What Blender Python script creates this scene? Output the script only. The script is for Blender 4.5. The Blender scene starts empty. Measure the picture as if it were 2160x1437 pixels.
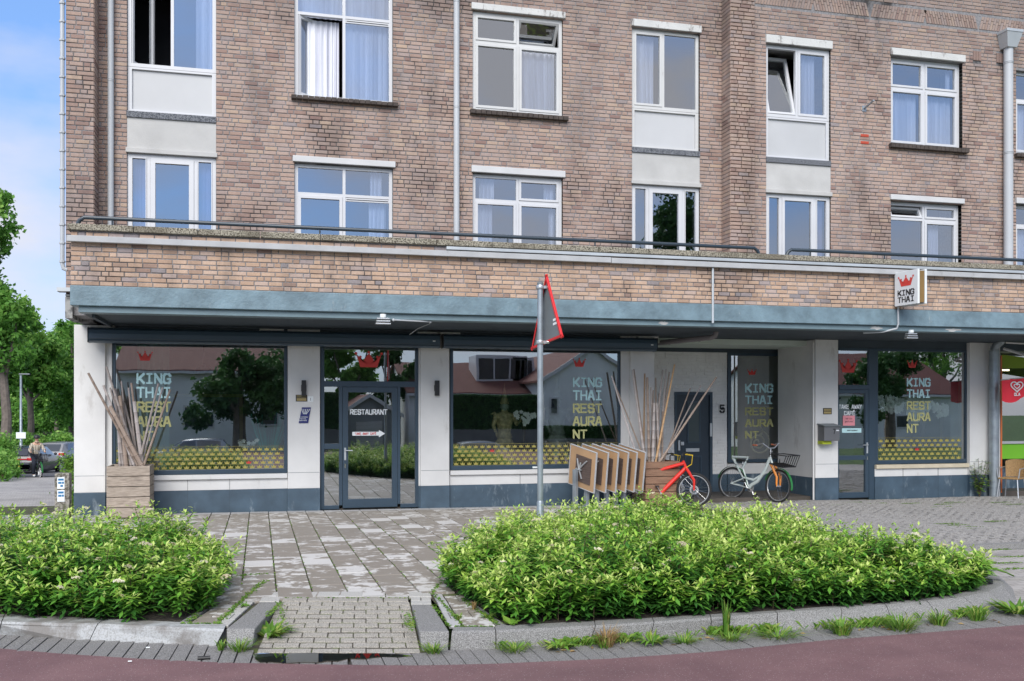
import bpy, bmesh, math, random
import numpy as np
from mathutils import Vector, Matrix, Euler
random.seed(7); RNG = np.random.default_rng(7)
S = bpy.context.scene; C = S.collection; R = math.radians; PI = math.pi
# ---------------------------------------------------------------- camera
TH = R(14.54); FO = 2055.0; HOR = 862.0; CZ = 1.95; ST, CT = math.sin(TH), math.cos(TH)
cam = bpy.data.cameras.new('camera'); camo = bpy.data.objects.new('camera', cam); C.objects.link(camo)
camo.location = (0, 0, CZ); camo.rotation_euler = (R(90), 0, -TH)
cam.sensor_width = 36; cam.lens = FO/2160*36; cam.shift_y = (HOR-718.5)/2160; cam.clip_end = 2000; cam.clip_start = .1
S.camera = camo
# ---------------------------------------------------------------- world, sun, exposure
S.view_settings.view_transform = 'Standard'; S.view_settings.look = 'None'
S.view_settings.exposure = 1.3; S.view_settings.gamma = 1
W = bpy.data.worlds.new('World'); S.world = W; W.use_nodes = True
SUN_EL, SUN_AZ = R(40), R(200)      # azimuth clockwise from +Y
nt = W.node_tree; nt.nodes.clear()
o = nt.nodes.new('ShaderNodeOutputWorld'); bg = nt.nodes.new('ShaderNodeBackground'); bg.inputs[1].default_value = .12
sky = nt.nodes.new('ShaderNodeTexSky'); sky.sky_type = 'NISHITA'; sky.sun_disc = False
sky.sun_elevation = SUN_EL; sky.sun_rotation = SUN_AZ; sky.air_density = 1.0; sky.dust_density = .3; sky.ozone_density = 1.2
tc = nt.nodes.new('ShaderNodeTexCoord'); mp = nt.nodes.new('ShaderNodeMapping'); mp.inputs['Scale'].default_value = (1, 1, 2.2); mp.inputs['Location'].default_value = (.37, .2, .1)
nz = nt.nodes.new('ShaderNodeTexNoise'); nz.inputs['Scale'].default_value = 2.6; nz.inputs['Detail'].default_value = 6; nz.inputs['Roughness'].default_value = .52
rp = nt.nodes.new('ShaderNodeValToRGB'); rp.color_ramp.elements[0].position = .37; rp.color_ramp.elements[1].position = .64
mx = nt.nodes.new('ShaderNodeMixRGB'); mx.inputs[2].default_value = (2.8, 2.8, 3.05, 1)
sc = nt.nodes.new('ShaderNodeMixRGB'); sc.blend_type = 'MULTIPLY'; sc.inputs[0].default_value = 1; sc.inputs[2].default_value = (.55, .64, .77, 1)
L = nt.links.new
L(tc.outputs['Generated'], mp.inputs[0]); L(mp.outputs[0], nz.inputs['Vector']); L(nz.outputs[0], rp.inputs[0])
L(sky.outputs[0], sc.inputs[1]); L(rp.outputs[0], mx.inputs[0])
sx = nt.nodes.new('ShaderNodeSeparateXYZ'); L(tc.outputs['Generated'], sx.inputs[0]); hz = nt.nodes.new('ShaderNodeValToRGB'); L(sx.outputs[2], hz.inputs[0])
hz.color_ramp.elements[0].position = 0; hz.color_ramp.elements[0].color = (.36, .47, .66, 1); hz.color_ramp.elements[1].position = .38; hz.color_ramp.elements[1].color = (1, 1, 1, 1)
hm = nt.nodes.new('ShaderNodeMixRGB'); hm.blend_type = 'MULTIPLY'; hm.inputs[0].default_value = 1; L(sc.outputs[0], hm.inputs[1]); L(hz.outputs[0], hm.inputs[2]); L(hm.outputs[0], mx.inputs[1])
L(mx.outputs[0], bg.inputs[0]); L(bg.outputs[0], o.inputs[0])
sl = bpy.data.lights.new('sun', 'SUN'); sl.energy = 1.7; sl.angle = R(45); sl.color = (1, .965, .91)
so = bpy.data.objects.new('sun', sl); C.objects.link(so)
so.rotation_euler = Vector((-math.sin(SUN_AZ)*math.cos(SUN_EL), -math.cos(SUN_AZ)*math.cos(SUN_EL), -math.sin(SUN_EL))).to_track_quat('-Z', 'Y').to_euler()
# ---------------------------------------------------------------- measuring helpers (a pixel of the photograph -> a real plane)
def uf(px): u = (px-1080)/FO; return u, CT-u*ST
def X(px, Y): u, f_ = uf(px); return Y*(ST+u*CT)/f_
def Z(px, py, Y): u, f_ = uf(px); return CZ+(HOR-py)/FO*Y/f_
def P(px, py, Y): return Vector((X(px, Y), Y, Z(px, py, Y)))
def PZ(px, py, z):
    u, f_ = uf(px); t = (CZ-z)*FO/(py-HOR); return Vector((t*(ST+u*CT), t*f_, z))
def G(x, y): return .0156*(19-y)-.005*(x-.8)
def PG(px, py):
    z = 0
    for _ in range(12):
        p = PZ(px, py, z); z = G(p.x, p.y)
    return p
YW, YR, YF, YP, YG = 18.15, 17.78, 16.45, 19.0, 19.14     # upper wall, right-hand section, parapet face, pillars, shop glass
def RF(px, py, Yr): return P(px, py, 2*YG-Yr) * 1 - Vector((0, 2*YG-2*Yr, 0))   # a point at depth Yr across the street that mirrors there
# ---------------------------------------------------------------- mesh builder
class MB:
    def __init__(s): s.v = []; s.f = []; s.t = []
    def add(s, vs, fs, tone=None):
        b = len(s.v); s.v.extend([tuple(v) for v in vs]); s.f.extend([tuple(b+i for i in f) for f in fs])
        s.t.extend([.5 if tone is None else tone]*len(fs)); return s
    def box(s, x0, x1, y0, y1, z0, z1, tone=None):
        return s.add([(x0,y0,z0),(x1,y0,z0),(x1,y1,z0),(x0,y1,z0),(x0,y0,z1),(x1,y0,z1),(x1,y1,z1),(x0,y1,z1)],
              [(0,3,2,1),(4,5,6,7),(0,1,5,4),(1,2,6,5),(2,3,7,6),(3,0,4,7)], tone)
    def cham(s, x0, x1, y0, y1, z0, z1, c=.005, tone=None):     # top-chamfered block
        return s.add([(x0,y0,z0),(x1,y0,z0),(x1,y1,z0),(x0,y1,z0),(x0,y0,z1-c),(x1,y0,z1-c),(x1,y1,z1-c),(x0,y1,z1-c),
               (x0+c,y0+c,z1),(x1-c,y0+c,z1),(x1-c,y1-c,z1),(x0+c,y1-c,z1)],
              [(8,9,10,11),(0,1,5,4),(1,2,6,5),(2,3,7,6),(3,0,4,7),(4,5,9,8),(5,6,10,9),(6,7,11,10),(7,4,8,11)], tone)
    def brick(s, x0, x1, z0, z1, yf, yb, c=.006, tone=None, j=.0):
        a = [random.uniform(-j, j) for _ in range(8)]
        o = [(x0,z0),(x1,z0),(x1,z1),(x0,z1)]
        vs = [(p[0], yb, p[1]) for p in o]+[(p[0], yf+c, p[1]) for p in o]
        i = [(x0+c+a[0],z0+c+a[1]),(x1-c+a[2],z0+c+a[3]),(x1-c+a[4],z1-c+a[5]),(x0+c+a[6],z1-c+a[7])]
        vs += [(p[0], yf, p[1]) for p in i]
        return s.add(vs, [(8,9,10,11),(4,5,9,8),(5,6,10,9),(6,7,11,10),(7,4,8,11),(0,1,5,4),(1,2,6,5),(2,3,7,6),(3,0,4,7)], tone)
    def prism(s, pts, d, tone=None):          # polygon (3d points) extruded by vector d
        n = len(pts); d = Vector(d); q = [tuple(Vector(p)+d) for p in pts]
        return s.add(list(pts)+q, [tuple(range(n))[::-1], tuple(range(n, 2*n))]+[(i, (i+1) % n, n+(i+1) % n, n+i) for i in range(n)], tone)
    def tube(s, path, r, n=8, cap=True, tone=None):
        path = [Vector(p) for p in path]; m = len(path); rs = r if isinstance(r, (list, tuple)) else [r]*m
        vs = []; up = None
        for i, p in enumerate(path):
            d = (path[min(i+1, m-1)]-path[max(i-1, 0)]).normalized()
            if up is None:
                up = d.orthogonal().normalized()
            else:
                up = (up-d*up.dot(d)); up = up.normalized() if up.length > 1e-6 else d.orthogonal().normalized()
            w = d.cross(up)
            for k in range(n):
                a = 2*PI*k/n; vs.append(p+(up*math.cos(a)+w*math.sin(a))*rs[i])
        fs = [(i*n+k, i*n+(k+1) % n, (i+1)*n+(k+1) % n, (i+1)*n+k) for i in range(m-1) for k in range(n)]
        if cap: fs += [tuple(range(n))[::-1], tuple((m-1)*n+k for k in range(n))]
        return s.add(vs, fs, tone)
    def lathe(s, prof, c=(0, 0, 0), n=16, tone=None):
        vs = [(c[0]+r*math.cos(2*PI*k/n), c[1]+r*math.sin(2*PI*k/n), c[2]+z) for r, z in prof for k in range(n)]
        fs = [(i*n+k, i*n+(k+1) % n, (i+1)*n+(k+1) % n, (i+1)*n+k) for i in range(len(prof)-1) for k in range(n)]
        return s.add(vs, fs, tone)
    def ball(s, c, r, n=8, m=5, tone=None, sq=(1, 1, 1)):
        pr = [(r*math.sin(PI*i/m)+1e-5, -r*math.cos(PI*i/m)) for i in range(m+1)]
        vs = [(c[0]+a*math.cos(2*PI*k/n)*sq[0], c[1]+a*math.sin(2*PI*k/n)*sq[1], c[2]+z*sq[2]) for a, z in pr for k in range(n)]
        fs = [(i*n+k, i*n+(k+1) % n, (i+1)*n+(k+1) % n, (i+1)*n+k) for i in range(m) for k in range(n)]
        return s.add(vs, fs, tone)
    def ring(s, x0, x1, z0, z1, w, y0, y1, tone=None):   # rectangular frame in the XZ plane
        ww = w if isinstance(w, (tuple, list)) else (w, w, w, w)   # left right bottom top
        l, r, b, t = ww; O_ = [(x0,z0),(x1,z0),(x1,z1),(x0,z1)]; I_ = [(x0+l,z0+b),(x1-r,z0+b),(x1-r,z1-t),(x0+l,z1-t)]
        vs = [(p[0],y0,p[1]) for p in O_]+[(p[0],y0,p[1]) for p in I_]+[(p[0],y1,p[1]) for p in O_]+[(p[0],y1,p[1]) for p in I_]
        fs = []
        for k in range(4):
            m = (k+1) % 4
            fs += [(k, m, 4+m, 4+k), (8+k, 12+k, 12+m, 8+m), (k, 8+k, 8+m, m), (4+k, 4+m, 12+m, 12+k)]
        return s.add(vs, fs, tone)
    def mesh(s, name, smooth=False):
        me = bpy.data.meshes.new(name); me.from_pydata(s.v, [], s.f)
        at = me.attributes.new('tone', 'FLOAT', 'FACE'); at.data.foreach_set('value', s.t)
        if smooth: me.polygons.foreach_set('use_smooth', [True]*len(me.polygons))
        me.update(); return me
    def build(s, name, mat, parent=None, smooth=False, loc=None, rot=None, bevel=0):
        ob = bpy.data.objects.new(name, s.mesh(name, smooth)); C.objects.link(ob); ob.data.materials.append(mat)
        if parent: ob.parent = parent
        if loc is not None: ob.location = loc
        if rot is not None: ob.rotation_euler = rot
        if smooth: sharp(ob.data)
        if bevel:
            b = ob.modifiers.new('bevel', 'BEVEL'); b.width = bevel; b.segments = 2; b.limit_method = 'ANGLE'
        return ob
def sharp(me, ang=R(35)):
    try: me.set_sharp_from_angle(angle=ang)
    except Exception: pass
def npmesh(name, V, F, tones, mat, parent=None, smooth=False):
    me = bpy.data.meshes.new(name); nv, nf = len(V), len(F); k = F.shape[1]
    me.vertices.add(nv); me.vertices.foreach_set('co', V.astype(np.float32).ravel())
    me.loops.add(nf*k); me.loops.foreach_set('vertex_index', F.astype(np.int32).ravel())
    me.polygons.add(nf); me.polygons.foreach_set('loop_start', np.arange(0, nf*k, k, dtype=np.int32))
    me.update(calc_edges=True)
    at = me.attributes.new('tone', 'FLOAT', 'FACE'); at.data.foreach_set('value', tones.astype(np.float32))
    ob = bpy.data.objects.new(name, me); C.objects.link(ob); me.materials.append(mat)
    if parent: ob.parent = parent
    return ob
def tag(o_, label=None, cat=None, group=None, kind=None):
    if label: o_['label'] = label
    if cat: o_['category'] = cat
    if group: o_['group'] = group
    if kind: o_['kind'] = kind
    return o_
def thing(name, label, cat, loc=(0, 0, 0), rz=0, group=None):
    e = bpy.data.objects.new(name, None); C.objects.link(e); e.location = loc; e.rotation_euler = (0, 0, rz); e.empty_display_size = .2
    return tag(e, label, cat, group)
def kids(o_): return [c for c in C.objects if c.parent == o_]
def dup(root, loc, rz=None, label=None):
    r = root.copy(); C.objects.link(r); r.location = loc
    if rz is not None: r.rotation_euler = (0, 0, rz)
    if label: r['label'] = label
    for ch in kids(root):
        c = ch.copy(); C.objects.link(c); c.parent = r
        for g in kids(ch):
            d = g.copy(); C.objects.link(d); d.parent = c
    return r
# ---------------------------------------------------------------- materials
def nm(name):
    m = bpy.data.materials.new(name); m.use_nodes = True; t = m.node_tree; b = t.nodes['Principled BSDF']; return m, t, b
def node(t, ty, ins=None, **kw):
    n = t.nodes.new(ty)
    for k, v in kw.items(): setattr(n, k, v)
    for k, v in (ins or {}).items():
        if hasattr(v, 'is_linked') or isinstance(v, bpy.types.NodeSocket): t.links.new(v, n.inputs[k])
        else: n.inputs[k].default_value = v
    return n
def c4(c): return (c[0], c[1], c[2], 1)
def noise(t, scale, detail=4, rough=.55, vec=None, sc3=None):
    g = node(t, 'ShaderNodeNewGeometry') if vec is None else None
    v = g.outputs['Position'] if vec is None else vec
    if sc3: v = node(t, 'ShaderNodeMapping', {0: v, 'Scale': sc3}).outputs[0]
    return node(t, 'ShaderNodeTexNoise', {'Vector': v, 'Scale': scale, 'Detail': detail, 'Roughness': rough}).outputs[0]
def ramp(t, fac, stops):
    r = node(t, 'ShaderNodeValToRGB', {0: fac}); e = r.color_ramp.elements
    while len(e) < len(stops): e.new(.5)
    for i, (p, c) in enumerate(stops):
        e[i].position = p; e[i].color = c4(c) if not isinstance(c, (int, float)) else (c, c, c, 1)
    return r.outputs[0]
def mixc(t, fac, a, b, mode='MIX'):
    n = node(t, 'ShaderNodeMixRGB', blend_type=mode)
    for k, v in ((0, fac), (1, a), (2, b)):
        if isinstance(v, bpy.types.NodeSocket): t.links.new(v, n.inputs[k])
        else: n.inputs[k].default_value = v if k == 0 else c4(v)
    return n.outputs[0]
def mth(t, op, a, b=0.0):
    n = node(t, 'ShaderNodeMath', operation=op)
    for k, v in ((0, a), (1, b)):
        if isinstance(v, bpy.types.NodeSocket): t.links.new(v, n.inputs[k])
        else: n.inputs[k].default_value = v
    return n.outputs[0]
def attr(t, name='tone'): return node(t, 'ShaderNodeAttribute', attribute_name=name).outputs['Fac']
def bump(t, b, h, strength=.3, dist=.01):
    n = node(t, 'ShaderNodeBump', {'Height': h, 'Strength': strength, 'Distance': dist}); t.links.new(n.outputs[0], b.inputs['Normal'])
def paint(name, col, rough=.5, var=.12, scale=2.5, grain=0.0, gs=60, metal=0, spec=.5, dirt=None, streak=False):
    m, t, b = nm(name); n1 = noise(t, scale, 5, sc3=(1, 1, .25) if streak else None)
    c = mixc(t, ramp(t, n1, [(.3, 0.), (.7, 1.)]), tuple(x*(1-var) for x in col), tuple(min(1, x*(1+var*.4)) for x in col))
    if dirt:
        n2 = noise(t, dirt[1], 8, .7, sc3=(1, 1, .35)); c = mixc(t, ramp(t, n2, [(dirt[2], 0.), (dirt[2]+.09, dirt[3])]), c, dirt[0])
    t.links.new(c, b.inputs['Base Color']); b.inputs['Roughness'].default_value = rough; b.inputs['Metallic'].default_value = metal
    b.inputs['Specular IOR Level'].default_value = spec
    if grain: bump(t, b, noise(t, gs, 4), grain, .01)
    return m
def flat(name, col, rough=.5, metal=0, emit=0):
    m, t, b = nm(name); b.inputs['Base Color'].default_value = c4(col); b.inputs['Roughness'].default_value = rough; b.inputs['Metallic'].default_value = metal
    if emit: b.inputs['Emission Color'].default_value = c4(col); b.inputs['Emission Strength'].default_value = emit
    return m
def glassmat(name, base, tint=(1, 1, 1), gtint=(1, 1, 1), wob=0.0):
    m = bpy.data.materials.new(name); m.use_nodes = True; t = m.node_tree; t.nodes.clear()
    o_ = node(t, 'ShaderNodeOutputMaterial'); tr = node(t, 'ShaderNodeBsdfTransparent', {0: c4(tint)}); gl = node(t, 'ShaderNodeBsdfGlossy', {0: c4(gtint), 'Roughness': .006})
    fr = node(t, 'ShaderNodeFresnel', {0: 1.5}); f_ = mth(t, 'ADD', mth(t, 'MULTIPLY', fr.outputs[0], 1.1), base)
    if wob:
        bp = node(t, 'ShaderNodeBump', {'Height': noise(t, 1.6, 1), 'Strength': wob, 'Distance': .02}); t.links.new(bp.outputs[0], gl.inputs['Normal'])
    mx_ = node(t, 'ShaderNodeMixShader'); t.links.new(f_, mx_.inputs[0]); t.links.new(tr.outputs[0], mx_.inputs[1]); t.links.new(gl.outputs[0], mx_.inputs[2]); t.links.new(mx_.outputs[0], o_.inputs[0])
    return m
def brickmat(name, stops, rough=.9, light=1.0):
    m, t, b = nm(name); a = attr(t); n1 = noise(t, 38, 5, .65); n2 = noise(t, 1.1, 4)
    c = ramp(t, a, stops)
    c = mixc(t, ramp(t, n1, [(.3, .78), (.75, 1.)]), (.05, .04, .04), c)
    c = mixc(t, ramp(t, n2, [(.35, .0), (.7, .35)]), c, mixc(t, 1, c, (.62, .60, .62), 'MULTIPLY'))
    n3 = noise(t, .75, 7, .65, sc3=(1, 1, .8)); c = mixc(t, ramp(t, n3, [(.54, 0.), (.68, .35)]), c, (.08, .07, .07)); n4 = noise(t, 1.5, 6, .6, sc3=(1.6, 1, .22)); c = mixc(t, ramp(t, n4, [(.50, 0.), (.72, .45)]), c, (.10, .085, .08)); gp = node(t, 'ShaderNodeNewGeometry'); sz = node(t, 'ShaderNodeSeparateXYZ', {0: gp.outputs['Position']}); mr = node(t, 'ShaderNodeMapRange', {0: mth(t, 'ADD', sz.outputs[2], mth(t, 'MULTIPLY', n3, 2.5)), 1: 9.8, 2: 12.4, 3: 0., 4: .5}); c = mixc(t, mr.outputs[0], c, (.12, .105, .10))
    t.links.new(c, b.inputs['Base Color']); b.inputs['Roughness'].default_value = rough; bump(t, b, noise(t, 70, 6, .7), .55, .012); return m
BR_UP = [(0., (.30, .19, .16)), (.10, (.38, .26, .21)), (.35, (.45, .32, .255)), (.6, (.47, .35, .29)), (.8, (.42, .325, .29)), (.93, (.52, .38, .28)), (1., (.33, .28, .275))]
BR_PA = [(0., (.30, .20, .16)), (.08, (.46, .31, .22)), (.4, (.56, .385, .27)), (.75, (.60, .43, .32)), (.90, (.50, .385, .33)), (.97, (.36, .30, .29)), (1., (.28, .25, .25))]
m_brick = brickmat('facade brick', BR_UP); m_brick2 = brickmat('parapet brick', BR_PA)
def mortarmat():
    m, t, b = nm('mortar'); n = noise(t, .75, 7, .65, sc3=(1, 1, .8)); n2 = noise(t, 30, 5)
    c = ramp(t, n2, [(.3, (.15, .147, .15)), (.7, (.27, .265, .27))]); c = mixc(t, ramp(t, n, [(.52, 0.), (.62, .9)]), c, (.022, .02, .02))
    t.links.new(c, b.inputs['Base Color']); b.inputs['Roughness'].default_value = .95; bump(t, b, n2, .4, .01); return m
m_mortar = mortarmat()
m_white = paint('white wall paint', (.66, .65, .63), .55, .10, 1.6, .15, 45, dirt=((.34, .31, .28), 2.1, .60, .4))
m_whitebrick = paint('white painted brick', (.76, .75, .73), .6, .12, 2.5, .35, 40)
m_dado = paint('slate blue plinth paint', (.060, .098, .135), .5, .35, 2.2, .12, 40, dirt=((.28, .33, .36), 2.3, .56, .7))
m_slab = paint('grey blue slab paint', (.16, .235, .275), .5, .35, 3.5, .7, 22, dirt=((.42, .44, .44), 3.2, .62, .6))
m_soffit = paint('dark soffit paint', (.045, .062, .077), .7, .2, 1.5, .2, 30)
m_frame = paint('dark blue window frame', (.033, .058, .085), .38, .1, 2, 0)
m_awn = paint('anthracite awning metal', (.045, .075, .105), .35, .1, 1)
m_upvc = paint('white window frame', (.58, .585, .60), .35, .05, 2)
m_upvcold = paint('peeling white window frame', (.57, .57, .56), .55, .06, 2, .3, 50, dirt=((.20, .15, .12), 9, .64, .9))
m_panel = paint('white facade panel', (.49, .495, .50), .45, .08, 1, 0, dirt=((.42, .35, .27), 1.4, .67, .45))
m_plaster = paint('white plaster', (.47, .465, .45), .8, .12, 2, .4, 40, dirt=((.40, .34, .28), 2, .66, .6))
m_lintel = paint('peeling white lintel', (.56, .56, .54), .7, .1, 3, .6, 35, dirt=((.14, .12, .11), 7, .56, .9))
m_trim = paint('grey white trim', (.40, .405, .41), .6, .15, 3, .2, 35, dirt=((.2,.19,.18), 4, .62, .5)); m_lintel2 = paint('white lintel', (.55, .55, .55), .6, .08, 3, .2, 35)
m_sill = paint('dark brick sill', (.075, .06, .052), .9, .4, 8, .5, 30)
m_terrazzo = None
def speck(name, a, b_, sc=90, th=.5, rough=.85, bs=.4, big=None):
    m, t, b = nm(name); n = noise(t, sc, 3, .6); c = ramp(t, n, [(th-.08, a), (th+.08, b_)])
    if big: c = mixc(t, ramp(t, noise(t, big[0], 6, .6), [(big[1], 0.), (big[1]+.1, big[3])]), c, big[2])
    t.links.new(c, b.inputs['Base Color']); b.inputs['Roughness'].default_value = rough; bump(t, b, n, bs, .008); return m
m_granite = speck('speckled granite ledge', (.03, .035, .045), (.22, .23, .25), 80)
m_coping = speck('washed gravel coping', (.05, .042, .03), (.36, .33, .26), 45, .48, .95, 1, big=(1.5, .5, (.10, .085, .06), .6))
m_pipe = paint('light grey drainpipe', (.45, .47, .49), .45, .08, 1)
m_zinc = paint('galvanised steel', (.33, .37, .40), .42, .25, 5, .15, 25, metal=.55, dirt=((.5, .54, .56), 6, .6, .5))
m_zincl = paint('zinc trim', (.47, .50, .52), .45, .15, 2, 0, metal=.3)
m_alu = paint('aluminium', (.55, .56, .57), .35, .1, 3, metal=.7)
m_rail = paint('dark blue railing', (.028, .045, .062), .4, .1, 2)
m_black = flat('black plastic', (.012, .012, .013), .5)
m_rubber = flat('tyre rubber', (.018, .018, .018), .85)
m_chrome = flat('chrome', (.6, .6, .6), .2, 1)
m_red = flat('signal red', (.62, .018, .02), .4)
m_signgrey = paint('grey sign back', (.17, .19, .20), .5, .1, 2)
m_lit = flat('pale interior light', (1, .85, .55), .5, 0, 2)
m_glass_s = glassmat('shop glass', .38, (.80, .88, .86), (.96, .99, 1), .02)
m_glass_u = glassmat('flat glass', .30, (.80, .86, .95), (.93, .97, 1), .03)
m_carglass = glassmat('car glass', .12, (.25, .3, .32))
def curtmat(name, c1, c2):
    m, t, b = nm(name); g = node(t, 'ShaderNodeNewGeometry'); 
    n = noise(t, 9, 2, .5, sc3=(1, 1, .03)); t.links.new(ramp(t, n, [(.3, c1), (.7, c2)]), b.inputs['Base Color']); b.inputs['Roughness'].default_value = .9; return m
m_curt = curtmat('net curtain', (.52, .53, .60), (.86, .87, .92)); m_curt2 = curtmat('lilac curtain', (.25, .23, .36), (.42, .40, .56))
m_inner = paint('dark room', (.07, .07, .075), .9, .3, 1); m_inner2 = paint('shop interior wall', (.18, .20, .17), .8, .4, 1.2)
m_floorin = paint('interior floor', (.10, .085, .07), .5, .3, 2)
m_cyan = flat('pale aqua film', (.52, .78, .79), .6); m_gold = flat('mustard film', (.47, .46, .20), .6); m_goldd = flat('yellow crown film', (.42, .36, .085), .6)
m_redf = flat('red film', (.62, .05, .04), .6); m_whitef = flat('white film', (.75, .78, .78), .6); m_blk = flat('black print', (.01, .01, .012), .6)
def woodmat(name, a, b_, obj=True):
    m, t, b = nm(name); g = node(t, 'ShaderNodeNewGeometry'); at = attr(t)
    v = node(t, 'ShaderNodeVectorMath', {0: g.outputs['Position'], 1: (0, 0, 0)}, operation='ADD')
    oi = node(t, 'ShaderNodeObjectInfo'); cmb = node(t, 'ShaderNodeCombineXYZ', {0: mth(t, 'MULTIPLY', oi.outputs['Random'], 17.), 2: mth(t, 'MULTIPLY', oi.outputs['Random'], 9.)}); t.links.new(cmb.outputs[0], v.inputs[1])
    n = noise(t, 6, 6, .65, vec=v.outputs[0], sc3=(1, 1, 9)); n2 = noise(t, 2, 3, vec=v.outputs[0])
    c = ramp(t, n, [(.25, a), (.72, b_)]); c = mixc(t, mth(t, 'MULTIPLY', oi.outputs['Random'], .45), c, tuple(x*.62 for x in b_))
    c = mixc(t, ramp(t, n2, [(.6, 0.), (.75, .5)]), c, (.07, .055, .045))
    t.links.new(c, b.inputs['Base Color']); b.inputs['Roughness'].default_value = .85; bump(t, b, n, .5, .006); return m
m_woodg = woodmat('weathered grey planks', (.15, .115, .09), (.50, .42, .34)); m_woodr = woodmat('reddish brown planks', (.10, .055, .035), (.33, .19, .12))
def bamboomat(name, a, b_):
    m, t, b = nm(name); oi = node(t, 'ShaderNodeObjectInfo'); n = noise(t, 14, 4, .6, sc3=(1, 1, .2))
    c = mixc(t, n, a, b_); c = mixc(t, mth(t, 'MULTIPLY', oi.outputs['Random'], .55), c, (.13, .095, .075)); t.links.new(c, b.inputs['Base Color']); b.inputs['Roughness'].default_value = .6; return m
m_bamb = bamboomat('weathered bamboo', (.38, .33, .31), (.66, .60, .57)); m_bamb2 = bamboomat('brown bamboo', (.26, .18, .13), (.50, .40, .33)); m_bambl = bamboomat('honey bamboo', (.5, .3, .14), (.62, .40, .22))
def leafmat(name, stops, tr=.25, rough=.5):
    m, t, b = nm(name); c = ramp(t, attr(t), stops); t.links.new(c, b.inputs['Base Color']); b.inputs['Roughness'].default_value = rough
    b.inputs['Specular IOR Level'].default_value = .3
    ts = node(t, 'ShaderNodeBsdfTranslucent'); t.links.new(c, ts.inputs[0]); mx_ = node(t, 'ShaderNodeMixShader', {0: tr})
    t.links.new(b.outputs[0], mx_.inputs[1]); t.links.new(ts.outputs[0], mx_.inputs[2]); t.links.new(mx_.outputs[0], t.nodes['Material Output'].inputs[0]); return m
m_shrub = leafmat('shrub leaves', [(0., (.022, .075, .018)), (.25, (.05, .17, .028)), (.55, (.145, .36, .042)), (.82, (.36, .55, .075)), (1., (.56, .66, .20))])  # darkest stops paint shade depth on lower leaves; pale stops are new growth
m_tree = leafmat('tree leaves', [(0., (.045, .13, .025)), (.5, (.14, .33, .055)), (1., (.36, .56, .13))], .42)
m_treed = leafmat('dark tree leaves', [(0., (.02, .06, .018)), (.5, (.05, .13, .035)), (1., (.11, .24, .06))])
m_weed = leafmat('weed leaves', [(0., (.07, .17, .02)), (.6, (.16, .32, .04)), (1., (.30, .34, .08))])
m_dry = leafmat('dry stems', [(0., (.22, .12, .05)), (1., (.42, .30, .13))])
m_flower = leafmat('cream blossom', [(0., (.72, .60, .42)), (1., (.95, .93, .80))], .3)
m_orchid = leafmat('white orchid petals', [(0., (.8, .84, .8)), (1., (.97, .98, .96))], .1)
m_teal = flat('teal sticks', (.05, .5, .42), .5)
m_bark = paint('grey bark', (.17, .14, .12), .95, .4, 4, .8, 14)
m_stem = paint('brown stem', (.10, .075, .04), .9, .3, 10)
m_soil = speck('dark soil', (.012, .009, .007), (.06, .045, .03), 30, .55, 1, .8)
# ground surfaces
def asphalt():
    m, t, b = nm('red asphalt'); n = noise(t, 130, 3, .7); n2 = noise(t, 1.3, 4, .6)
    c = mixc(t, ramp(t, n2, [(.35, 0.), (.7, 1.)]), (.15, .078, .082), (.215, .118, .118)); c = mixc(t, ramp(t, n, [(.36, .5), (.5, 0.)]), c, (.05, .03, .033))
    n5 = noise(t, .45, 5, .6, sc3=(.25, 1.6, 1)); c = mixc(t, ramp(t, n5, [(.45, 0.), (.62, .4)]), c, (.10, .06, .062)); v = node(t, 'ShaderNodeTexVoronoi', {'Scale': 42., 'Randomness': 1.}); g = node(t, 'ShaderNodeNewGeometry'); t.links.new(g.outputs['Position'], v.inputs['Vector'])
    c = mixc(t, ramp(t, v.outputs['Distance'], [(.10, .8), (.16, 0.)]), c, (.50, .44, .42))
    t.links.new(c, b.inputs['Base Color']); b.inputs['Roughness'].default_value = .8; bump(t, b, n, .6, .006); return m
m_asph = asphalt()
def tilemat():
    m, t, b = nm('concrete paving tile'); a = attr(t); oi = node(t, 'ShaderNodeObjectInfo'); g = node(t, 'ShaderNodeNewGeometry')
    cmb = node(t, 'ShaderNodeCombineXYZ', {2: mth(t, 'MULTIPLY', a, 31.)}); v = node(t, 'ShaderNodeVectorMath', {0: g.outputs['Position'], 1: cmb.outputs[0]}, operation='ADD')
    n = noise(t, 6.5, 7, .66, vec=v.outputs[0], sc3=(.8, .8, 1)); n2 = noise(t, 60, 4)
    thr = ramp(t, a, [(0., .60), (.5, .53), (.90, .50), (.97, .36), (1., .2)])
    f_ = mth(t, 'MULTIPLY', mth(t, 'SUBTRACT', n, thr), 22.); cl = node(t, 'ShaderNodeClamp', {0: f_})
    wet = mixc(t, n2, (.21, .182, .150), (.295, .262, .222)); dry = mixc(t, n2, (.47, .455, .43), (.58, .565, .54))
    c = mixc(t, cl.outputs[0], wet, dry); t.links.new(c, b.inputs['Base Color']); b.inputs['Roughness'].default_value = .75
    r_ = ramp(t, cl.outputs[0], [(0., .55), (1., .85)]); t.links.new(r_, b.inputs['Roughness']); bump(t, b, n2, .25, .004); return m
m_tile = tilemat()
m_tiled = paint('dry concrete tile', (.40, .395, .39), .85, .12, 3, .2, 60)
m_joint = speck('mossy joint sand', (.05, .042, .03), (.10, .13, .03), 9, .56, 1, .3)
m_klink = speck('pale clinker paver', (.18, .17, .15), (.42, .39, .34), 120, .48, .85, .4, big=(3, .6, (.14, .12, .10), .5))
m_klinkl = speck('light concrete paver', (.30, .29, .27), (.46, .45, .42), 120, .45, .85, .3)
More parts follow.
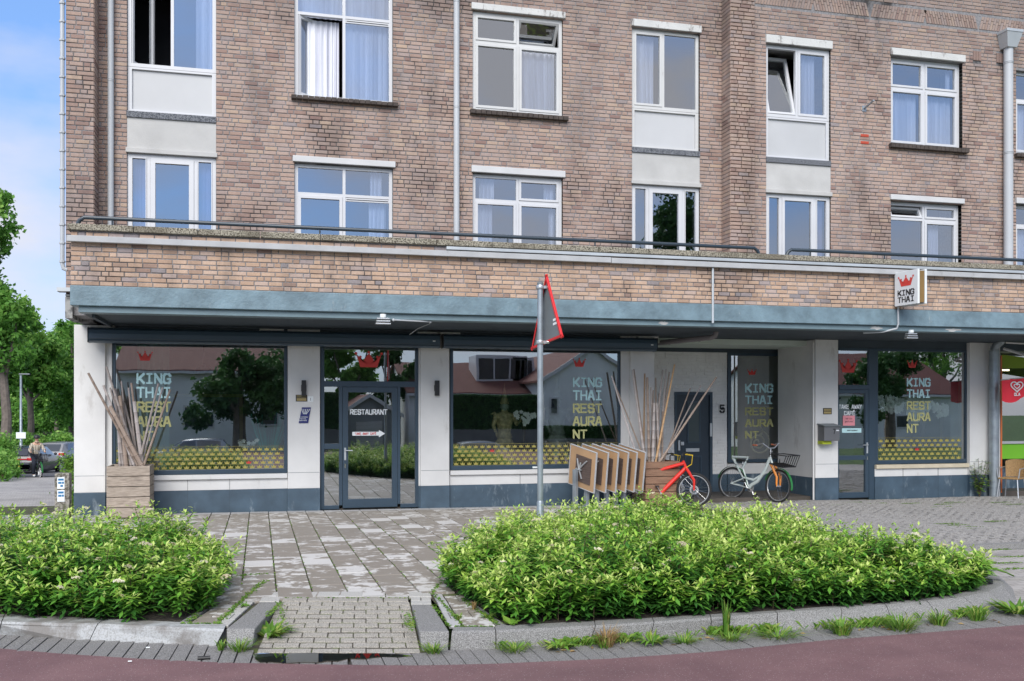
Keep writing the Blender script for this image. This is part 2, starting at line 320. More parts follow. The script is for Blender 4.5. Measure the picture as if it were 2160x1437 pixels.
m_kerbl = speck('light concrete kerb', (.28, .28, .27), (.40, .41, .41), 70, .45, .8, .2, big=(2.2, .5, (.17, .155, .14), .85))
m_kerbd = speck('washed concrete kerb', (.12, .118, .112), (.31, .305, .295), 150, .5, .85, .4)
m_gutter = speck('grey gutter clinker', (.12, .115, .108), (.27, .26, .25), 110, .5, .7, .4)
m_grass = speck('grassy ground', (.03, .07, .015), (.08, .14, .03), 3, .5, 1, .3)
def wavepave():
    m, t, b = nm('grey clinker street'); bt = node(t, 'ShaderNodeTexBrick', {'Scale': 4.6, 'Color1': (.34, .32, .30, 1), 'Color2': (.46, .435, .41, 1), 'Mortar': (.09, .085, .08, 1), 'Mortar Size': .022, 'Brick Width': .95, 'Row Height': .46})
    g = node(t, 'ShaderNodeNewGeometry'); mp_ = node(t, 'ShaderNodeMapping', {0: g.outputs['Position'], 'Rotation': (0, 0, R(8))}); t.links.new(mp_.outputs[0], bt.inputs[0])
    c = mixc(t, ramp(t, noise(t, .7, 5), [(.4, 0.), (.7, .5)]), bt.outputs[0], (.17, .16, .15)); t.links.new(c, b.inputs['Base Color']); b.inputs['Roughness'].default_value = .8; bump(t, b, bt.outputs['Fac'], -.6, .02); return m
m_street = wavepave(); m_asph2 = paint('grey asphalt', (.10, .10, .105), .9, .15, 1, .3, 60)
m_water = None
m_rooft, m_wallw = None, paint('white house brick', (.78, .80, .80), .8, .1, 1, .3, 18)
def rooftile():
    m, t, b = nm('red roof tile'); g = node(t, 'ShaderNodeNewGeometry'); w = node(t, 'ShaderNodeTexWave', {'Vector': g.outputs['Position'], 'Scale': 4.2, 'Distortion': .3}, wave_type='BANDS', bands_direction='Z')
    n = noise(t, 6, 4); c = mixc(t, n, (.10, .035, .03), (.24, .085, .065)); c = mixc(t, ramp(t, w.outputs[0], [(0., .75), (.35, 0.)]), c, (.02, .01, .01)); t.links.new(c, b.inputs['Base Color']); b.inputs['Roughness'].default_value = .85; return m
m_rooft = rooftile()
# ================================================================ SETTING: ground, road, paving
def RZ(x, y=0): return .045-.005*(x-.8)
def PR(px, py, dz=0.0):
    z = 0
    for _ in range(8):
        p = PZ(px, py, z); z = RZ(p.x)+dz
    return p
g = MB(); prof = [(-300, -1.06), (-10, -1.04), (-6.5, -.12), (7.2, -.10), (8.0, -.08), (19, -.30), (50, -1.45), (400, -1.45)]
for (ya, za), (yb, zb) in zip(prof, prof[1:]): g.add([(-300, ya, za), (300, ya, za), (300, yb, zb), (-300, yb, zb)], [(0, 1, 2, 3)])
tag(g.build('ground', m_grass), kind='structure')
AE = [PR(*p) for p in [(-900, 1320), (-400, 1345), (-60, 1363), (0, 1368), (130, 1379), (300, 1390), (475, 1398), (700, 1402), (880, 1404), (1050, 1400), (1280, 1390), (1500, 1375), (1750, 1350), (2000, 1331), (2160, 1318), (2500, 1300), (3200, 1275)]]
r_ = MB()
for a, b in zip(AE, AE[1:]): r_.add([(a.x, -6.4, RZ(a.x)-.02), (b.x, -6.4, RZ(b.x)-.02), (b.x, b.y, RZ(b.x)), (a.x, a.y, RZ(a.x))], [(0, 1, 2, 3)])
r_.add([(-60, -6.4, .2), (AE[0].x, -6.4, RZ(AE[0].x)-.02), (AE[0].x, AE[0].y, RZ(AE[0].x)), (-60, AE[0].y, .2)], [(0, 1, 2, 3)])
tag(r_.build('road', m_asph), kind='structure')
def lerp_y(poly, x):
    for a, b in zip(poly, poly[1:]):
        if a.x <= x <= b.x: return a.y+(b.y-a.y)*(x-a.x)/(b.x-a.x+1e-9)
    return poly[0].y if x < poly[0].x else poly[-1].y
# kerbs : (front top, back top, bottom) pixel triples
KR = [((952,1333),(957,1322),(948,1378)), ((1046,1331),(1042,1321),(1046,1376)), ((1256,1321),(1254,1309.5),(1240,1366)), ((1380,1313),(1376,1303),(1368,1356)), ((1500,1304),(1497,1296),(1500,1344)), ((1640,1294),(1634,1288),(1640,1338)),
      ((1775,1283),(1765,1278),(1775,1331)), ((1870,1277),(1860,1272),(1885,1322)), ((1958,1269),(1940,1264),(1985,1311)), ((2035,1260),(2010,1255),(2075,1300)), ((2090,1249),(2052,1244),(2128,1290)), ((2116,1236),(2074,1233),(2150,1274)), ((2112,1218),(2078,1218),(2140,1245)), ((2085,1202),(2062,1206),(2105,1222))]
KL = [((-420,1290),(-400,1277),(-440,1312)), ((-200,1302),(-190,1286),(-215,1329)), ((3,1313),(10,1296),(-4,1345)), ((205,1317),(223,1305),(186,1357)), ((473,1329),(478,1317),(452,1369))]
def kerbrun(lst, mat, label_name='kerbstone'):
    par = MB(); pts = []
    for ft, bt, bo in lst: pts.append((PG(*ft), PG(*bt), PR(*bo, -.03)))
    base = None; obs = []
    for (a, b) in zip(pts, pts[1:]):
        e = .004; A = [p0.lerp(p1, e/max(.05, (p1-p0).length)) for p0, p1 in zip(a, b)]; B = [p1.lerp(p0, e/max(.05, (p1-p0).length)) for p0, p1 in zip(a, b)]
        def sec(q):
            ft, bt, bo = q; fr = (ft-bt).normalized(); c1 = ft-fr*.022; c2 = ft.lerp(bo, .18)
            return [Vector((bt.x, bt.y, bt.z-.25)), bt, c1+Vector((0, 0, .002)), ft.lerp(c2, .35)-Vector((0,0,.004)), c2, bo, Vector((bo.x, bo.y, bo.z-.15))]
        s0, s1 = sec(A), sec(B); n = len(s0)
        m = MB(); m.add(s0+s1, [(i, (i+1) % n, n+(i+1) % n, n+i) for i in range(n)]+[tuple(range(n))[::-1], tuple(range(n, 2*n))], random.random())
        obs.append(m)
    return obs, pts
pav = thing('terrace_paving', None, None); tag(pav, kind='structure')
curb = thing('kerb', None, None); tag(curb, kind='structure')
oR, pR = kerbrun(KR, m_kerbd); oL, pL = kerbrun(KL, m_kerbl)
for m in oR: m.build('kerbstone', m_kerbd, curb)
for m in oL: m.build('kerbstone', m_kerbl, curb)
def blk(top, bot, mat, name='kerbstone', par=None, dz=-.03):
    T = [PG(*p) for p in top]; Bq = [PR(*p, dz) for p in bot]
    vs = T+Bq+[Vector((T[2].x, T[2].y, -.12)), Vector((T[3].x, T[3].y, -.12))]
    # top order: front-left, front-right, back-right, back-left ; bottom: front-left, front-right
    m = MB(); m.add(vs, [(0,1,2,3), (4,5,1,0), (5,6,2,1), (4,0,3,7), (7,3,2,6)]); o_ = m.build(name, mat, par, bevel=.012); return o_
blk([(477,1326),(538,1326),(588,1270),(547,1270)], [(478,1373),(531,1372)], m_kerbd, par=curb)
blk([(884,1332),(948,1332),(912,1275),(868,1275)], [(891,1378),(945,1378)], m_kerbd, par=curb)
# far kerb right of the island with its lower access lane
K3 = [PG(1945,1157), PG(2160,1146), PG(2500,1135)]
for a, b in zip(K3, K3[1:]):
    m = MB(); d = Vector((0, .16, 0)); lo = Vector((.0, -.02, -.3))
    m.add([a+lo, b+lo, b, a, b+d, a+d, b+d-Vector((0,0,.2)), a+d-Vector((0,0,.2))], [(0,1,2,3), (3,2,4,5), (5,4,6,7), (0,3,5,7), (1,6,4,2)]); m.build('kerbstone', m_kerbd, curb)
# gutter
KB = [p[2] for p in pL]+[PR(560,1376), PR(880,1378)]+[p[2] for p in pR[:11]]+[PR(2500, 1262)]
for p in KB: p.z = RZ(p.x)
gb = MB(); xs = np.linspace(AE[1].x, AE[-2].x, 90)
for x0, x1 in zip(xs, xs[1:]):
    gb.add([(x0, lerp_y(AE, x0)-.05, RZ(x0)-.03), (x1, lerp_y(AE, x1)-.05, RZ(x1)-.03), (x1, lerp_y(KB, x1)+.4, RZ(x1)-.03), (x0, lerp_y(KB, x0)+.4, RZ(x0)-.03)], [(0,1,2,3)])
gut = tag(gb.build('gutter', speck('wet gutter grit', (.02,.018,.016), (.07,.065,.06), 60)), kind='structure')
x = AE[1].x; k = 0
XR0, XR1 = PR(540,1380).x, PR(700,1380).x
while x < AE[-2].x:
    w = .118; ya, yb = lerp_y(AE, x+w/2), lerp_y(KB, x+w/2)
    if yb-ya > .07 :
        m = MB(); zt = RZ(x)+random.uniform(-.004, .001)-(.006 if XR0-.1 < x < XR1+.3 else 0); s = .0 if x > .6 else -.03
        y0, y1 = ya+.01, yb-.008
        m.add([(x+s, y0, zt), (x+w-.008+s, y0, zt), (x+w-.008, y1, zt), (x, y1, zt)]+[(x+s, y0, zt-.03), (x+w-.008+s, y0, zt-.03), (x+w-.008, y1, zt-.03), (x, y1, zt-.03)], [(0,1,2,3), (4,5,1,0), (5,6,2,1), (6,7,3,2), (7,4,0,3)], random.random())
        m.build('gutter_brick', m_gutter, gut); k += 1
    x += w
mw = glassmat('puddle water', .12, (.30, .26, .19), (1, 1, 1), .02)
pd = MB(); pts = []
for px, py in [(533,1381), (548,1377.5), (600,1378.5), (650,1377), (720,1379), (790,1378), (850,1380.5), (872,1384), (838,1387), (800,1386), (768,1390), (735,1389), (712,1395), (690,1394), (668,1398), (630,1397), (606,1399), (570,1396), (548,1397), (538,1390)]: pts.append(PR(px, py, .0015))
pd.add(pts, [tuple(range(len(pts)))]); tag(pd.build('puddle', mw), kind='structure')
# terrace base and soil
YT = PG(700, 1250).y
def front(x):
    if x < PG(546,1262).x-.02: return lerp_y([p[1] for p in pL], x)
    if x < PG(912,1262).x: return PG(700, 1268).y
    if x < pR[11][1].x: return lerp_y([p[1] for p in pR], x)
    return K3[0].y+.14
xs = sorted(set(list(np.linspace(-9, 34, 130))+[PG(546,1262).x-.021, PG(912,1262).x+.001, pR[11][1].x+.001])); tb = MB()
for x0, x1 in zip(xs, xs[1:]):
    f0, f1 = front(x0+1e-4), front(x1-1e-4)
    if abs(f0-f1) > .3: f1 = f0 = max(f0, f1)
    tb.add([(x0, f0, G(x0, f0)-.02), (x1, f1, G(x1, f1)-.02), (x1, 21.6, G(x1, 21.6)-.02), (x0, 21.6, G(x0, 21.6)-.02)], [(0,1,2,3)])
tb.build('joint_bed', m_joint, pav)
BL = [PG(*p) for p in [(-420,1283), (-190,1289), (0,1299), (205,1307), (392,1316), (443,1281), (468,1240), (472,1216), (440,1197), (300,1184), (0,1178), (-300,1170), (-420,1168)]]
BRt = [PG(*p) for p in [(1086,1319), (1254,1310), (1497,1297), (1765,1279), (1940,1265), (2050,1245), (2072,1234), (2070,1222), (2000,1224), (1900,1210), (1780,1192), (1640,1146), (1300,1146), (1100,1166), (985,1203), (948,1226), (958,1248), (1000,1272)]]
def inside(poly, x, y):
    c = False; n = len(poly)
    for i in range(n):
        a, b = poly[i], poly[i-1]
        if (a.y > y) != (b.y > y) and x < (b.x-a.x)*(y-a.y)/(b.y-a.y)+a.x: c = not c
    return c
for pl in (BL, BRt):
    m = MB(); m.add([(p.x, p.y, G(p.x, p.y)-.004) for p in pl], [tuple(range(len(pl)))]); tag(m.build('planting_soil', m_soil), kind='structure')
# tiles
X0 = PG(526.7, 1080).x; TW = .341; TL = .50; tiles = []
XA, XB = PG(546, 1262).x, PG(912, 1262).x; yed = PG(700, 1262).y
def okt(x, y, mg=.05):
    for pl in (BL, BRt):
        if inside(pl, x, y): return False
    if y < front(x)+.12: return False
    return True
for i in range(-18, 24):
    xa = X0+i*TW; off = (i % 2)*TL*.5; y = 18.68-off if (i % 2) else 18.68
    if i % 2: tiles.append((xa, 18.68-TL*.5, 18.68))
    yy = y
    while yy-TL > 8:
        tiles.append((xa, yy-TL, yy)); yy -= TL
    tiles.append((xa, 18.69, 19.0))
cand = []
for (xa, y0, y1) in tiles:
    cx, cy = xa+TW/2, (y0+y1)/2
    if not okt(cx, cy) or xa < -5 or cx > 9.2: continue
    lim = yed+.0 if XA-.35 < cx < XB+.2 else 0
    if y1 < lim+.1: continue
    y0 = max(y0, lim+.01)
    if y1-y0 < .06: continue
    cand.append((xa, y0, y1, cy))
# cut-tile margins beside the ramp
def slab4(name, pts, mat, par, th=.02, tone=None, gap=.004, zf=G, dz=.0):
    c = sum((Vector(p) for p in pts), Vector())/4; q = [Vector(p)+(c-Vector(p)).normalized()*gap for p in pts]
    m = MB(); m.add([(p.x, p.y, zf(p.x, p.y)+dz) for p in q]+[(p.x, p.y, zf(p.x, p.y)-th+dz) for p in q], [(0,1,2,3), (4,5,1,0), (5,6,2,1), (6,7,3,2), (7,4,0,3)], random.random() if tone is None else tone)
    return m.build(name, mat, par) if name else m
def tile_m(m, xa, y0, y1, tone, j=0):
    e = .0035; q = [(xa+e+.004, y0+e), (xa+TW-e-.004, y0+e), (xa+TW-e-.004, y1-e), (xa+e+.004, y1-e)]; c = .004; h = random.uniform(-.002, .002)
    m.add([(a, b, G(a, b)-.02) for a, b in q]+[(a, b, G(a, b)-c+h) for a, b in q]+[(a+(c if k in (0, 3) else -c), b+(c if k < 2 else -c), G(a, b)+h) for k, (a, b) in enumerate(q)],
          [(8,9,10,11), (0,1,5,4), (1,2,6,5), (2,3,7,6), (3,0,4,7), (4,5,9,8), (5,6,10,9), (6,7,11,10), (7,4,8,11)], tone)
cand.sort(key=lambda c: c[0]**2*.4+c[3]**2); rest = MB(); cnt = 0; dryrow = MB()
for c in cand:
    if c[1] > 18.65 and c[2] > 18.9: tile_m(dryrow, c[0], c[1], c[2], .5); continue
    tn = random.random()
    if cnt < 300:
        m = MB(); tile_m(m, c[0], c[1], c[2], tn); m.build('paving_tile', m_tile, pav); cnt += 1
    else: tile_m(rest, c[0], c[1], c[2], tn)
tag(rest.build('paving_tiles', m_tile, pav), kind='stuff'); tag(dryrow.build('dry_tile_row', m_tiled, pav), kind='stuff')
def bil(q, u, v): return q[0].lerp(q[1], u).lerp(q[3].lerp(q[2], u), v)
def patch(name, q, rows, cols, mat, par, stagger=True, th=.03, gap=.007, sink=.012, gv_=None):
    # q: front-left, front-right, back-right, back-left
    bm_ = MB(); z_ = Vector((0, 0, sink)); bm_.add([p-z_ for p in q], [(0,1,2,3)]); bm_.build('joint_bed', m_joint, par)
    for r in range(rows):
        v0, v1 = r/rows, (r+1)/rows; off = .5 if (stagger and r % 2) else 0
        us = [0]+[(c+off)/cols for c in range(0 if off else 1, cols)]+[1]
        for u0, u1 in zip(us, us[1:]):
            if u1-u0 < .02: continue
            w = (q[1]-q[0]).length; h = (q[3]-q[0]).length/rows; gu = gap/w; gv = (gv_ or gap)/(h*rows)*.5; gu *= .6
            p = [bil(q, u0+gu, v0+gv), bil(q, u1-gu, v0+gv), bil(q, u1-gu, v1-gv), bil(q, u0+gu, v1-gv)]; dz = Vector((0, 0, random.uniform(-.004, .003)))
            d = Vector((0, 0, -th)); cc = sum(p, Vector())/4; tp = [a.lerp(cc, .03)+dz for a in p]; md = [a+dz-Vector((0, 0, .005)) for a in p]
            m = MB(); m.add(tp+md+[a+d for a in p], [(0,1,2,3), (4,5,1,0), (5,6,2,1), (6,7,3,2), (7,4,0,3), (8,9,5,4), (9,10,6,5), (10,11,7,6), (11,8,4,7)], random.random()); m.build(name, mat, par)
jb = MB(); jb.add([PR(498,1381,-.02), PR(918,1381,-.02), PG(905,1270)-Vector((0,0,.035)), PG(552,1270)-Vector((0,0,.035))], [(0,1,2,3)]); jb.build('joint_bed', m_joint, pav)
patch('paving_brick', [PR(540,1378,-.012), PR(888,1378,-.012), PG(864,1268.5), PG(588,1268.5)], 11, 6, m_klink, pav, gv_=.045)
patch('paving_brick', [PG(594,1268), PG(862,1268), PG(862,1259), PG(597,1259)], 1, 5, m_klink, pav, th=.02)
patch('edging_brick', [PG(520,1258.5), PG(911,1258.5), PG(908,1248.5), PG(530,1248.5)], 1, 8, m_klinkl, pav, th=.02)
patch('edging_brick', [PG(546,1269), PG(590,1269), PG(593,1259.5), PG(552,1259.5)], 1, 1, m_klinkl, pav, th=.02)
patch('edging_brick', [PG(866,1274), PG(911,1274), PG(909,1259.5), PG(866,1259.5)], 2, 1, m_klinkl, pav, th=.02)
patch('edging_tile', [PG(947,1321), PG(975,1321), PG(932,1252), PG(912,1252)], 5, 1, m_tiled, pav, th=.02)
patch('edging_brick', [PG(458,1317), PG(482,1320), PG(544,1262), PG(518,1262)], 5, 1, m_klinkl, pav, th=.02)
patch('margin_tile', [PG(978,1321), PG(1046,1320), PG(985,1256), PG(936,1256)], 4, 1, m_tile, pav, th=.02)
patch('margin_tile', [PG(396,1316), PG(456,1316), PG(516,1262), PG(478,1262)], 4, 1, m_tile, pav, th=.02)
patch('margin_tile', [PG(480,1261), PG(528,1261), PG(545,1225), PG(500,1225)], 3, 1, m_tile, pav, th=.02)
patch('edge_stone', [PG(1049,1320), PG(1072,1320), PG(1000,1272), PG(988,1272)], 1, 1, m_kerbd, pav, th=.03)
patch('edge_stone', [PG(372,1316), PG(393,1316), PG(445,1280), PG(432,1280)], 1, 1, m_kerbd, pav, th=.03)
# old clinker paving on the right
kl = MB(); row = 0; y = 18.95
while y > 9.4:
    x = 8.6+(row % 2)*.105
    while x < 24:
        if okt(x+.1, y-.05) and (x > 9.3 or y > 0):
            h = random.uniform(-.006, .004)+.012*math.sin(x*1.3+y); a = (x+.005, y-.1), (x+.2, y-.1), (x+.2, y-.004), (x+.005, y-.004)
            kl.add([(p[0], p[1], G(*p)+h) for p in a]+[(p[0], p[1], G(*p)-.03) for p in a], [(0,1,2,3), (4,5,1,0), (5,6,2,1), (6,7,3,2), (7,4,0,3)], random.random())
        x += .21
    y -= .105; row += 1
tag(kl.build('clinker_paving', m_gutter if False else speck('old grey clinker', (.17,.16,.15), (.38,.365,.345), 40, .48, .8, .3, big=(1.2,.5,(.26,.25,.235),.6)), pav), kind='stuff')
# side street left of the building, asphalt road beyond it, low verge
def HS(x, y): return G(x, y) if y <= 19 else G(x, 19)-.0366*(y-19)
def strip(name, mat, xa, xb, ys, dz, fxa=None):
    m = MB()
    for y0, y1 in zip(ys, ys[1:]): m.add([(xa, y0, HS(xa, y0)+dz), (xb, y0, HS(xb, y0)+dz), (xb, y1, HS(xb, y1)+dz), (xa, y1, HS(xa, y1)+dz)], [(0,1,2,3)])
    return tag(m.build(name, mat), kind='structure')
strip('side_street', m_street, -40, -3.42, [9.2, 12, 15, 19, 25, 30, 36, 43.2], -.008)
al = MB(); xa_, xb_ = pR[8][1].x, 40
al.add([(xa_, lerp_y(AE, xa_)+.3, RZ(xa_)-.012), (xb_, 7.2, RZ(xb_)-.012), (xb_, K3[0].y+.1, RZ(xb_)-.004), (xa_, K3[0].y+.1, RZ(xa_)-.004)], [(0,1,2,3)]); tag(al.build('access_lane', m_street), kind='structure')
strip('side_road', m_asph2, -60, 30, [43.3, 50, 60, 66], .01)
# ================================================================ THE BUILDING
B = thing('brick_building', 'large orange brown brick apartment block with white framed windows above a row of shops', 'building', (0, 19, 0))
B.location = (0, 0, 0)
XL = X(139, 17.7); XE = 27.0; ZT = 13.2; ZS = 3.46
CO, JT, BL_ = .0767, .0140, .226
def wallcells(mb, x0, x1, z0, z1, y, holes, depth=.35, tone=.5):
    xs = sorted({x0, x1, *[min(max(h[k], x0), x1) for h in holes for k in (0, 1)]}); zs = sorted({z0, z1, *[min(max(h[k], z0), z1) for h in holes for k in (2, 3)]})
    def hol(cx, cz): return any(h[0] < cx < h[1] and h[2] < cz < h[3] for h in holes)
    for a, b in zip(xs, xs[1:]):
        for c, d in zip(zs, zs[1:]):
            if b-a < 1e-5 or d-c < 1e-5 or hol((a+b)/2, (c+d)/2): continue
            mb.box(a, b, y, y+depth, c, d, tone)
def courses(x0, x1, z0, z1, y, holes, seed=1, hp=.28):
    rr = random.Random(seed); out = []; nz_ = int((z1-z0)/CO+.5)
    for k in range(nz_):
        za = z0+k*CO; zb = za+CO-JT; zm = (za+zb)/2
        cuts = sorted([(max(h[0], x0), min(h[1], x1)) for h in holes if h[2]-.02 < zm < h[3]+.02 and h[1] > x0 and h[0] < x1])
        seg = []; a = x0
        for c in cuts:
            if c[0] > a+.01: seg.append((a, c[0]))
            a = max(a, c[1])
        if a < x1-.01: seg.append((a, x1))
        ph = [x0-rr.random()*.22]
        while ph[-1] < x1: ph.append(ph[-1]+(.11+.002 if rr.random() < hp else BL_))
        for s0, s1 in seg:
            pts = [s0]+[p for p in ph if s0+.045 < p < s1-.045]+[s1]
            for i, (p, q) in enumerate(zip(pts, pts[1:])):
                e0 = 0 if (i == 0) else JT/2; e1 = 0 if i == len(pts)-2 else JT/2
                ends = (i == 0 and s0 > x0+.001) or (i == len(pts)-2 and s1 < x1-.001)
                out.append((p+e0, q-e1, za+rr.uniform(-.0012, .0012), zb+rr.uniform(-.0015, .0015), rr.random(), rr.uniform(.007, .013), .12 if (i in (0, len(pts)-2)) else .03))
    return out
WB = MB(); BRK = MB()
def emit(mb, lst, y):
    for (a, b, c, d, tn, pr_, dp) in lst: mb.brick(a, b, c, d, y-pr_, y+dp, .006, tn, .0018)
def H(pl, pr, pt, pb, Y): return (X(pl, Y), X(pr, Y), Z(pl, pb, Y), Z(pl, pt, Y))
xW0, xW1 = X(206, YW), X(1540, YR)
H_A = (X(268, YW), X(456, YW), 3.8, ZT+1); H_D = (X(1333, YW), X(1476, YW), 3.8, Z(1333, 58, YW)); H_E = (X(1616, YR), X(1752, YR), 3.8, Z(1616, 92, YR))
hB2 = H(621, 829, -70, 204, YW); hB1 = H(621, 829, 343, 560, YW); hC2 = H(997, 1187, 22, 232, YW); hC1 = H(997, 1187, 365, 560, YW)
hF2 = H(1879, 2030, 118, 304, YR); hF1 = H(1879, 2028, 423, 600, YR); hG2 = H(2143, 2290, 148, 324, YR); hG1 = H(2143, 2290, 431, 600, YR)
hsW = [H_A, H_D, hB2, hB1, hC2, hC1]; hsR = [H_E, hF2, hF1, hG2, hG1]
z0w = 3.78
wallcells(WB, xW0, xW1, z0w, ZT, YW, hsW); wallcells(WB, xW1-.0, XE, z0w, ZT, YR, hsR, .7)
WB.box(XL, xW0, 17.7, 18.5, ZS+.06, ZT)                # left pier
WB.box(XL+.02, XL+.3, 18.5, 30, ZS+.02, ZT); WB.box(XL+.02, XL+.3, 19.4, 30, 0-.9, ZS+.02); WB.box(XL+.3, XE, 29.7, 30, -.6, ZT); WB.box(XE-.01, XE+.3, 17.8, 30, -.6, ZT)
WB.build('wall', m_mortar, B)
xp1 = X(198, 17.7)
emit(BRK, courses(XL+.005, xp1, ZS+.42, ZT, 17.7, [], 3, .4), 17.7)
pb = MB()                                             # pier return, bricks seen edge on
k = 0; z = ZS+.42
while z < ZT:
    a = random.random(); pb.add([(xp1, 17.69, z), (xp1+.01, 17.7, z), (xp1+.01, 18.15, z), (xp1, 18.15, z), (xp1, 17.69, z+CO-JT), (xp1+.01, 17.7, z+CO-JT), (xp1+.01, 18.15, z+CO-JT), (xp1, 18.15, z+CO-JT)], [(1,2,6,5), (0,1,5,4), (4,5,6,7), (0,3,2,1)], a); z += CO
BRK.add(pb.v, pb.f); BRK.t[-len(pb.f):] = pb.t
emit(BRK, courses(xW0, xW1, z0w, ZT, YW, hsW, 5), YW)
x592 = X(1592, YR-.02)
zb0, zb1 = Z(1897, 43, YR), Z(1897, 15, YR)
band = [(xW1+.55, XE, zb0, zb1)]
c3 = [(X(2052, YR), X(2069, YR), Z(2052, 128, YR), Z(2052, 107, YR)), (X(2101, YR), X(2118, YR), Z(2101, 133, YR), Z(2101, 112, YR))]
emit(BRK, courses(xW1+.005, x592, z0w, ZT, YR-.02, [], 8, .4), YR-.02)
emit(BRK, courses(x592+.012, XE, z0w, ZT, YR, hsR+band+c3, 9), YR)
for (a, b, c, d) in c3:
    for i in range(3): BRK.brick(a+(b-a)*i/3+.004, a+(b-a)*(i+1)/3-.004, c+.004, d-.004, YR-.02, YR+.03, .005, .05)
# side of the projecting section (faces left)
z = z0w; k = 0
while z < ZT:
    ys = [YR-.02, YR+.09, YR+.31, YW+.05] if k % 2 else [YR-.02, YR+.2, YW+.05]
    for a, b in zip(ys, ys[1:]):
        e = .008; tn = random.random(); x_ = xW1-.008
        BRK.add([(x_, a+e, z), (x_, b-.002, z), (x_, b-.002, z+CO-JT), (x_, a+e, z+CO-JT), (xW1+.02, a+.001, z), (xW1+.02, b, z), (xW1+.02, b, z+CO-JT), (xW1+.02, a+.001, z+CO-JT)], [(0,3,2,1), (0,1,5,4), (3,7,6,2), (0,4,7,3)], tn)
    z += CO; k += 1
# slanting soldier band
x = band[0][0]; gi = 0; gw = 0; lean = 1
while x < XE-.3:
    sh = lean*.075
    for (u0, u1) in ((0, .46), (.5, 1)) if gi % 2 else ((0, .70), (.74, 1)):
        za, zc = zb0+.005+(zb1-zb0-.01)*u0, zb0+.005+(zb1-zb0-.01)*u1; xa, xc = x+sh*u0, x+sh*u1; tn = random.random()*.9
        BRK.add([(xa, YR-.012, za), (xa+.05, YR-.012, za), (xc+.05, YR-.012, zc), (xc, YR-.012, zc), (xa-.003, YR+.02, za-.003), (xa+.053, YR+.02, za-.003), (xc+.053, YR+.02, zc+.003), (xc-.003, YR+.02, zc+.003)], [(0,1,2,3), (4,5,1,0), (5,6,2,1), (6,7,3,2), (7,4,0,3)], tn)
    x += .064; gi += 1
    if gi % 20 == 0: lean = -lean; x += .03 if lean > 0 else .075
# ---- concrete end of the floor beam under the pier
m = MB(); m.box(XL+.002, X(150, 17.5), 17.62, 18.5, ZS-.0, ZS+.36); m.box(XL, XL+.13, 17.64, 17.69, ZS+.38, ZS+.40)
m.build('beam_end', speck('weathered concrete', (.10, .10, .10), (.33, .33, .32), 7, .5, .9, .6), B)
m = MB(); m.box(XL-.12, XL+.13, 17.56, 17.8, Z(139, 615, 17.6), Z(139, 607, 17.6)); m.build('zinc_drip', m_zincl, B)
# ---- parapet of the gallery
xP0 = X(150, YF); zP0, zP1 = 3.877, 4.735
pm = MB(); pm.box(xP0, XE, YF, YF+.22, zP0-.01, zP1); pm.box(xP0, xP0+.22, YF+.22, 17.7, zP0-.01, zP1); pm.build('parapet_core', m_mortar, B)
pbk = courses(xP0, XE, zP0+.004, zP1, YF, [], 21, .22); pbk.sort(key=lambda b: b[0]); n = 0; PB = MB()
for b in pbk:
    if n < 300:
        m = MB(); emit(m, [b], YF); m.build('brick', m_brick2, B); n += 1
    else: emit(PB, [b], YF)
tag(PB.build('parapet_brickwork', m_brick2, B), kind='stuff'); tag(BRK.build('facade_brickwork', m_brick, B), kind='stuff')
x = xP0-.05
while x < XE:
    w = .97; m = MB(); m.brick(x+.006, min(x+w, XE)-.006, zP1, zP1+.098, YF-.07, YF+.3, .008, random.random()); x += w
    m.build('coping_stone', m_coping, B)
m = MB(); zc = Z(300, 509, YF-.1); m.box(xP0-.05, X(1285, YF), YF-.115, YF-.016, zc-.045, zc+.05); m.box(X(1285, YF)+.01, XE, YF-.11, YF-.016, zc-.05, zc+.045); m.build('white_trim', m_trim, B, bevel=.006)
m = MB(); m.box(X(940, YF), XE, YF-.10, YF-.016, zc+.072, zc+.125); m.build('zinc_trim', m_zincl, B, bevel=.005)
# slab edge and soffit
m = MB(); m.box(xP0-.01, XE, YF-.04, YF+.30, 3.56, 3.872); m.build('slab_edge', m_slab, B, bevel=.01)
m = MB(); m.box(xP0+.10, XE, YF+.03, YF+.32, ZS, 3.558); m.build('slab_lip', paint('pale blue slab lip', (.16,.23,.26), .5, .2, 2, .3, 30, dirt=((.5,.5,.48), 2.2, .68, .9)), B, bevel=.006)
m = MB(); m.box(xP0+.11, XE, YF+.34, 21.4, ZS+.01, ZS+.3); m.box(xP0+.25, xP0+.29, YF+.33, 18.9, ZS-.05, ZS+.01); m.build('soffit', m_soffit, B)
m = MB(); m.box(xP0+.22, XE, YF+.22, 18.2, 3.7, 3.86); m.build('gallery_floor', m_coping, B)
# rough render spots where paint has come off the lip
for px, w in ((1400, .10), (1850, .16), (2012, .22)):
    m = MB(); x_ = X(px, YF); m.prism([(x_+w*math.cos(a)*random.uniform(.45, 1.15), YF+.026, 3.51+.04*math.sin(a)*random.uniform(.4, 1.1)) for a in np.linspace(0, 2*PI, 18)[:-1]], (0, .003, 0)); m.build('bare_patch', m_plaster, B)
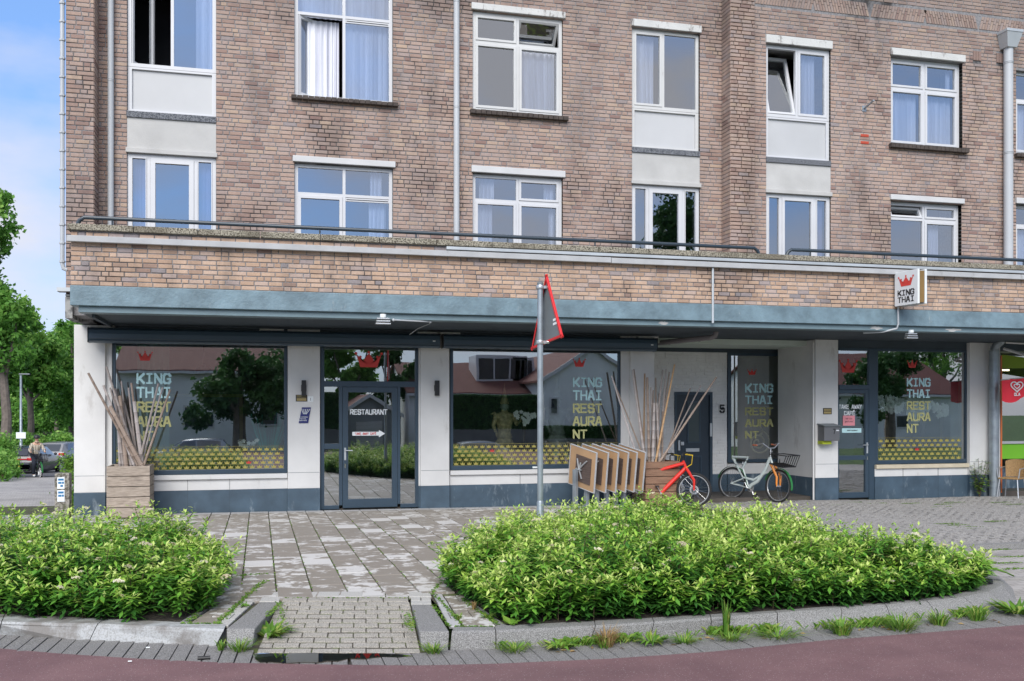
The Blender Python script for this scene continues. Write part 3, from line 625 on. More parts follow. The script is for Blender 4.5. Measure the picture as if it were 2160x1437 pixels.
# gallery handrail (two lengths with hooked ends)
def railing(pa, pb_, hookL, hookR, label):
    e = thing('handrail', label, 'railing', (X(pa, YF+.12), YF+.12, 4.83)); o_ = e.location; zr = Z(300, 469, YF+.12)+.035; r = MB()
    xa, xb = X(pa, YF+.12), X(pb_, YF+.12); pth = [(xa-.02, YF+.12, zr-.14), (xa+.02, YF+.12, zr-.05), (xa+.09, YF+.12, zr), (xb-.09, YF+.12, zr), (xb-.02, YF+.12, zr-.05), (xb+.02, YF+.12, zr-.14)]
    r.tube([Vector(p)-o_ for p in pth], .033, 10); r.build('rail', m_rail, e, True)
    x = xa+.5
    while x < xb-.1:
        q = MB(); q.tube([(x-o_.x, 0, zr-o_.z), (x-o_.x, 0, zP1+.09-o_.z)], .014, 6); q.build('rail_post', m_rail, e, True); x += 1.62
railing(165, 1600, 1, 1, 'long dark blue handrail above the parapet, from the left corner to the projecting section')
railing(1660, 2290, 1, 1, 'shorter dark blue handrail above the parapet near the shop sign on the right')
# ---------------------------------------------------------------- windows
def curtain(par, x0, x1, z0, z1, y, mat=None, n=None, amp=.025, gather=0.0):
    n = n or max(8, int((x1-x0)/.018)); m = MB(); vs = []
    ph = random.random()*6; fr = random.uniform(55, 75)
    for i in range(n+1):
        u = i/n; x = x0+(x1-x0)*u; d = amp*math.sin(x*fr+ph+2*math.sin(x*9))
        xb = x+gather*(1-u)*(x1-x0)
        vs += [(xb, y+d*1.2, z0), (x, y+d, (z0+z1)/2+.2), (x, y+d*.6, z1)]
    m.add(vs, [(i*3, i*3+3, i*3+4, i*3+1) for i in range(n)]+[(i*3+1, i*3+4, i*3+5, i*3+2) for i in range(n)]); return m.build('curtain', mat or m_curt, par, True)
def unit(hole, Y, cols, rows, cells, mat=m_upvc, fw=.062, name='window', rec=.06, gl=None, drop=0):
    x0, x1, z0, z1 = hole; y0, y1 = Y+rec, Y+rec+.075; m = MB(); gl = gl or m_glass_u
    m.ring(x0+.004, x1-.004, z0+.004, z1-.004, fw, y0, y1); W_, Hh = x1-x0, z1-z0
    bars = .026
    for c in cols[1:-1]: m.box(x0+W_*c-bars, x0+W_*c+bars, y0+.001, y1-.001, z0+fw, z1-fw)
    cx = list(cols)
    for r in rows[1:-1]:
        for a, b in zip(cx, cx[1:]): m.box(x0+W_*a+(bars if a else fw), x0+W_*b-(bars if b < 1 else fw), y0+.002, y1-.002, z0+Hh*r-bars, z0+Hh*r+bars)
    fr = m.build(name, mat, B)
    i = 0
    for ri, (ra, rb) in enumerate(zip(rows, rows[1:])):
        for ci, (ca, cb) in enumerate(zip(cols, cols[1:])):
            ce = cells[i] if i < len(cells) else {}; i += 1
            a, b = x0+W_*ca+(bars if ca else fw), x0+W_*cb-(bars if cb < 1 else fw); c, d = z0+Hh*ra+(bars if ra else fw), z0+Hh*rb-(bars if rb < 1 else fw)
            hinge = ce.get('open'); org = Vector((0, 0, 0)); rot = None
            sw = ce.get('sash', 0)
            if hinge:
                typ, ang = hinge
                org = {'L': Vector((a, y0+.02, 0)), 'T': Vector((0, y0, d)), 'B': Vector((0, y0+.02, c))}[typ]; rot = {'L': (0, 0, R(ang)), 'T': (-R(ang), 0, 0), 'B': (-R(ang), 0, 0)}[typ]
            if sw:
                s = MB(); s.ring(a-org.x+.003, b-org.x-.003, c-org.z+.003, d-org.z-.003, sw, -.012+y0-org.y, .05+y0-org.y); s.build('sash', mat, fr, loc=org, rot=rot, bevel=.004)
            q = MB(); ga, gb_, gc, gd = a+sw, b-sw, c+sw, d-sw; yg = y0+.03-org.y
            q.add([(ga-org.x, yg, gc-org.z), (gb_-org.x, yg, gc-org.z), (gb_-org.x, yg, gd-org.z), (ga-org.x, yg, gd-org.z)], [(0,1,2,3)]); q.build('pane', gl, fr, loc=org, rot=rot)
            for (u0, u1, kw) in ce.get('cur', []): curtain(fr, ga+(gb_-ga)*u0, ga+(gb_-ga)*u1, gc-.03, gd+.03, y1+.10, **kw)
            if ce.get('vent'):
                v = MB(); v.box(a, b, y0+.01, y0+.07, d-.07, d-.008); v.build('vent_strip', mat, fr)
                v = MB(); v.box(a+.02, b-.02, y0+.004, y0+.02, d-.045, d-.034); v.build('vent_slot', m_black, fr)
    return fr
full = [(0, 1, {})]
# bay A
x0, x1 = H_A[0], H_A[1]
def zl(px, py, Y): return Z(px, py, Y)
def bay(hole, px, Y, top, win_b, pan_b, gr_b, pl_b, door_b, cellsW, colsW, rowsW, cellsD, lint=None, wmat=m_upvc, matD=m_upvc):
    x0, x1 = hole[0], hole[1]; z = lambda py: Z(px, py, Y)
    unit((x0, x1, z(win_b), z(top)), Y, colsW, rowsW, cellsW, wmat, rec=.05)
    m = MB(); m.ring(x0+.004, x1-.004, z(pan_b)+.004, z(win_b)-.002, (.07, .07, .05, .035), Y+.05, Y+.13); m.build('panel_frame', wmat, B)
    m = MB(); m.box(x0+.07, x1-.07, Y+.09, Y+.16, z(pan_b)+.04, z(win_b)-.03); m.build('white_panel', m_panel, B)
    m = MB(); m.box(x0-.01, x1-.004, Y-.03, Y+.35, z(gr_b), z(pan_b)-.002); m.build('granite_ledge', m_granite, B)
    m = MB(); m.box(x0+.002, x1-.002, Y-.002, Y+.35, z(pl_b)+.085, z(gr_b)-.002); m.build('plaster_band', m_plaster, B)
    m = MB(); m.box(x0-.02, x1+.02, Y-.045, Y+.3, z(pl_b)+.002, z(pl_b)+.083); m.build('concrete_lip', m_plaster, B, bevel=.006)
    unit((x0, x1, z(door_b), z(pl_b)), Y, [0, .235, .765, 1], [0, 1], cellsD, matD, rec=.03, name='balcony_door')
    if lint:
        m = MB(); m.box(x0-.02, x1+.02, Y-.055, Y+.1, z(lint[1]), z(lint[0])); m.build('lintel', m_lintel, B, bevel=.008)
bay(H_A, 270, YW, -120, 138, 234, 247, 322, 525, [{'sash': .05, 'open': ('L', 62)}, {'cur': [(.55, 1, {})]}], [0, .5, 1], [0, 1],
    [{'sash': .02, 'cur': [(0, 1, {'mat': m_curt2})]}, {'sash': .085}, {'sash': .02, 'cur': [(0, 1, {'mat': m_curt2})]}])
bay(H_D, 1333, YW, 57, 226, 310, 321, 388, 560, [{'sash': .045, 'cur': [(0, .9, {'gather': .15})]}, {}], [0, .47, 1], [0, 1],
    [{'sash': .015}, {'sash': .08}, {'sash': .015}], lint=(41, 56), wmat=m_upvcold)
bay(H_E, 1616, YR, 92, 244, 331, 342, 407, 580, [{'sash': .05, 'open': ('B', 16)}, {'sash': .05, 'cur': [(.25, .75, {})]}], [0, .49, 1], [0, 1],
    [{'sash': .015}, {'sash': .06}, {'sash': .02, 'cur': [(.3, 1, {'mat': m_curt2})]}], lint=(74, 91))
def sill(hole, Y, px, pa, pb_):
    x0, x1 = hole[0]-.06, hole[1]+.09; n = int((x1-x0)/.1)
    for i in range(n):
        m = MB(); w = (x1-x0)/n; m.brick(x0+i*w+.004, x0+(i+1)*w-.004, Z(px, pb_, Y), Z(px, pa, Y)+random.uniform(-.004, .004), Y-.11, Y+.06, .006, random.random()); m.build('sill_brick', m_sill, B)
def lint(hole, Y, px, pa, pb_, mat):
    m = MB(); m.box(hole[0]-.03, hole[1]+.04, Y-.06, Y+.1, Z(px, pb_, Y)+.002, Z(px, pa, Y)); m.build('lintel', mat, B, bevel=.008)
unit(hB2, YW, [0, .5, 1], [0, .66, 1], [{'sash': .055, 'open': ('L', 38), 'cur': full}, {'cur': full, 'vent': 1}, {'cur': [(0, 1, {'amp': .01})]}, {'cur': [(0, 1, {'amp': .01})]}])
unit(hB1, YW, [0, .5, 1], [0, .71, 1], [{'sash': .055}, {'vent': 1, 'cur': [(.55, .95, {})]}, {}, {'cur': [(.58, .85, {})]}])
unit(hC2, YW, [0, .5, 1], [0, .70, 1], [{'sash': .05}, {'sash': .05, 'cur': [(0, 1, {'gather': .1})]}, {'sash': .045}, {'sash': .05, 'open': ('T', -38)}], m_upvcold, rec=.04)
unit(hC1, YW, [0, .5, 1], [0, .72, 1], [{'sash': .05, 'cur': [(0, .45, {})]}, {'sash': .05, 'cur': [(.85, 1, {'gather': .0})]}, {'cur': [(.15, .5, {})]}, {'sash': .045, 'cur': [(.7, 1, {})]}])
unit(hF2, YR, [0, .5, 1], [0, .66, 1], [{'sash': .05, 'cur': full}, {'sash': .05, 'cur': full}, {'sash': .045}, {'sash': .045, 'cur': [(.85, 1, {})]}], rec=.10)
unit(hF1, YR, [0, .5, 1], [0, .80, 1], [{'sash': .0}, {'sash': .05, 'cur': [(.25, .6, {})]}, {'sash': .045, 'open': ('B', 24)}, {'sash': .045}], rec=.10)
unit(hG2, YR, [0, .5, 1], [0, .66, 1], [{'sash': .05, 'cur': full}, {'sash': .05, 'cur': full}], rec=.10); unit(hG1, YR, [0, .5, 1], [0, .75, 1], [{'sash': .05, 'cur': full}], rec=.10)
sill(hB2, YW, 621, 203, 211); sill(hC2, YW, 997, 233, 242); sill(hF2, YR, 1879, 304, 313); sill(hG2, YR, 2143, 325, 333)
lint(hB1, YW, 621, 329, 342, m_lintel2); lint(hC2, YW, 997, 7, 21, m_lintel); lint(hC1, YW, 997, 350, 364, m_lintel2); lint(hF2, YR, 1879, 102, 117, m_lintel); lint(hF1, YR, 1879, 411, 422, m_lintel2); lint(hG1, YR, 2143, 418, 430, m_lintel2)
# rooms behind the upper windows
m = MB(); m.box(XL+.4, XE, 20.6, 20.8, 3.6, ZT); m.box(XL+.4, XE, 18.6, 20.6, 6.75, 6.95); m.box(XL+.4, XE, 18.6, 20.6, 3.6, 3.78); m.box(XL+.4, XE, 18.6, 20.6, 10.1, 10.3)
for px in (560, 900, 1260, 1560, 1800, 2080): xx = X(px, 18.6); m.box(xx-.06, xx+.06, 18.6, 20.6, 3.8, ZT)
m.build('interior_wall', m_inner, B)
# ---------------------------------------------------------------- shop fronts
ZD = .425
def pillar(pl, pr, zt=ZS+.005, Yb=19.35, Y=YP, name='pillar'):
    x0, x1 = X(pl, Y), X(pr, Y); m = MB(); m.box(x0, x1, Y, Yb, ZD+.0, zt); p_ = m.build(name, m_white, B, bevel=.008)
    m = MB(); m.box(x0-.004, x1+.004, Y-.006, Yb-.003, -.4, ZD); m.build('plinth', m_dado, p_, bevel=.006)
    m = MB(); m.box(x0+.01, x1-.01, Y-.0015, Y+.01, ZD+.30, ZD+.308); m.build('joint_line', m_signgrey, p_)
    return p_, x0, x1
pillar(156, 222); pillar(607, 675); pillar(887, 948); pillar(1330, 1380); 
pillar(1720, 1768, Yb=20.6); pillar(2046, 2110, Yb=20)
for a, b in ((223, 236), (1310, 1329), (883, 886.5)):
    m = MB(); m.box(X(a, YP+.07), X(b, YP+.07), YP+.07, YP+.3, ZD, ZS); m.build('pilaster_strip', m_white, B); m = MB(); m.box(X(a, YP+.07), X(b, YP+.07), YP+.065, YP+.3, -.4, ZD-.002); m.build('plinth', m_dado, B)
for a in (1717, 2088, 2108): m = MB(); m.tube([(X(a, YP)-.03, YP-.03, -.1), (X(a, YP)-.03, YP-.03, 3.4)], .02, 6); m.build('conduit', m_white, B, True)
xp_end = X(2110, YP)
def stall(pl, pr, zs, beige=False, joints=(.5,)):   # low wall under a shop window
    x0, x1 = X(pl, YP+.08), X(pr, YP+.08); m = MB(); m.box(x0, x1, YP+.08, YP+.3, ZD, zs); w = m.build('window_breast', m_white, B)
    m = MB(); m.box(x0, x1, YP+.072, YP+.28, -.4, ZD-.002); m.build('plinth', m_dado, B)
    m = MB(); m.box(x0+.005, x1-.005, YP+.02, YP+.2, zs+.002, zs+.09); m.build('window_sill', paint('beige sill', (.60,.52,.38), .6, .15, 5) if beige else m_white, B, bevel=.006)
    for j in joints: m = MB(); m.box(x0+(x1-x0)*j-.002, x0+(x1-x0)*j+.002, YP+.0695, YP+.09, -.2, zs-.002); m.build('panel_joint', m_soffit, B)
stall(236.5, 606.5, .625, joints=(.42, .66)); stall(948.5, 1309.5, .625, joints=(.4,)); stall(1845.5, 2045, .60, True, (.29, .66))
ZWT = 3.30
def shopwin(pl, pr, zb, zt=ZWT, Y=YG, fw=.06, name='shop_window', left=None, glass=True):
    x0, x1 = X(pl, Y), X(pr, Y); m = MB(); m.ring(x0, x1, zb, zt, (left or fw, fw, .085, fw), Y-.04, Y+.06); f_ = m.build(name, m_frame, B, bevel=.004)
    q = MB(); q.add([(x0+fw, Y, zb+.08), (x1-fw, Y, zb+.08), (x1-fw, Y, zt-fw), (x0+fw, Y, zt-fw)], [(0,1,2,3)]); q.build('pane', m_glass_s, f_); return f_, x0, x1
w1, *_ = shopwin(237, 606, .72); w2, *_ = shopwin(949, 1309, .72); w3, *_ = shopwin(1845, 2040, .70)
def bars(name, lst, Y, mat, par=None, y0=-.04, y1=.06):
    m = MB()
    for (a, b, c, d) in lst: m.box(a, b, Y+y0, Y+y1, c, d)
    return m.build(name, mat, par or B, bevel=.003)
# restaurant entrance
Y = YG; zx = lambda py, px=700: Z(px, py, Y)
xa, xb = X(675.5, Y), X(886, Y); xm0, xm1 = X(715, Y), X(722, Y); xr0, xr1 = X(838, Y), X(844, Y)
zt0, zt1 = zx(816), zx(804)
ent = bars('entrance_frame', [(xa, xa+.075, 0, ZWT), (xb-.1, xb, 0, ZWT), (xa+.075, xb-.1, zt0, zt1), (xm0, xm1, .075, zt0), (xr0, xr1, .075, zt0), (xa+.075, xm0, 0, .075), (xr1, xb-.1, 0, .075), (xa+.075, xm0, zx(947), zx(936)), (xa+.075, xb-.1, ZWT-.06, ZWT)], Y, m_frame)
for (a, b, c, d) in ((xa+.075, xb-.1, zt1, ZWT-.06), (xa+.075, xm0, zx(936), zt0), (xa+.075, xm0, .075, zx(947)), (xr1, xb-.1, .075, zt0)):
    q = MB(); q.add([(a, Y, c), (b, Y, c), (b, Y, d), (a, Y, d)], [(0,1,2,3)]); q.build('pane', m_glass_s, ent)
def door(x0, x1, z0, z1, Y, hw=.105, low=.17, handle_left=True, mid=None, name='glazed_door'):
    m = MB(); m.ring(x0+.004, x1-.004, z0+.01, z1-.004, (hw, hw, low, hw), Y-.05, Y+.02)
    if mid: m.box(x0+hw, x1-hw, Y-.045, Y+.015, mid-.05, mid+.05)
    d_ = m.build(name, m_frame, B, bevel=.004); q = MB(); q.add([(x0+hw, Y-.012, z0+low), (x1-hw, Y-.012, z0+low), (x1-hw, Y-.012, z1-hw), (x0+hw, Y-.012, z1-hw)], [(0,1,2,3)]); q.build('pane', m_glass_s, d_)
    hx = x0+.05 if handle_left else x1-.05; s = 1 if handle_left else -1; h = MB(); h.box(hx-.018, hx+.018, Y-.062, Y-.05, .95, 1.19); h.tube([(hx, Y-.06, 1.14), (hx, Y-.10, 1.14), (hx+.02*s, Y-.11, 1.14), (hx+.14*s, Y-.11, 1.135)], .010, 6); h.build('door_handle', m_zincl, d_, True)
    h = MB(); h.box(hx-.012, hx+.012, Y-.066, Y-.05, .80, .88); h.build('keyhole_plate', m_chrome, d_); return d_
d1 = door(xm1, xr0, .01, zt0, Y)
# take-away entrance
xa3 = X(1768.5, YG); xk0, xk1 = X(1831, YG), X(1846, YG); z3a, z3b = Z(1780, 822, YG), Z(1780, 812, YG)
bars('entrance_frame', [(xa3, xk0, z3a, z3b), (xk0, xk1-.003, -.1, ZWT), (xa3-.02, xk0, ZWT-.06, ZWT)], YG, m_frame)
q = MB(); q.add([(xa3, YG, z3b), (xk0, YG, z3b), (xk0, YG, ZWT-.06), (xa3, YG, ZWT-.06)], [(0,1,2,3)]); q.build('pane', m_glass_s, B)
d3 = door(xa3-.10, xk0-.01, -.05, z3a, YG, .085, .12, False, mid=Z(1780, 966, YG))
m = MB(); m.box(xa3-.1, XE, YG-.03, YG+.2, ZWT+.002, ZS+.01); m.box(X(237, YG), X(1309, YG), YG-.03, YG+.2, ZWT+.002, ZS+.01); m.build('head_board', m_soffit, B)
# shop interior
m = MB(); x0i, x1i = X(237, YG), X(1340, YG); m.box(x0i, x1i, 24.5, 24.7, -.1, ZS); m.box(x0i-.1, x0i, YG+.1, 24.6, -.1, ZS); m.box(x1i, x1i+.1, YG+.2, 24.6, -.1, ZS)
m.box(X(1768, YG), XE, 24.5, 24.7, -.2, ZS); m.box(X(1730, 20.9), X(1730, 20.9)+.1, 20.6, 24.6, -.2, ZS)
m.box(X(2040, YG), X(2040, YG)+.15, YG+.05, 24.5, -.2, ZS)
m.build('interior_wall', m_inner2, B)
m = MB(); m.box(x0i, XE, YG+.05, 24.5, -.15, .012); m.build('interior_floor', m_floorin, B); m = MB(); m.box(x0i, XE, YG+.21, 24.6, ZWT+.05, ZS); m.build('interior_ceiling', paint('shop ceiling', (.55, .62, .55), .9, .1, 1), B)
m = MB(); m.box(X(2002, YG+.3), X(2028, YG+.3), YG+.25, YG+.6, 0, ZWT); m.build('interior_column', m_signgrey, B)
# passage with the front door of number 5
YB = 20.8; xw0, xw1 = X(1340, YB), X(1533, YB); zc_ = Z(1480, 743, YB); dx0, dx1 = X(1422, YB), X(1502, YB); dzt = Z(1422, 827, YB); zdd = Z(1533, 1000, YB)
dh = [(dx0, dx1, -.4, dzt)]; m = MB(); wallcells(m, xw0, xw1, zdd, zc_, YB, dh, .3); m.build('passage_wall', m_whitebrick, B)
m = MB(); wallcells(m, xw0, xw1, -.4, zdd-.001, YB-.012, dh, .3); m.build('plinth', m_dado, B)
WBK = MB(); 
for (a, b, c, d, tn, pr_, dp) in courses(xw0, xw1, zdd+.01, zc_, YB, dh, 31): WBK.brick(a-.004, b+.004, c, d+.006, YB-pr_*.7-random.random()*.006, YB+.02, .006, tn, .003)
tag(WBK.build('white_brickwork', m_whitebrick, B), kind='stuff')
m = MB(); m.box(xw0, X(1790, YB), YB-.02, YB+.3, zc_, ZS+.02); m.build('passage_beam', m_soffit, B)
m = MB(); m.ring(dx0, dx1, -.08, dzt, (.06, .06, .03, .06), YB-.03, YB+.12); df = m.build('front_door', m_frame, B)
m = MB(); m.box(dx0+.06, dx1-.06, YB+.02, YB+.08, -.05, dzt-.06); m.build('door_leaf', paint('dark blue door', (.022, .037, .055), .4, .1, 2), df)
zq = lambda py: Z(1460, py, YB)
m = MB(); m.ring(X(1450, YB), X(1478, YB), zq(935), zq(846), .035, YB+.0, YB+.03); m.build('door_molding', m_frame, df); m = MB(); m.box(X(1452, YB), X(1476, YB), YB+.008, YB+.012, zq(932), zq(849)); m.build('pane', paint('frosted dark pane', (.05,.07,.08), .2), df)
m = MB(); m.ring(X(1444, YB), X(1480, YB), zq(1030), zq(962), .03, YB+.0, YB+.03); m.build('door_molding', m_frame, df)
m = MB(); m.box(X(1447, YB), X(1475, YB), YB-.005, YB+.02, zq(953), zq(946)); m.build('letter_slot', m_alu, df)
m = MB(); m.box(X(1430, YB), X(1434, YB), YB-.02, YB+.02, zq(950), zq(929)); m.box(X(1435, YB), X(1441, YB), YB-.05, YB-.02, zq(939), zq(932)); m.build('door_handle', m_alu, df)
m = MB(); m.box(X(1496, YB), X(1500, YB), YB-.05, YB-.03, zq(921), zq(893)); m.build('door_lock', m_alu, df)
wx0, wx1 = X(1534, YB), X(1668, YB); m = MB(); m.ring(wx0, wx1, Z(1534, 976, YB), zc_, (.085, .07, .075, .07), YB-.04, YB+.06); w5 = m.build('shop_window', m_frame, B, bevel=.004)
q = MB(); q.add([(wx0+.08, YB, Z(1534, 970, YB)), (wx1-.06, YB, Z(1534, 970, YB)), (wx1-.06, YB, zc_-.06), (wx0+.08, YB, zc_-.06)], [(0,1,2,3)]); q.build('pane', m_glass_s, w5)
m = MB(); m.box(wx0, X(1720, YB), YB-.01, YB+.25, zdd-.0, Z(1534, 978, YB)); m.build('window_breast', m_white, B); m = MB(); m.box(wx0, X(1720, YB), YB-.02, YB+.24, -.4, zdd-.003); m.build('plinth', m_dado, B)
m = MB(); m.box(wx1, X(1800, YB), YB-.02, YB+.3, Z(1534, 978, YB)+.002, zc_); m.build('passage_side', m_soffit, B)
m = MB(); m.box(X(1380, YP)-.25, X(1380, YP)-.002, YP+.36, YB, ZD, ZS); m.build('passage_side_wall', m_white, B)
# neighbouring cafe, right edge
xn = X(2113, YP); m = MB(); m.box(xn+.05, XE, YP+.9, YP+1.1, -.3, .5); m.build('plinth', m_dado, B)
m = MB(); m.box(xn+.05, XE, YP+1.0, YP+1.02, Z(2130, 968, 20), Z(2130, 937, 20)); m.build('green_panel', flat('lime green board', (.22, .60, .03), .4), B)
m = MB(); m.ring(xn+.06, XE, Z(2130, 937, 20)+.01, ZS-.05, .06, YP+.95, YP+1.05); cw = m.build('shop_window', m_upvc, B); q = MB(); q.add([(xn+.1, 20, Z(2130, 935, 20)), (XE, 20, Z(2130, 935, 20)), (XE, 20, ZS-.1), (xn+.1, 20, ZS-.1)], [(0,1,2,3)]); q.build('pane', m_glass_s, cw)
m = MB(); m.box(xn, xn+.03, YP+.02, YP+.12, .0, Z(2113, 750, YP)); m.build('orange_edge', flat('orange edge strip', (.65, .16, .04), .5), B)
# ================================================================ LETTERING
GL = {'K': [[(0,0),(0,6)],[(0,2.4),(.9,2.8),(4,6)],[(1.3,3.2),(4,0)]], 'I': [[(2,0),(2,6)],[(.5,6),(3.5,6)],[(.5,0),(3.5,0)]], 'N': [[(0,0),(0,6)],[(0,6),(4,0)],[(4,0),(4,6)]],
 'G': [[(4,4.8),(3.2,6),(.8,6),(0,5),(0,1),(.8,0),(3.2,0),(4,1),(4,2.8),(2.3,2.8)]], 'T': [[(-.1,6),(4.1,6)],[(2,0),(2,6)]], 'H': [[(0,0),(0,6)],[(4,0),(4,6)],[(0,3),(4,3)]],
 'A': [[(0,0),(1.6,6),(2.4,6),(4,0)],[(.6,1.9),(3.4,1.9)]], 'R': [[(0,0),(0,6),(3.1,6),(4,5.2),(4,3.6),(3.1,2.8),(0,2.8)],[(2,2.8),(4,0)]], 'E': [[(4,6),(0,6),(0,0),(4,0)],[(0,3.1),(3.3,3.1)]],
 'S': [[(4,4.9),(3.2,6),(.8,6),(0,5.2),(0,3.8),(.8,3.1),(3.2,2.9),(4,2.2),(4,.8),(3.2,0),(.8,0),(0,1.1)]], 'U': [[(0,6),(0,.9),(.8,0),(3.2,0),(4,.9),(4,6)]], 'C': [[(4,4.8),(3.2,6),(.8,6),(0,5),(0,1),(.8,0),(3.2,0),(4,1.2)]],
 'F': [[(4,6),(0,6),(0,0)],[(0,3.1),(3.3,3.1)]], 'W': [[(0,6),(.7,0),(2,4),(3.3,0),(4,6)]], 'Y': [[(0,6),(2,3),(4,6)],[(2,3),(2,0)]], 'O': [[(0,1),(0,5),(.8,6),(3.2,6),(4,5),(4,1),(3.2,0),(.8,0),(0,1)]], 'L': [[(0,6),(0,0),(4,0)]], 'É': [[(4,6),(0,6),(0,0),(4,0)],[(0,3.1),(3.3,3.1)],[(1.6,7),(3,8)]],
 '5': [[(3.8,6),(.4,6),(.2,3.4),(2.8,3.7),(4,2.9),(4,.9),(3.1,0),(.9,0),(0,1)]], '7': [[(0,6),(4,6),(1.5,0)]], '1': [[(.8,4.8),(2.2,6),(2.2,0)],[(.8,0),(3.5,0)]], ' ': []}
def word(s, x, z, w, h, mat, par, y, th=1.2, sp=1.6, name='lettering', M=None, d=.0012):
    """word in the XZ plane facing -Y: left edge x, baseline z, total width w, height h"""
    n = len(s); u = w/(n*4+(n-1)*sp); v = h/6; m = MB(); k = 0
    for i, ch in enumerate(s):
        for st in GL.get(ch, []):
            for a, b in zip(st, st[1:]):
                A = Vector((x+u*(a[0]+i*(4+sp)), 0, z+v*a[1])); B_ = Vector((x+u*(b[0]+i*(4+sp)), 0, z+v*b[1])); dr = (B_-A); ln = dr.length
                if ln < 1e-6: continue
                dr /= ln; t = (u*abs(dr.z)+v*abs(dr.x))*th/2*1.0; nn = Vector((-dr.z, 0, dr.x))*t; A = A-dr*t*.8; B_ = B_+dr*t*.8; yy = y-d-.00025*(k % 9); k += 1
                q = [A+nn, A-nn, B_-nn, B_+nn]; m.add([(p.x, yy, p.z) for p in q], [(0,1,2,3)])
    if M is not None: m.v = [tuple(M @ Vector(p)) for p in m.v]
    return m.build(name, mat, par)
def crownpts(cx, cz, w, h, balls=True):
    P_ = [(-.34,0),(.34,0),(.40,.42),(.5,.88),(.26,.42),(.16,.5),(0,.95),(-.16,.5),(-.26,.42),(-.5,.88),(-.40,.42)]
    P_ = [(-.33,0),(.33,0),(.5,.85),(.235,.36),(.0,.92),(-.235,.36),(-.5,.85)]
    return [(cx+a*w, cz+b*h) for a, b in P_]
def crown(m, cx, cz, w, h, y, tips=True, M=None):
    p = crownpts(cx, cz, w, h); c = (cx, cz+.15*h); n = len(p); b = [(c[0], y, c[1])]+[(a[0], y, a[1]) for a in p]
    m.add(b, [(0, i+1, (i+1) % n+1) for i in range(n)])
    if tips:
        for k, (a, b2) in enumerate([(.5,.88),(0,.96),(-.5,.88),(.33,.66),(-.33,.66)]):
            r = .055*w; m.add([(cx+a*w+r*math.cos(t), y-.0004*(k+1), cz+b2*h+r*math.sin(t)) for t in np.linspace(0, 2*PI, 9)[:-1]], [tuple(range(8))])
yl = YG+.0
def shoptext(par, pxl, pxr, rows, Y, y=None):
    y = y or Y
    for s, (pt, pb_), mat, fr in rows:
        x0, x1 = X(pxl, Y), X(pxr, Y); word(s, x0, Z(pxl, pb_, Y), (x1-x0)*fr, Z(pxl, pt, Y)-Z(pxl, pb_, Y), mat, par, y-.004)
shoptext(w1, 290, 359, [('KING', (789, 808), m_cyan, 1), ('THAI', (818, 838), m_cyan, 1), ('REST', (849, 868), m_gold, 1), ('AURA', (880, 899), m_gold, 1), ('NT', (911, 929), m_gold, .46)], YG)
shoptext(w2, 1210, 1268, [('KING', (798, 815), m_cyan, 1), ('THAI', (825, 843), m_cyan, 1), ('REST', (853, 870), m_gold, 1), ('AURA', (880, 897), m_gold, 1), ('NT', (908, 924), m_gold, .46)], YG)
shoptext(w3, 1914, 1961, [('KING', (799, 814), m_cyan, 1), ('THAI', (823, 838), m_cyan, 1), ('REST', (848, 863), m_gold, 1), ('AURA', (872, 887), m_gold, 1), ('NT', (896, 912), m_gold, .46)], YG)
shoptext(w5, 1573, 1629, [('KING', (811, 827), m_cyan, 1), ('THAI', (836, 851), m_cyan, 1), ('REST', (861, 875), m_gold, 1), ('AURA', (886, 899), m_gold, 1), ('NT', (911, 924), m_gold, .46)], YB)
def crowndecal(par, px, py, wpx, hpx, Y, mat=m_redf):
    m = MB(); crown(m, X(px, Y), Z(px, py, Y), X(px+wpx/2, Y)-X(px-wpx/2, Y), Z(px, py-hpx, Y)-Z(px, py, Y), Y-.005); m.build('crown_emblem', mat, par)
crowndecal(w1, 306, 761, 30, 20, YG); crowndecal(ent, 778, 775, 54, 33, YG); crowndecal(w2, 1222, 774, 25, 18, YG); crowndecal(w3, 1924, 776, 20, 16, YG); crowndecal(B, 1789, 786, 36, 28, YG); crowndecal(w5, 1586, 791, 18, 12, YB)
def film(par, pl, pr, zb, zt, Y, redat):
    x0, x1 = X(pl, Y), X(pr, Y); m = MB(); rm = MB(); rows = 5; h = (zt-zb)/rows; w = h*1.55; n = int((x1-x0)/w); w = (x1-x0)/n
    for r in range(rows):
        for i in range(n):
            cx = x0+w*(i+.5+(.5 if r % 2 else 0)); 
            if cx > x1-w*.3: continue
            (crown(rm, cx, zb+r*h+.006, w*.80, h*.76, Y-.004, False) if (r, i) == redat else crown(m, cx, zb+r*h+.006, w*.80, h*.76, Y-.004, False))
    for r in range(rows+1): m.box(x0, x1, Y-.0035, Y-.003, zb+r*h-.002, zb+r*h+.002)
    m.build('crown_pattern_film', m_goldd, par); rm.build('red_crown_film', m_redf, par)
zf0, zf1 = .815, Z(600, 941, YG)
film(w1, 242, 600, zf0, zf1, YG, (1, 17)); film(w2, 955, 1303, zf0, Z(960, 937, YG), YG, (3, 5)); film(w3, 1851, 2028, .79, Z(1851, 924, YG), YG, (2, 6))
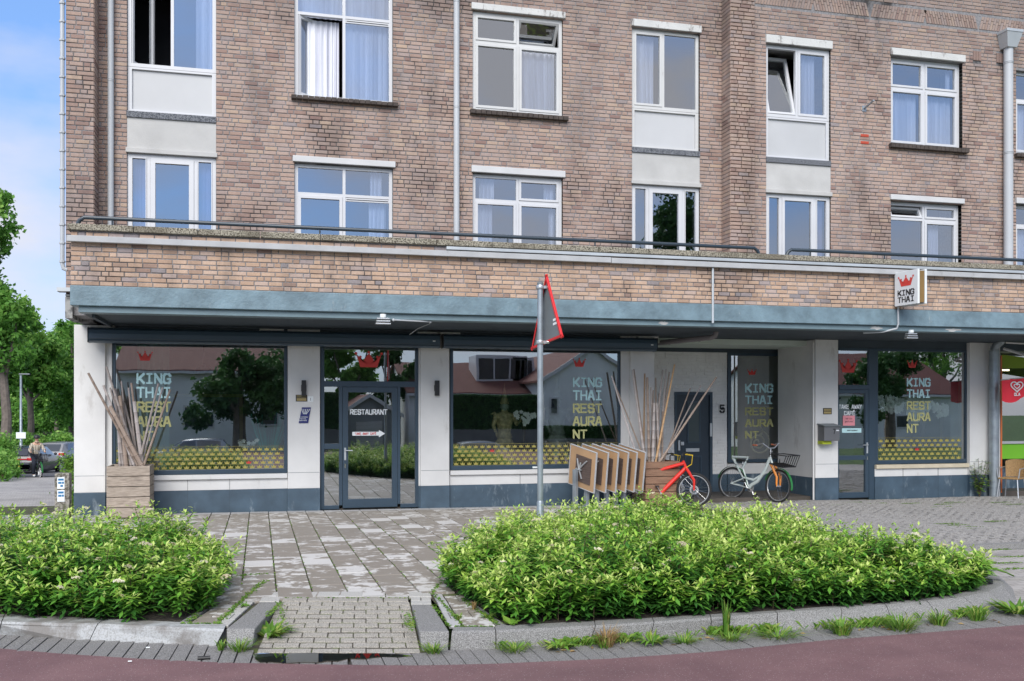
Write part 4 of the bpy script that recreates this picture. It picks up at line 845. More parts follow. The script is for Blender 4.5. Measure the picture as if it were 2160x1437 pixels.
# door signs
zx2 = lambda py, px=778: Z(px, py, YG)
word('RESTAURANT', X(739, YG), zx2(874), X(816, YG)-X(739, YG), zx2(864.5)-zx2(874), m_whitef, d1, YG-.016)
ax0, ax1 = X(743, YG), X(812, YG); az0, az1 = zx2(919), zx2(911); am = X(799, YG); zc2 = (az0+az1)/2
m = MB(); m.add([(ax0, YG-.016, az0), (am, YG-.016, az0), (am, YG-.016, az0-.035), (ax1, YG-.016, zc2), (am, YG-.016, az1+.035), (am, YG-.016, az1), (ax0, YG-.016, az1)], [tuple(range(7))]); m.build('arrow_sticker', m_whitef, d1)
word('TAKE AWAY CAFÉ', X(749, YG), az0+.018, X(793, YG)-X(749, YG), .038, m_redf, d1, YG-.018, name='small_lettering')
word('TAKE AWAY', X(1769, YG), Z(1780, 862, YG), X(1816, YG)-X(1769, YG), Z(1780, 854.5, YG)-Z(1780, 862, YG), m_whitef, d3, YG-.016)
word('CAFÉ', X(1780, YG), Z(1780, 875.5, YG), X(1802, YG)-X(1780, YG), Z(1780, 868, YG)-Z(1780, 875.5, YG), m_whitef, d3, YG-.016)
def txt(s, size, mat, par, M, name='small_lettering', ext=0):
    c = bpy.data.curves.new('t', 'FONT'); c.body = s; c.size = size; c.extrude = ext; c.align_x = 'CENTER'; c.space_line = .85; t_ = bpy.data.objects.new('t', c); C.objects.link(t_)
    me = bpy.data.meshes.new_from_object(t_.evaluated_get(bpy.context.evaluated_depsgraph_get())); bpy.data.objects.remove(t_); o_ = bpy.data.objects.new(name, me); C.objects.link(o_); me.materials.clear(); me.materials.append(mat)
    for v in me.vertices: v.co = M @ v.co
    if par: o_.parent = par
    return o_
def face(x, y, z): return Matrix.Translation((x, y, z)) @ Matrix.Rotation(R(90), 4, 'X')
zt7 = lambda py: Z(1790, py, YG)
m = MB(); m.box(X(1777, YG), X(1802, YG), YG-.022, YG-.018, zt7(888), zt7(877)); m.box(X(1777, YG), X(1802, YG), YG-.0225, YG-.0185, zt7(898), zt7(888.2)); m.build('paper_notice', paint('pink orange paper', (.80, .30, .33), .7, .2, 6), d3)
txt('we zijn', .062, m_blk, d3, face(X(1789.5, YG), YG-.024, zt7(885))); txt('gesloten', .062, m_blk, d3, face(X(1789.5, YG), YG-.024, zt7(891)))
m = MB(); m.box(X(1775, YG), X(1816, YG), YG-.018, YG-.0165, zt7(913), zt7(903.5)); m.build('name_strip', m_cyan, d3); word('RESTAURANT', X(1786, YG), zt7(909.5), X(1808, YG)-X(1786, YG), .025, m_blk, d3, YG-.0185, name='small_lettering')
e5 = thing('house_number', 'black house number five on the white brick wall beside the passage door', 'house number', (X(1522, YB), YB-.03, Z(1522, 863, YB)))
word('5', -.05, -.075, .10, .16, m_blk, e5, 0); m = MB(); m.box(-.02, .02, -.0, .02, -.02, .02); m.build('number_stud', m_blk, e5)
# plates
def plate(name, label, cat, pl, pr, pt, pb_, Y, mat, y=-.012):
    x0, x1 = X(pl, Y), X(pr, Y); z0, z1 = Z(pl, pb_, Y), Z(pl, pt, Y); e = thing(name, label, cat, ((x0+x1)/2, Y+y, (z0+z1)/2)); w, h = (x1-x0)/2, (z1-z0)/2
    m = MB(); m.box(-w, w, 0, -y-.001, -h, h); m.build('plate', mat, e, bevel=.002); return e, w, h
e, w, h = plate('notice_plate', 'small black and gold camera notice below the wall lamp left of the entrance', 'notice', 624, 648, 833, 847, YP, m_blk)
for i, z in enumerate((.55, -.1, -.45, -.75)): m = MB(); m.box(-w*.85, w*.85, -.0015, 0, h*z, h*(z+.18)); m.build('gold_line', paint('gold print', (.55,.42,.16), .5), e)
txt('CAMERABEWAKING', .016, m_gold, e, Matrix.Translation((0, -.002, h*.55)) @ Matrix.Rotation(R(90), 4, 'X'))
e, w, h = plate('number_plate', 'white house number one plate beside the black and gold notice', 'house number', 649, 661, 836, 848, YP, m_whitef); txt('1', .08, m_blk, e, Matrix.Translation((0, -.002, -.03)) @ Matrix.Rotation(R(90), 4, 'X'))
e, w, h = plate('notice_plate', 'small black and gold camera notice on the pillar above the grey mailbox', 'notice', 1736, 1754, 861, 874, YP, m_blk)
for i, z in enumerate((.5, .0, -.45, -.75)): m = MB(); m.box(-w*.85, w*.85, -.0015, 0, h*z, h*(z+.2)); m.build('gold_line', paint('gold print', (.55,.42,.16), .5), e)
e = thing('membership_sign', 'dark blue slanted sign with a white crest left of the restaurant entrance', 'sign', (X(643, YP), YP-.02, Z(643, 876, YP)))
m = MB(); m.prism([(-.115, 0, -.15), (.06, 0, -.15), (.115, 0, .15), (-.055, 0, .15)], (0, .018, 0)); m.build('sign_board', flat('navy sign', (.012, .018, .13), .4), e)
for k in range(5): q = MB(); a = -.5+k*.25; q.tube([(.0+a*.05, -.003, .02), (a*.12+.01, -.003, .08), (a*.15+.02, -.003, .12)], .0055, 5); q.build('crest_stroke', m_whitef, e)
[txt(s, .036, m_whitef, e, Matrix.Translation((-.025-.01*k, -.003, -.045-.033*k)) @ Matrix.Rotation(R(90), 4, 'X')) for k, s in enumerate(('Koninklijke', 'Horeca', 'Nederland'))]
m = MB(); m.box(X(1122, YG), X(1135, YG), YG-.05, YG-.042, .735, .77); m.build('small_sticker', m_whitef, w2)
# projecting shop sign
YS = YF-.06; xn_, xf_ = X(1887, YF-.05), X(1887, YF-.05)
pn = P(1887, 600, YF-.08); se = thing('shop_sign', 'white projecting shop sign with a red crown and black letters on the parapet', 'sign', (pn.x, pn.y, pn.z))
pfar = 0.88; # projection length; box perpendicular to the wall, slightly turned
ang = R(0)
zt_, zb_ = Z(1887, 576, YF-.08)-pn.z, Z(1887, 647, YF-.08)-pn.z
def sgn(pts): return [tuple(p) for p in pts]
Yn = pn.y-.62                       # outer end
Xn = X(1936, Yn)-pn.x; th_ = .17
vL = Vector((Xn, Yn-pn.y, 0)); ln = vL.length; ux = vL.normalized(); un = Vector((ux.y, -ux.x, 0)); un = un if un.y < 0 or un.x < 0 else -un
hz0, hz1 = zb_, zt_
m = MB(); nx = Vector((.2, 0.015, 0)).normalized()*th_
def pan(off, t, n, mt):
    a = nx*off; m = MB(); m.prism([a+Vector((0,0,hz0)), a+vL+Vector((0,0,hz0)), a+vL+Vector((0,0,hz1)), a+Vector((0,0,hz1))], nx.normalized()*t); return m.build(n, mt, se, bevel=.006)
pan(0, .045, 'front_panel', m_white if False else paint('white sign panel', (.70,.72,.73), .3, .03)); pan(1.0, .045, 'rear_panel', paint('white sign panel', (.70,.72,.73), .3, .03))
a = nx*.045/th_; m = MB(); m.prism([nx*.27+vL*.02+Vector((0,0,hz0+.03)), nx*.27+vL*.97+Vector((0,0,hz0+.03)), nx*.27+vL*.97+Vector((0,0,hz1-.03)), nx*.27+vL*.02+Vector((0,0,hz1-.03))], nx.normalized()*.12); m.build('sign_core', paint('brown sign core', (.22,.13,.04), .6, .2), se)
HH = hz1-hz0; Msg = Matrix(((ux.x, 0, 0, 0), (ux.y, 0, 0, 0), (0, 0, 1, 0), (0, 0, 0, 1)))
def onsign(m_, lift):
    off = -nx.normalized()*lift; m_.v = [tuple(Vector((ux.x*v[0], ux.y*v[0], v[2]))+off*(1+abs(v[1])*300)) for v in m_.v]; return m_
m = MB(); crown(m, ln*.5, hz0+HH*.56, ln*.62, HH*.30, .0); onsign(m, .004).build('crown_emblem', m_redf, se)
for s, z in (('KING', .30), ('THAI', .10)):
    o_ = word(s, ln*.16, hz0+HH*z, ln*.68, HH*.14, m_blk, se, 0.0012, name='lettering')
    for v in o_.data.vertices: p = Vector((ux.x*v.co.x, ux.y*v.co.x, v.co.z))-nx.normalized()*(.004-v.co.y); v.co = p
for z in (.3, .72):
    m = MB(); m.tube([(nx*.5)+Vector((0, 0, hz0+HH*z)), (nx*.5)+Vector((0, .12, hz0+HH*z))], .02, 6); m.build('bracket', flat('rust', (.2,.07,.03), .8), se)
m = MB(); m.tube([(nx.x*.5, .0, hz0), (nx.x*.5, .01, hz0-.08), (nx.x*.5, .0, hz0-.33), (nx.x*.5-.02, .02, hz0-.42), (-.15, .16, hz0-.48), (-.45, .35, hz0-.49)], .018, 7); m.build('supply_pipe', m_pipe, se, True)
# awning cassettes, soffit fittings
def cassette(pl, pr, label, capR=True):
    Y = 18.72; x0, x1 = X(pl, Y), X(pr, Y); e = thing('awning_cassette', label, 'awning', (x0, Y, 3.26)); w = x1-x0
    prf = [(0,.13),(-.10,.13),(-.15,.09),(-.165,.02),(-.165,-.06),(-.14,-.115),(-.08,-.135),(.08,-.135),(.1,-.1),(.1,.13)]
    m = MB(); n = len(prf); m.add([(0, a, b) for a, b in prf]+[(w, a, b) for a, b in prf], [(i, (i+1) % n, n+(i+1) % n, n+i) for i in range(n)][::1]+[tuple(range(n)), tuple(range(n, 2*n))[::-1]]); m.build('cassette_box', m_awn, e, bevel=.006)
    m = MB(); m.box(.02, w-.02, -.168, -.155, -.068, -.06); m.box(.02, w-.02, -.172, -.15, -.105, -.098); m.build('front_rail', paint('awning rail', (.045,.06,.075), .3, .1), e)
    for q in (-.012, w+.002): m = MB(); m.box(q, q+.01, -.17, .1, -.138, .133); m.build('end_cap', m_black, e, bevel=.004)
    m = MB(); m.box(w-.14, w-.09, -.171, -.164, -.02, .0); m.build('small_sticker', m_whitef, e)
    for f in (.03, .5, .97): m = MB(); m.box(w*f-.22, w*f+.22, -.02, .12, .14, .175); m.build('bracket', m_white, e)
cassette(189, 925, 'long anthracite awning cassette above the left window and the restaurant door'); cassette(933, 1380, 'shorter anthracite awning cassette above the window with the statues')
def flood(px, py, label):
    p = PZ(px, py, 3.40); p.z = ZS+.01; e = thing('security_light', label, 'lamp', p); m = MB(); m.lathe([(.05,0),(.05,-.05),(.035,-.06)], n=12); m.build('lamp_base', m_whitef, e, True)
    for k, d in enumerate((.0, .045, .09)): m = MB(); m.box(-.1-.01*k, .1+.01*k, -.05, .05, -.085-d*.9, -.065-d*.9); m.build('lamp_fin', m_alu, e, bevel=.004)
flood(808, 672, 'white security light under the gallery above the left awning'); flood(1922, 704, 'white security light under the gallery to the right of the shop sign')
e = thing('ceiling_conduit', 'thin white conduit under the gallery with a cable hanging near the awning gap', 'conduit', (0, 0, 0)); a, b = PZ(830, 675, 3.44), PZ(908, 679, 3.44)
m = MB(); m.tube([a, b], .012, 6); m.tube([b, b+Vector((.03, .3, -.01)), b+Vector((-.08, .9, -.05)), b+Vector((-.15, 1.4, -.12))], .008, 5); m.build('pipe', m_pipe, e, True)
for q in (a, b): m = MB(); m.ball((q.x, q.y, q.z), .025); m.build('clip', m_pipe, e, True)
e = thing('drain_pipe', 'grey horizontal waste pipe under the gallery over the passage', 'pipe', (0, 0, 0)); pts = [PZ(1385, 724, 3.36), PZ(1470, 715, 3.36), PZ(1500, 712, 3.36)]
m = MB(); m.tube(pts+[pts[-1]+Vector((.07, -.03, .03)), pts[-1]+Vector((.09, -.04, .12))], .055, 10); m.build('pipe', paint('mauve grey pipe', (.20,.18,.19), .5, .1), e, True)
for f in (.25, .8): q = pts[0].lerp(pts[2], f); m = MB(); m.tube([q-Vector((.012,0,0)), q+Vector((.012,0,0))], .063, 10); m.build('pipe_collar', m_signgrey, e, True)
# wall lamps
for px, label in ((641, 'slim black wall lamp above the gold notice left of the entrance'), (922, 'slim black wall lamp on the bare pillar right of the entrance')):
    p = P(px, 819, YP-.055); e = thing('wall_lamp', label, 'lamp', p); m = MB(); m.box(-.042, .042, -.045, .045, -.15, .15); m.build('lamp_body', m_black, e, bevel=.006); m = MB(); m.box(-.05, .05, .045, .056, -.06, .06); m.build('back_plate', m_black, e); m = MB(); m.box(-.035, .035, -.04, .04, .151, .153); m.build('lens', m_whitef, e)
# downpipes
def downpipe(px, wpx, Y, z0, z1, label, joints=(), hopper=None, mat=m_pipe):
    x = X(px, Y); r = (X(px+wpx/2, Y)-X(px-wpx/2, Y))/2; e = thing('downpipe', label, 'drainpipe', (x, Y, z0)); m = MB(); m.tube([(0, 0, 0), (0, 0, z1-z0)], r, 14); m.build('pipe', mat, e, True)
    for j in joints:
        zz = Z(px, j, Y)-z0
        for d in (0, .03): m = MB(); m.tube([(0, 0, zz+d), (0, 0, zz+d+.012)], r*1.09, 14); m.build('pipe_collar', mat, e, True)
    if hopper:
        zh = Z(px, hopper, Y)-z0; m = MB(); a, b = .12, .2; m.add([(-a,-a,zh),(a,-a,zh),(a,a,zh),(-a,a,zh),(-b,-b,zh+.3),(b,-b,zh+.3),(b,b*.5,zh+.3),(-b,b*.5,zh+.3)], [(0,3,2,1),(4,5,6,7),(0,1,5,4),(1,2,6,5),(2,3,7,6),(3,0,4,7)]); m.box(-b-.01, b+.01, -b-.01, b*.5, zh+.3, zh+.36); m.build('hopper', m_zincl, e, bevel=.005)
    return e
downpipe(233.5, 13.5, YW-.09, 3.87, ZT, 'white downpipe beside the left brick pier', (172, -60)); downpipe(963, 12.5, YW-.09, 3.87, ZT, 'white downpipe between the two window columns in the middle', (5, 229))
downpipe(2127, 16, YR-.12, 3.87, Z(2127, 103, YR-.12), 'wide white downpipe with a rainwater hopper on the right', (135, 325), 103)
e = downpipe(2097, 17, YP-.16, G(16, 18.9)-.02, Z(2097, 740, YP-.16), 'galvanised steel downpipe beside the last pillar on the right', (812, 822, 1030), None, m_zinc)
m = MB(); zz = Z(2097, 740, YP-.16)-e.location.z; m.tube([(0,0,zz), (.02, -.02, zz+.1), (.1, -.1, zz+.2), (.12, -.12, zz+.35)], .088, 12); m.build('pipe_elbow', m_zinc, e, True); m = MB(); m.tube([(0,0,.0),(0,0,.45),(0,0,.46)], [.10,.10,.085], 12); m.build('pipe_shoe', m_zinc, e, True)
e = thing('cable_conduit', 'thin white conduit clipped along the left corner of the building', 'conduit', (XL-.06, 17.72, 4.4)); m = MB(); m.tube([(.08, .0, -.12), (.02, 0, -.1), (0, 0, -.02), (0, 0, 4.9)], .035, 8); m.build('pipe', m_pipe, e, True)
zz = -.0
while zz < 4.8: m = MB(); m.tube([(0, 0, zz), (0, 0, zz+.03)], .05, 8); m.build('clip', m_pipe, e, True); zz += .31
e = thing('wall_conduit', 'narrow grey pipe crossing the parapet brickwork above the passage', 'conduit', (X(1501, YF), YF-.05, 3.5)); m = MB(); m.tube([(0, 0, .02), (0, 0, Z(1501, 566, YF)-3.5)], .022, 8); m.build('pipe', m_zincl, e, True)
e = thing('flag_bracket', 'small metal bracket sticking out of the upper wall right of the projecting section', 'bracket', P(1822, 230, YR)); m = MB(); m.tube([(0, 0, 0), (.03, -.3, .09)], .022, 7); m.box(-.05, .05, -.02, 0, -.06, .06); m.build('bracket_arm', m_zinc, e, True)
for py in (286, 301):
    m = MB(); p = P(1815, py, YR); m.brick(p.x, p.x+.19, p.z-.025, p.z+.03, YR-.016, YR+.01, .005); m.build('red_patch_brick', flat('new red brick', (.42, .06, .03), .8), B)
# mailbox
p = P(1748, 913, YP-.14); e = thing('mailbox', 'grey steel mailbox with a seven and a lime green base on the pillar', 'mailbox', p)
m = MB(); m.box(-.19, .19, -.13, .13, -.175, .15); m.build('box_body', paint('grey mailbox steel', (.17,.17,.175), .4, .08, 2, metal=.4), e, bevel=.008); m = MB(); m.prism([(-.21, -.17, .14), (-.21, .13, .185), (-.21, .13, .20), (-.21, -.17, .156)], (.42, 0, 0)); m.build('lid', m_signgrey, e, bevel=.003)
word('7', .03, -.02, .045, .1, m_blk, e, -.131); m = MB(); m.box(.10, .17, -.134, -.13, .04, .062); m.build('name_label', m_whitef, e); m = MB(); m.box(-.19, .03, -.06, .13, -.25, -.178); m.build('newspaper_holder', flat('lime plastic', (.36, .42, .02), .5), e)
# ================================================================ PLANTERS AND BAMBOO
def planter(x, y, w, d, h, n, mat, label):
    e = thing('wooden_planter', label, 'planter', (x, y, G(x, y))); 
    ph = (h-.02)/n
    for k in range(n):
        z0 = .02+k*ph; z1 = z0+ph-.012
        for (a, b, c, f) in ((-w/2, w/2, -d/2, -d/2+.03), (-w/2, w/2, d/2-.03, d/2), (-w/2, -w/2+.03, -d/2+.032, d/2-.032), (w/2-.03, w/2, -d/2+.032, d/2-.032)):
            m = MB(); j = random.uniform(-.003, .003); m.box(a+(j if b-a < .1 else 0), b+(j if b-a < .1 else 0), c+(j if b-a > .1 else 0), f+(j if b-a > .1 else 0), z0, z1); m.build('plank', mat, e, bevel=.004)
    for a in (-1, 1):
        for b in (-1, 1): m = MB(); m.box(a*(w/2-.065)-.03, a*(w/2-.065)+.03, b*(d/2-.065)-.03, b*(d/2-.065)+.03, 0, h-.04); m.build('corner_post', mat, e)
    m = MB(); m.box(-w/2+.04, w/2-.04, -d/2+.04, d/2-.04, h-.12, h-.1); m.build('planter_soil', m_soil, e); return e
pl1 = planter(X(276, 18.55), 18.55, .71, .72, .93, 5, m_woodg, 'weathered grey wooden planter full of bamboo poles by the left pillar')
pl2 = planter(X(1383, 18.45), 18.45, .74, .74, .93, 6, m_woodr, 'reddish brown wooden planter full of bamboo poles behind the folded tables')
def pole(pt, pb_, Yt, Yb, r, mat, label, grp):
    a, b = P(*pb_, Yb), P(*pt, Yt); e = (b-a); L_ = e.length; n = max(5, int(L_/.17)); pts = []; rs = []
    for i in range(n+1):
        q = a+e*(i/n); rr = r*(1-.25*i/n)
        if 0 < i < n: d = e.normalized()*.008; pts += [q-d, q, q+d]; rs += [rr, rr*1.18, rr]
        else: pts.append(q); rs.append(rr)
    o_ = a.copy(); m = MB(); m.tube([p-o_ for p in pts], rs, 8); ob = m.build('bamboo_pole', mat, None, True, loc=o_); tag(ob, label, 'bamboo pole', grp)
ORD = ['first','second','third','fourth','fifth','sixth','seventh','eighth','ninth','tenth','eleventh','twelfth','thirteenth','fourteenth','fifteenth','sixteenth','seventeenth','eighteenth','nineteenth','twentieth']
g1, g2 = 'bamboo poles in the left planter', 'bamboo poles in the right planter'; lab1 = 'weathered grey bamboo pole standing in the left grey planter'; lab2 = 'weathered bamboo pole standing in the brown planter behind the tables'
for i, (tx, ty, bx, r, dy, lb) in enumerate(sorted([(186,787,300,.032,-.1,'thick split bamboo pole leaning farthest left from the left planter'), (224,773,296,.03,.05,'tallest bamboo pole of the left planter, leaning left'), (218,813,290,.034,.0,0), (232,818,285,.026,.2,0), (243,820,280,.03,.15,0), (256,804,276,.022,.25,0), (253,835,268,.05,.1,'pale stout bamboo cane in the middle of the left planter'), (271,818,292,.025,.2,0), (277,808,300,.03,.1,0), (283,847,302,.05,.0,0), (232,857,308,.052,-.15,'very thick bamboo cane leaning left low in the left planter'), (334,809,288,.028,-.05,0), (343,817,292,.022,.1,0), (359,822,297,.028,-.12,'bamboo pole leaning farthest right from the left planter'), (241,822,262,.03,.2,0), (247,845,254,.03,.25,0), (262,850,300,.028,.3,0)], key=lambda q: q[0])):
    pole((tx, ty), (bx, 1000), 18.5+dy-.05, 18.55+dy*.6, r*.82, m_bamb if i % 4 else m_bamb2, lb or 'weathered bamboo pole whose tip is %s from the left in the grey planter' % ORD[i], g1)
for i, (tx, ty, bx, r, dy, lb) in enumerate(sorted([(1290,793,1355,.022,-.1,'thin brown bamboo pole leaning farthest left from the brown planter'), (1291,796,1372,.02,.1,0), (1334,780,1364,.034,.0,0), (1337,779,1366,.026,.15,0), (1360,788,1357,.028,.2,'honey coloured upright bamboo pole in the brown planter'), (1365,796,1370,.042,-.05,'dark upright bamboo cane thickest in the brown planter'), (1373,817,1378,.026,.1,0), (1378,823,1372,.024,.2,0), (1383,797,1386,.024,.25,0), (1398,780,1374,.026,.1,0), (1405,779,1388,.024,.2,0), (1412,785,1380,.022,.25,0), (1423,769,1378,.03,-.1,'tallest honey coloured bamboo pole leaning right in the brown planter'), (1385,850,1392,.034,.0,0), (1398,868,1396,.03,.1,0), (1456,819,1390,.022,.1,0), (1478,814,1382,.022,.2,0), (1511,796,1374,.03,-.15,'pale bamboo pole leaning farthest right from the brown planter'), (1380,850,1376,.04,-.1,0), (1391,830,1384,.03,.15,0)], key=lambda q: q[0])):
    pole((tx, ty), (bx, 1000), 18.4+dy, 18.45+dy*.6, r*.82, m_bambl if 'honey' in (lb or '') else (m_bamb2 if i % 2 else m_bamb), lb or 'bamboo pole whose tip is %s from the left in the brown planter' % ORD[i], g2)
# ================================================================ FOLDED TABLES
m_ply = paint('light brown laminate', (.46, .29, .16), .5, .15, 3, dirt=((.30,.18,.1), 4, .62, .4)); m_dkply = woodmat('dark rough underside', (.05,.035,.03), (.14,.10,.085)); m_edge = paint('pale table edge', (.50,.51,.52), .5, .1)
ords = ['first and leftmost', 'second', 'third', 'fourth', 'fifth', 'last and rightmost']
for i in range(6):
    pxl = [1205, 1247, 1266, 1287, 1308, 1320][i]; Y_ = 18.05+i*.035
    c = P([1228, 1252, 1273, 1294, 1312, 1330][i]+0, 985, Y_); e = thing('folding_table', 'folded cafe table, %s of the six in the row by the brown planter' % ords[i], 'table', (c.x, c.y, G(c.x, c.y)), 0, 'folded cafe tables')
    if True:
        e.rotation_euler = (0, 0, R(-62)); zc_t = Z(1240, 988, Y_)-G(c.x, c.y); tl = R(9); s = .345
        mt = Matrix.Translation((0, 0, zc_t)) @ Matrix.Rotation(R(13), 4, 'Y') @ Matrix.Rotation(R(8), 4, 'X')
        def put(mb, nme, mat, **k): mb.v = [tuple(mt @ Vector(v)) for v in mb.v]; return mb.build(nme, mat, e, **k)
        m = MB(); m.box(-s, s, 0, .02, -.40, .40); put(m, 'table_top', m_ply, bevel=.004)
        m = MB(); m.ring(-s-.012, s+.012, -.412, .412, .012, -.006, .028); put(m, 'edge_trim', m_edge)
        m = MB(); m.box(-.17, .24, -.014, -.001, -.28, .25); put(m, 'underside_plate', m_dkply)
        for (a, b) in (((-.12, .18), (.03, -.2)), ((.14, .19), (-.05, -.02)), ((-.02, .12), (-.04, -.08))): m = MB(); m.tube([(a[0], -.03, a[1]), ((a[0]+b[0])/2, -.045, (a[1]+b[1])/2), (b[0], -.03, b[1])], .016, 7); put(m, 'strut', m_alu, smooth=True)
        m = MB(); m.box(-.12, .03, -.07, -.03, -.03, -.012); put(m, 'hinge_plate', m_alu)
        m = MB(); m.box(-.14, -.06, -.13, -.05, .03, zc_t-.02); m.build('column', m_zinc, e, bevel=.006)
        for a in range(4): m = MB(); q = a*PI/2+.4; m.tube([(-.1, -.09, .05), (-.1+.28*math.cos(q), -.09+.28*math.sin(q), .02)], .02, 6); m.build('foot', m_zinc, e, True)
# ================================================================ TRIANGULAR TRAFFIC SIGN
tp = 12.0; u, f_ = uf(1139.5); px_, py_ = tp*(ST+u*CT), tp*f_; e = thing('traffic_sign', 'triangular red edged traffic sign seen from behind on a galvanised pole', 'traffic sign', (px_, py_, G(px_, py_)-.02)); z0 = e.location.z
Yp = py_; zp = lambda py: Z(1139.5, py, Yp)-z0
m = MB(); m.tube([(0,0,0),(0,0,zp(1060)),(0,0,zp(1056))], [.045,.045,.036], 14); m.build('pole_sleeve', m_zinc, e, True)
m = MB(); m.tube([(0,0,zp(1060)),(.0,0,zp(600))], .0365, 14); m.build('pole', m_zinc, e, True); m = MB(); m.tube([(0,0,zp(600)),(0,0,zp(596))], .04, 14); m.build('pole_cap', m_signgrey, e, True)
O_ = e.location
def dirp(px, py, t): u, f_ = uf(px); return Vector((t*(ST+u*CT), t*f_, CZ+(HOR-py)/FO*t))-O_
A_, Br, Cl = dirp(1153.5, 577, tp+.0), dirp(1188, 711, tp-.34), dirp(1122, 739, tp+.42); nn = (Br-A_).cross(Cl-A_).normalized(); ctr = (A_+Br+Cl)/3
nn = nn if nn.dot(-ctr-O_+Vector((0,0,CZ))) > 0 else -nn
def tri(sc_, off): return [ctr+(q-ctr)*sc_+nn*off for q in (A_, Br, Cl)]
m = MB(); m.prism(tri(.955, -.004), nn*.004); m.build('sign_plate', m_signgrey, e)
edge = tri(.97, 0); m = MB()
for a, b in zip(edge, edge[1:]+edge[:1]):
    d = (b-a).normalized(); inn = (ctr-(a+b)/2).normalized(); q = [a+nn*.018, a-nn*.012, a-nn*.012+inn*.006, a+nn*.018+inn*.03]; m.prism([q[0]-d*.01, q[1]-d*.01, q[2]-d*.01, q[3]-d*.01], b-a+d*.02)
m.build('sign_rim', m_red, e, bevel=.004)
for py in (606, 722):
    zc3 = zp(py); m = MB(); m.lathe([(.048,-.022),(.05,-.015),(.05,.015),(.048,.022),(.03,.022),(.03,-.022)], (0,0,zc3), 14); m.box(.02, .11, -.03, .03, zc3-.017, zc3+.017); m.build('clamp', m_alu, e, True)
    m = MB(); m.ball((.09, -.04, zc3), .016); m.build('bolt', m_chrome, e, True)
for k in range(2): m = MB(); q = ctr.lerp(Br, .52)+Vector((0, 0, .1-k*.05)); dx = (Br-Cl).normalized(); m.prism([q-dx*.05+nn*.005, q+dx*.05+nn*.005, q+dx*.05+nn*.005+Vector((0,0,.03)), q-dx*.05+nn*.005+Vector((0,0,.03))], nn*.001); m.build('small_sticker', m_whitef, e)
# ================================================================ BICYCLES
def bikewheel(e, c, ax, r, tyre, rimm, spokes=28, tw=.024, disc=False, knob=False):
    c = Vector(c); ax = Vector(ax).normalized(); u_ = ax.cross(Vector((0, 0, 1))).normalized(); v_ = u_.cross(ax).normalized()
    def tor(R_, r_, n=40, k=8):
        m = MB(); vs = []; 
        for i in range(n):
            a = 2*PI*i/n; d = u_*math.cos(a)+v_*math.sin(a)
            for j in range(k): b = 2*PI*j/k; vs.append(c+d*(R_+r_*math.cos(b))+ax*r_*math.sin(b))
        m.add(vs, [(i*k+j, ((i+1) % n)*k+j, ((i+1) % n)*k+(j+1) % k, i*k+(j+1) % k) for i in range(n) for j in range(k)]); return m
    w = tor(r-tw, tw); 
    if knob:
        for i in range(56):
            a = 2*PI*i/56; d = u_*math.cos(a)+v_*math.sin(a); t2 = v_*math.cos(a)-u_*math.sin(a); q = c+d*(r-.006); s_ = ax*(.013 if i % 2 else -.013)
            w.prism([q+s_-ax*.009-t2*.009, q+s_+ax*.009-t2*.009, q+s_+ax*.009+t2*.009, q+s_-ax*.009+t2*.009], d*.014)
    wo = w.build('wheel', tyre, e, True); rm = tor(r-tw*2-.006, .011, 40, 6); rm.build('rim', rimm, wo, True)
    m = MB()
    for i in range(spokes):
        a = 2*PI*i/spokes; d = u_*math.cos(a+ (.25 if i % 2 else -.25)); d2 = u_*math.cos(a)+v_*math.sin(a); d1_ = u_*math.cos(a+1.2*(1 if i % 2 else -1))+v_*math.sin(a+1.2*(1 if i % 2 else -1)); s_ = ax*.03*(1 if i % 2 else -1)
        m.tube([c+d1_*.02+s_, c+d2*(r-tw*2)], .0016, 4, False)
    m.build('spokes', m_chrome, wo); m = MB(); m.tube([c-ax*.055, c+ax*.055], .018, 10); m.build('hub', m_alu, wo, True)
    if disc:
        m = MB(); vs = [c+ax*.04+(u_*math.cos(t)+v_*math.sin(t))*q for q in (.055, .09) for t in np.linspace(0, 2*PI, 25)[:-1]]; m.add(vs, [(i, (i+1) % 24, 24+(i+1) % 24, 24+i) for i in range(24)]); m.build('brake_disc', m_alu, wo)
    return wo
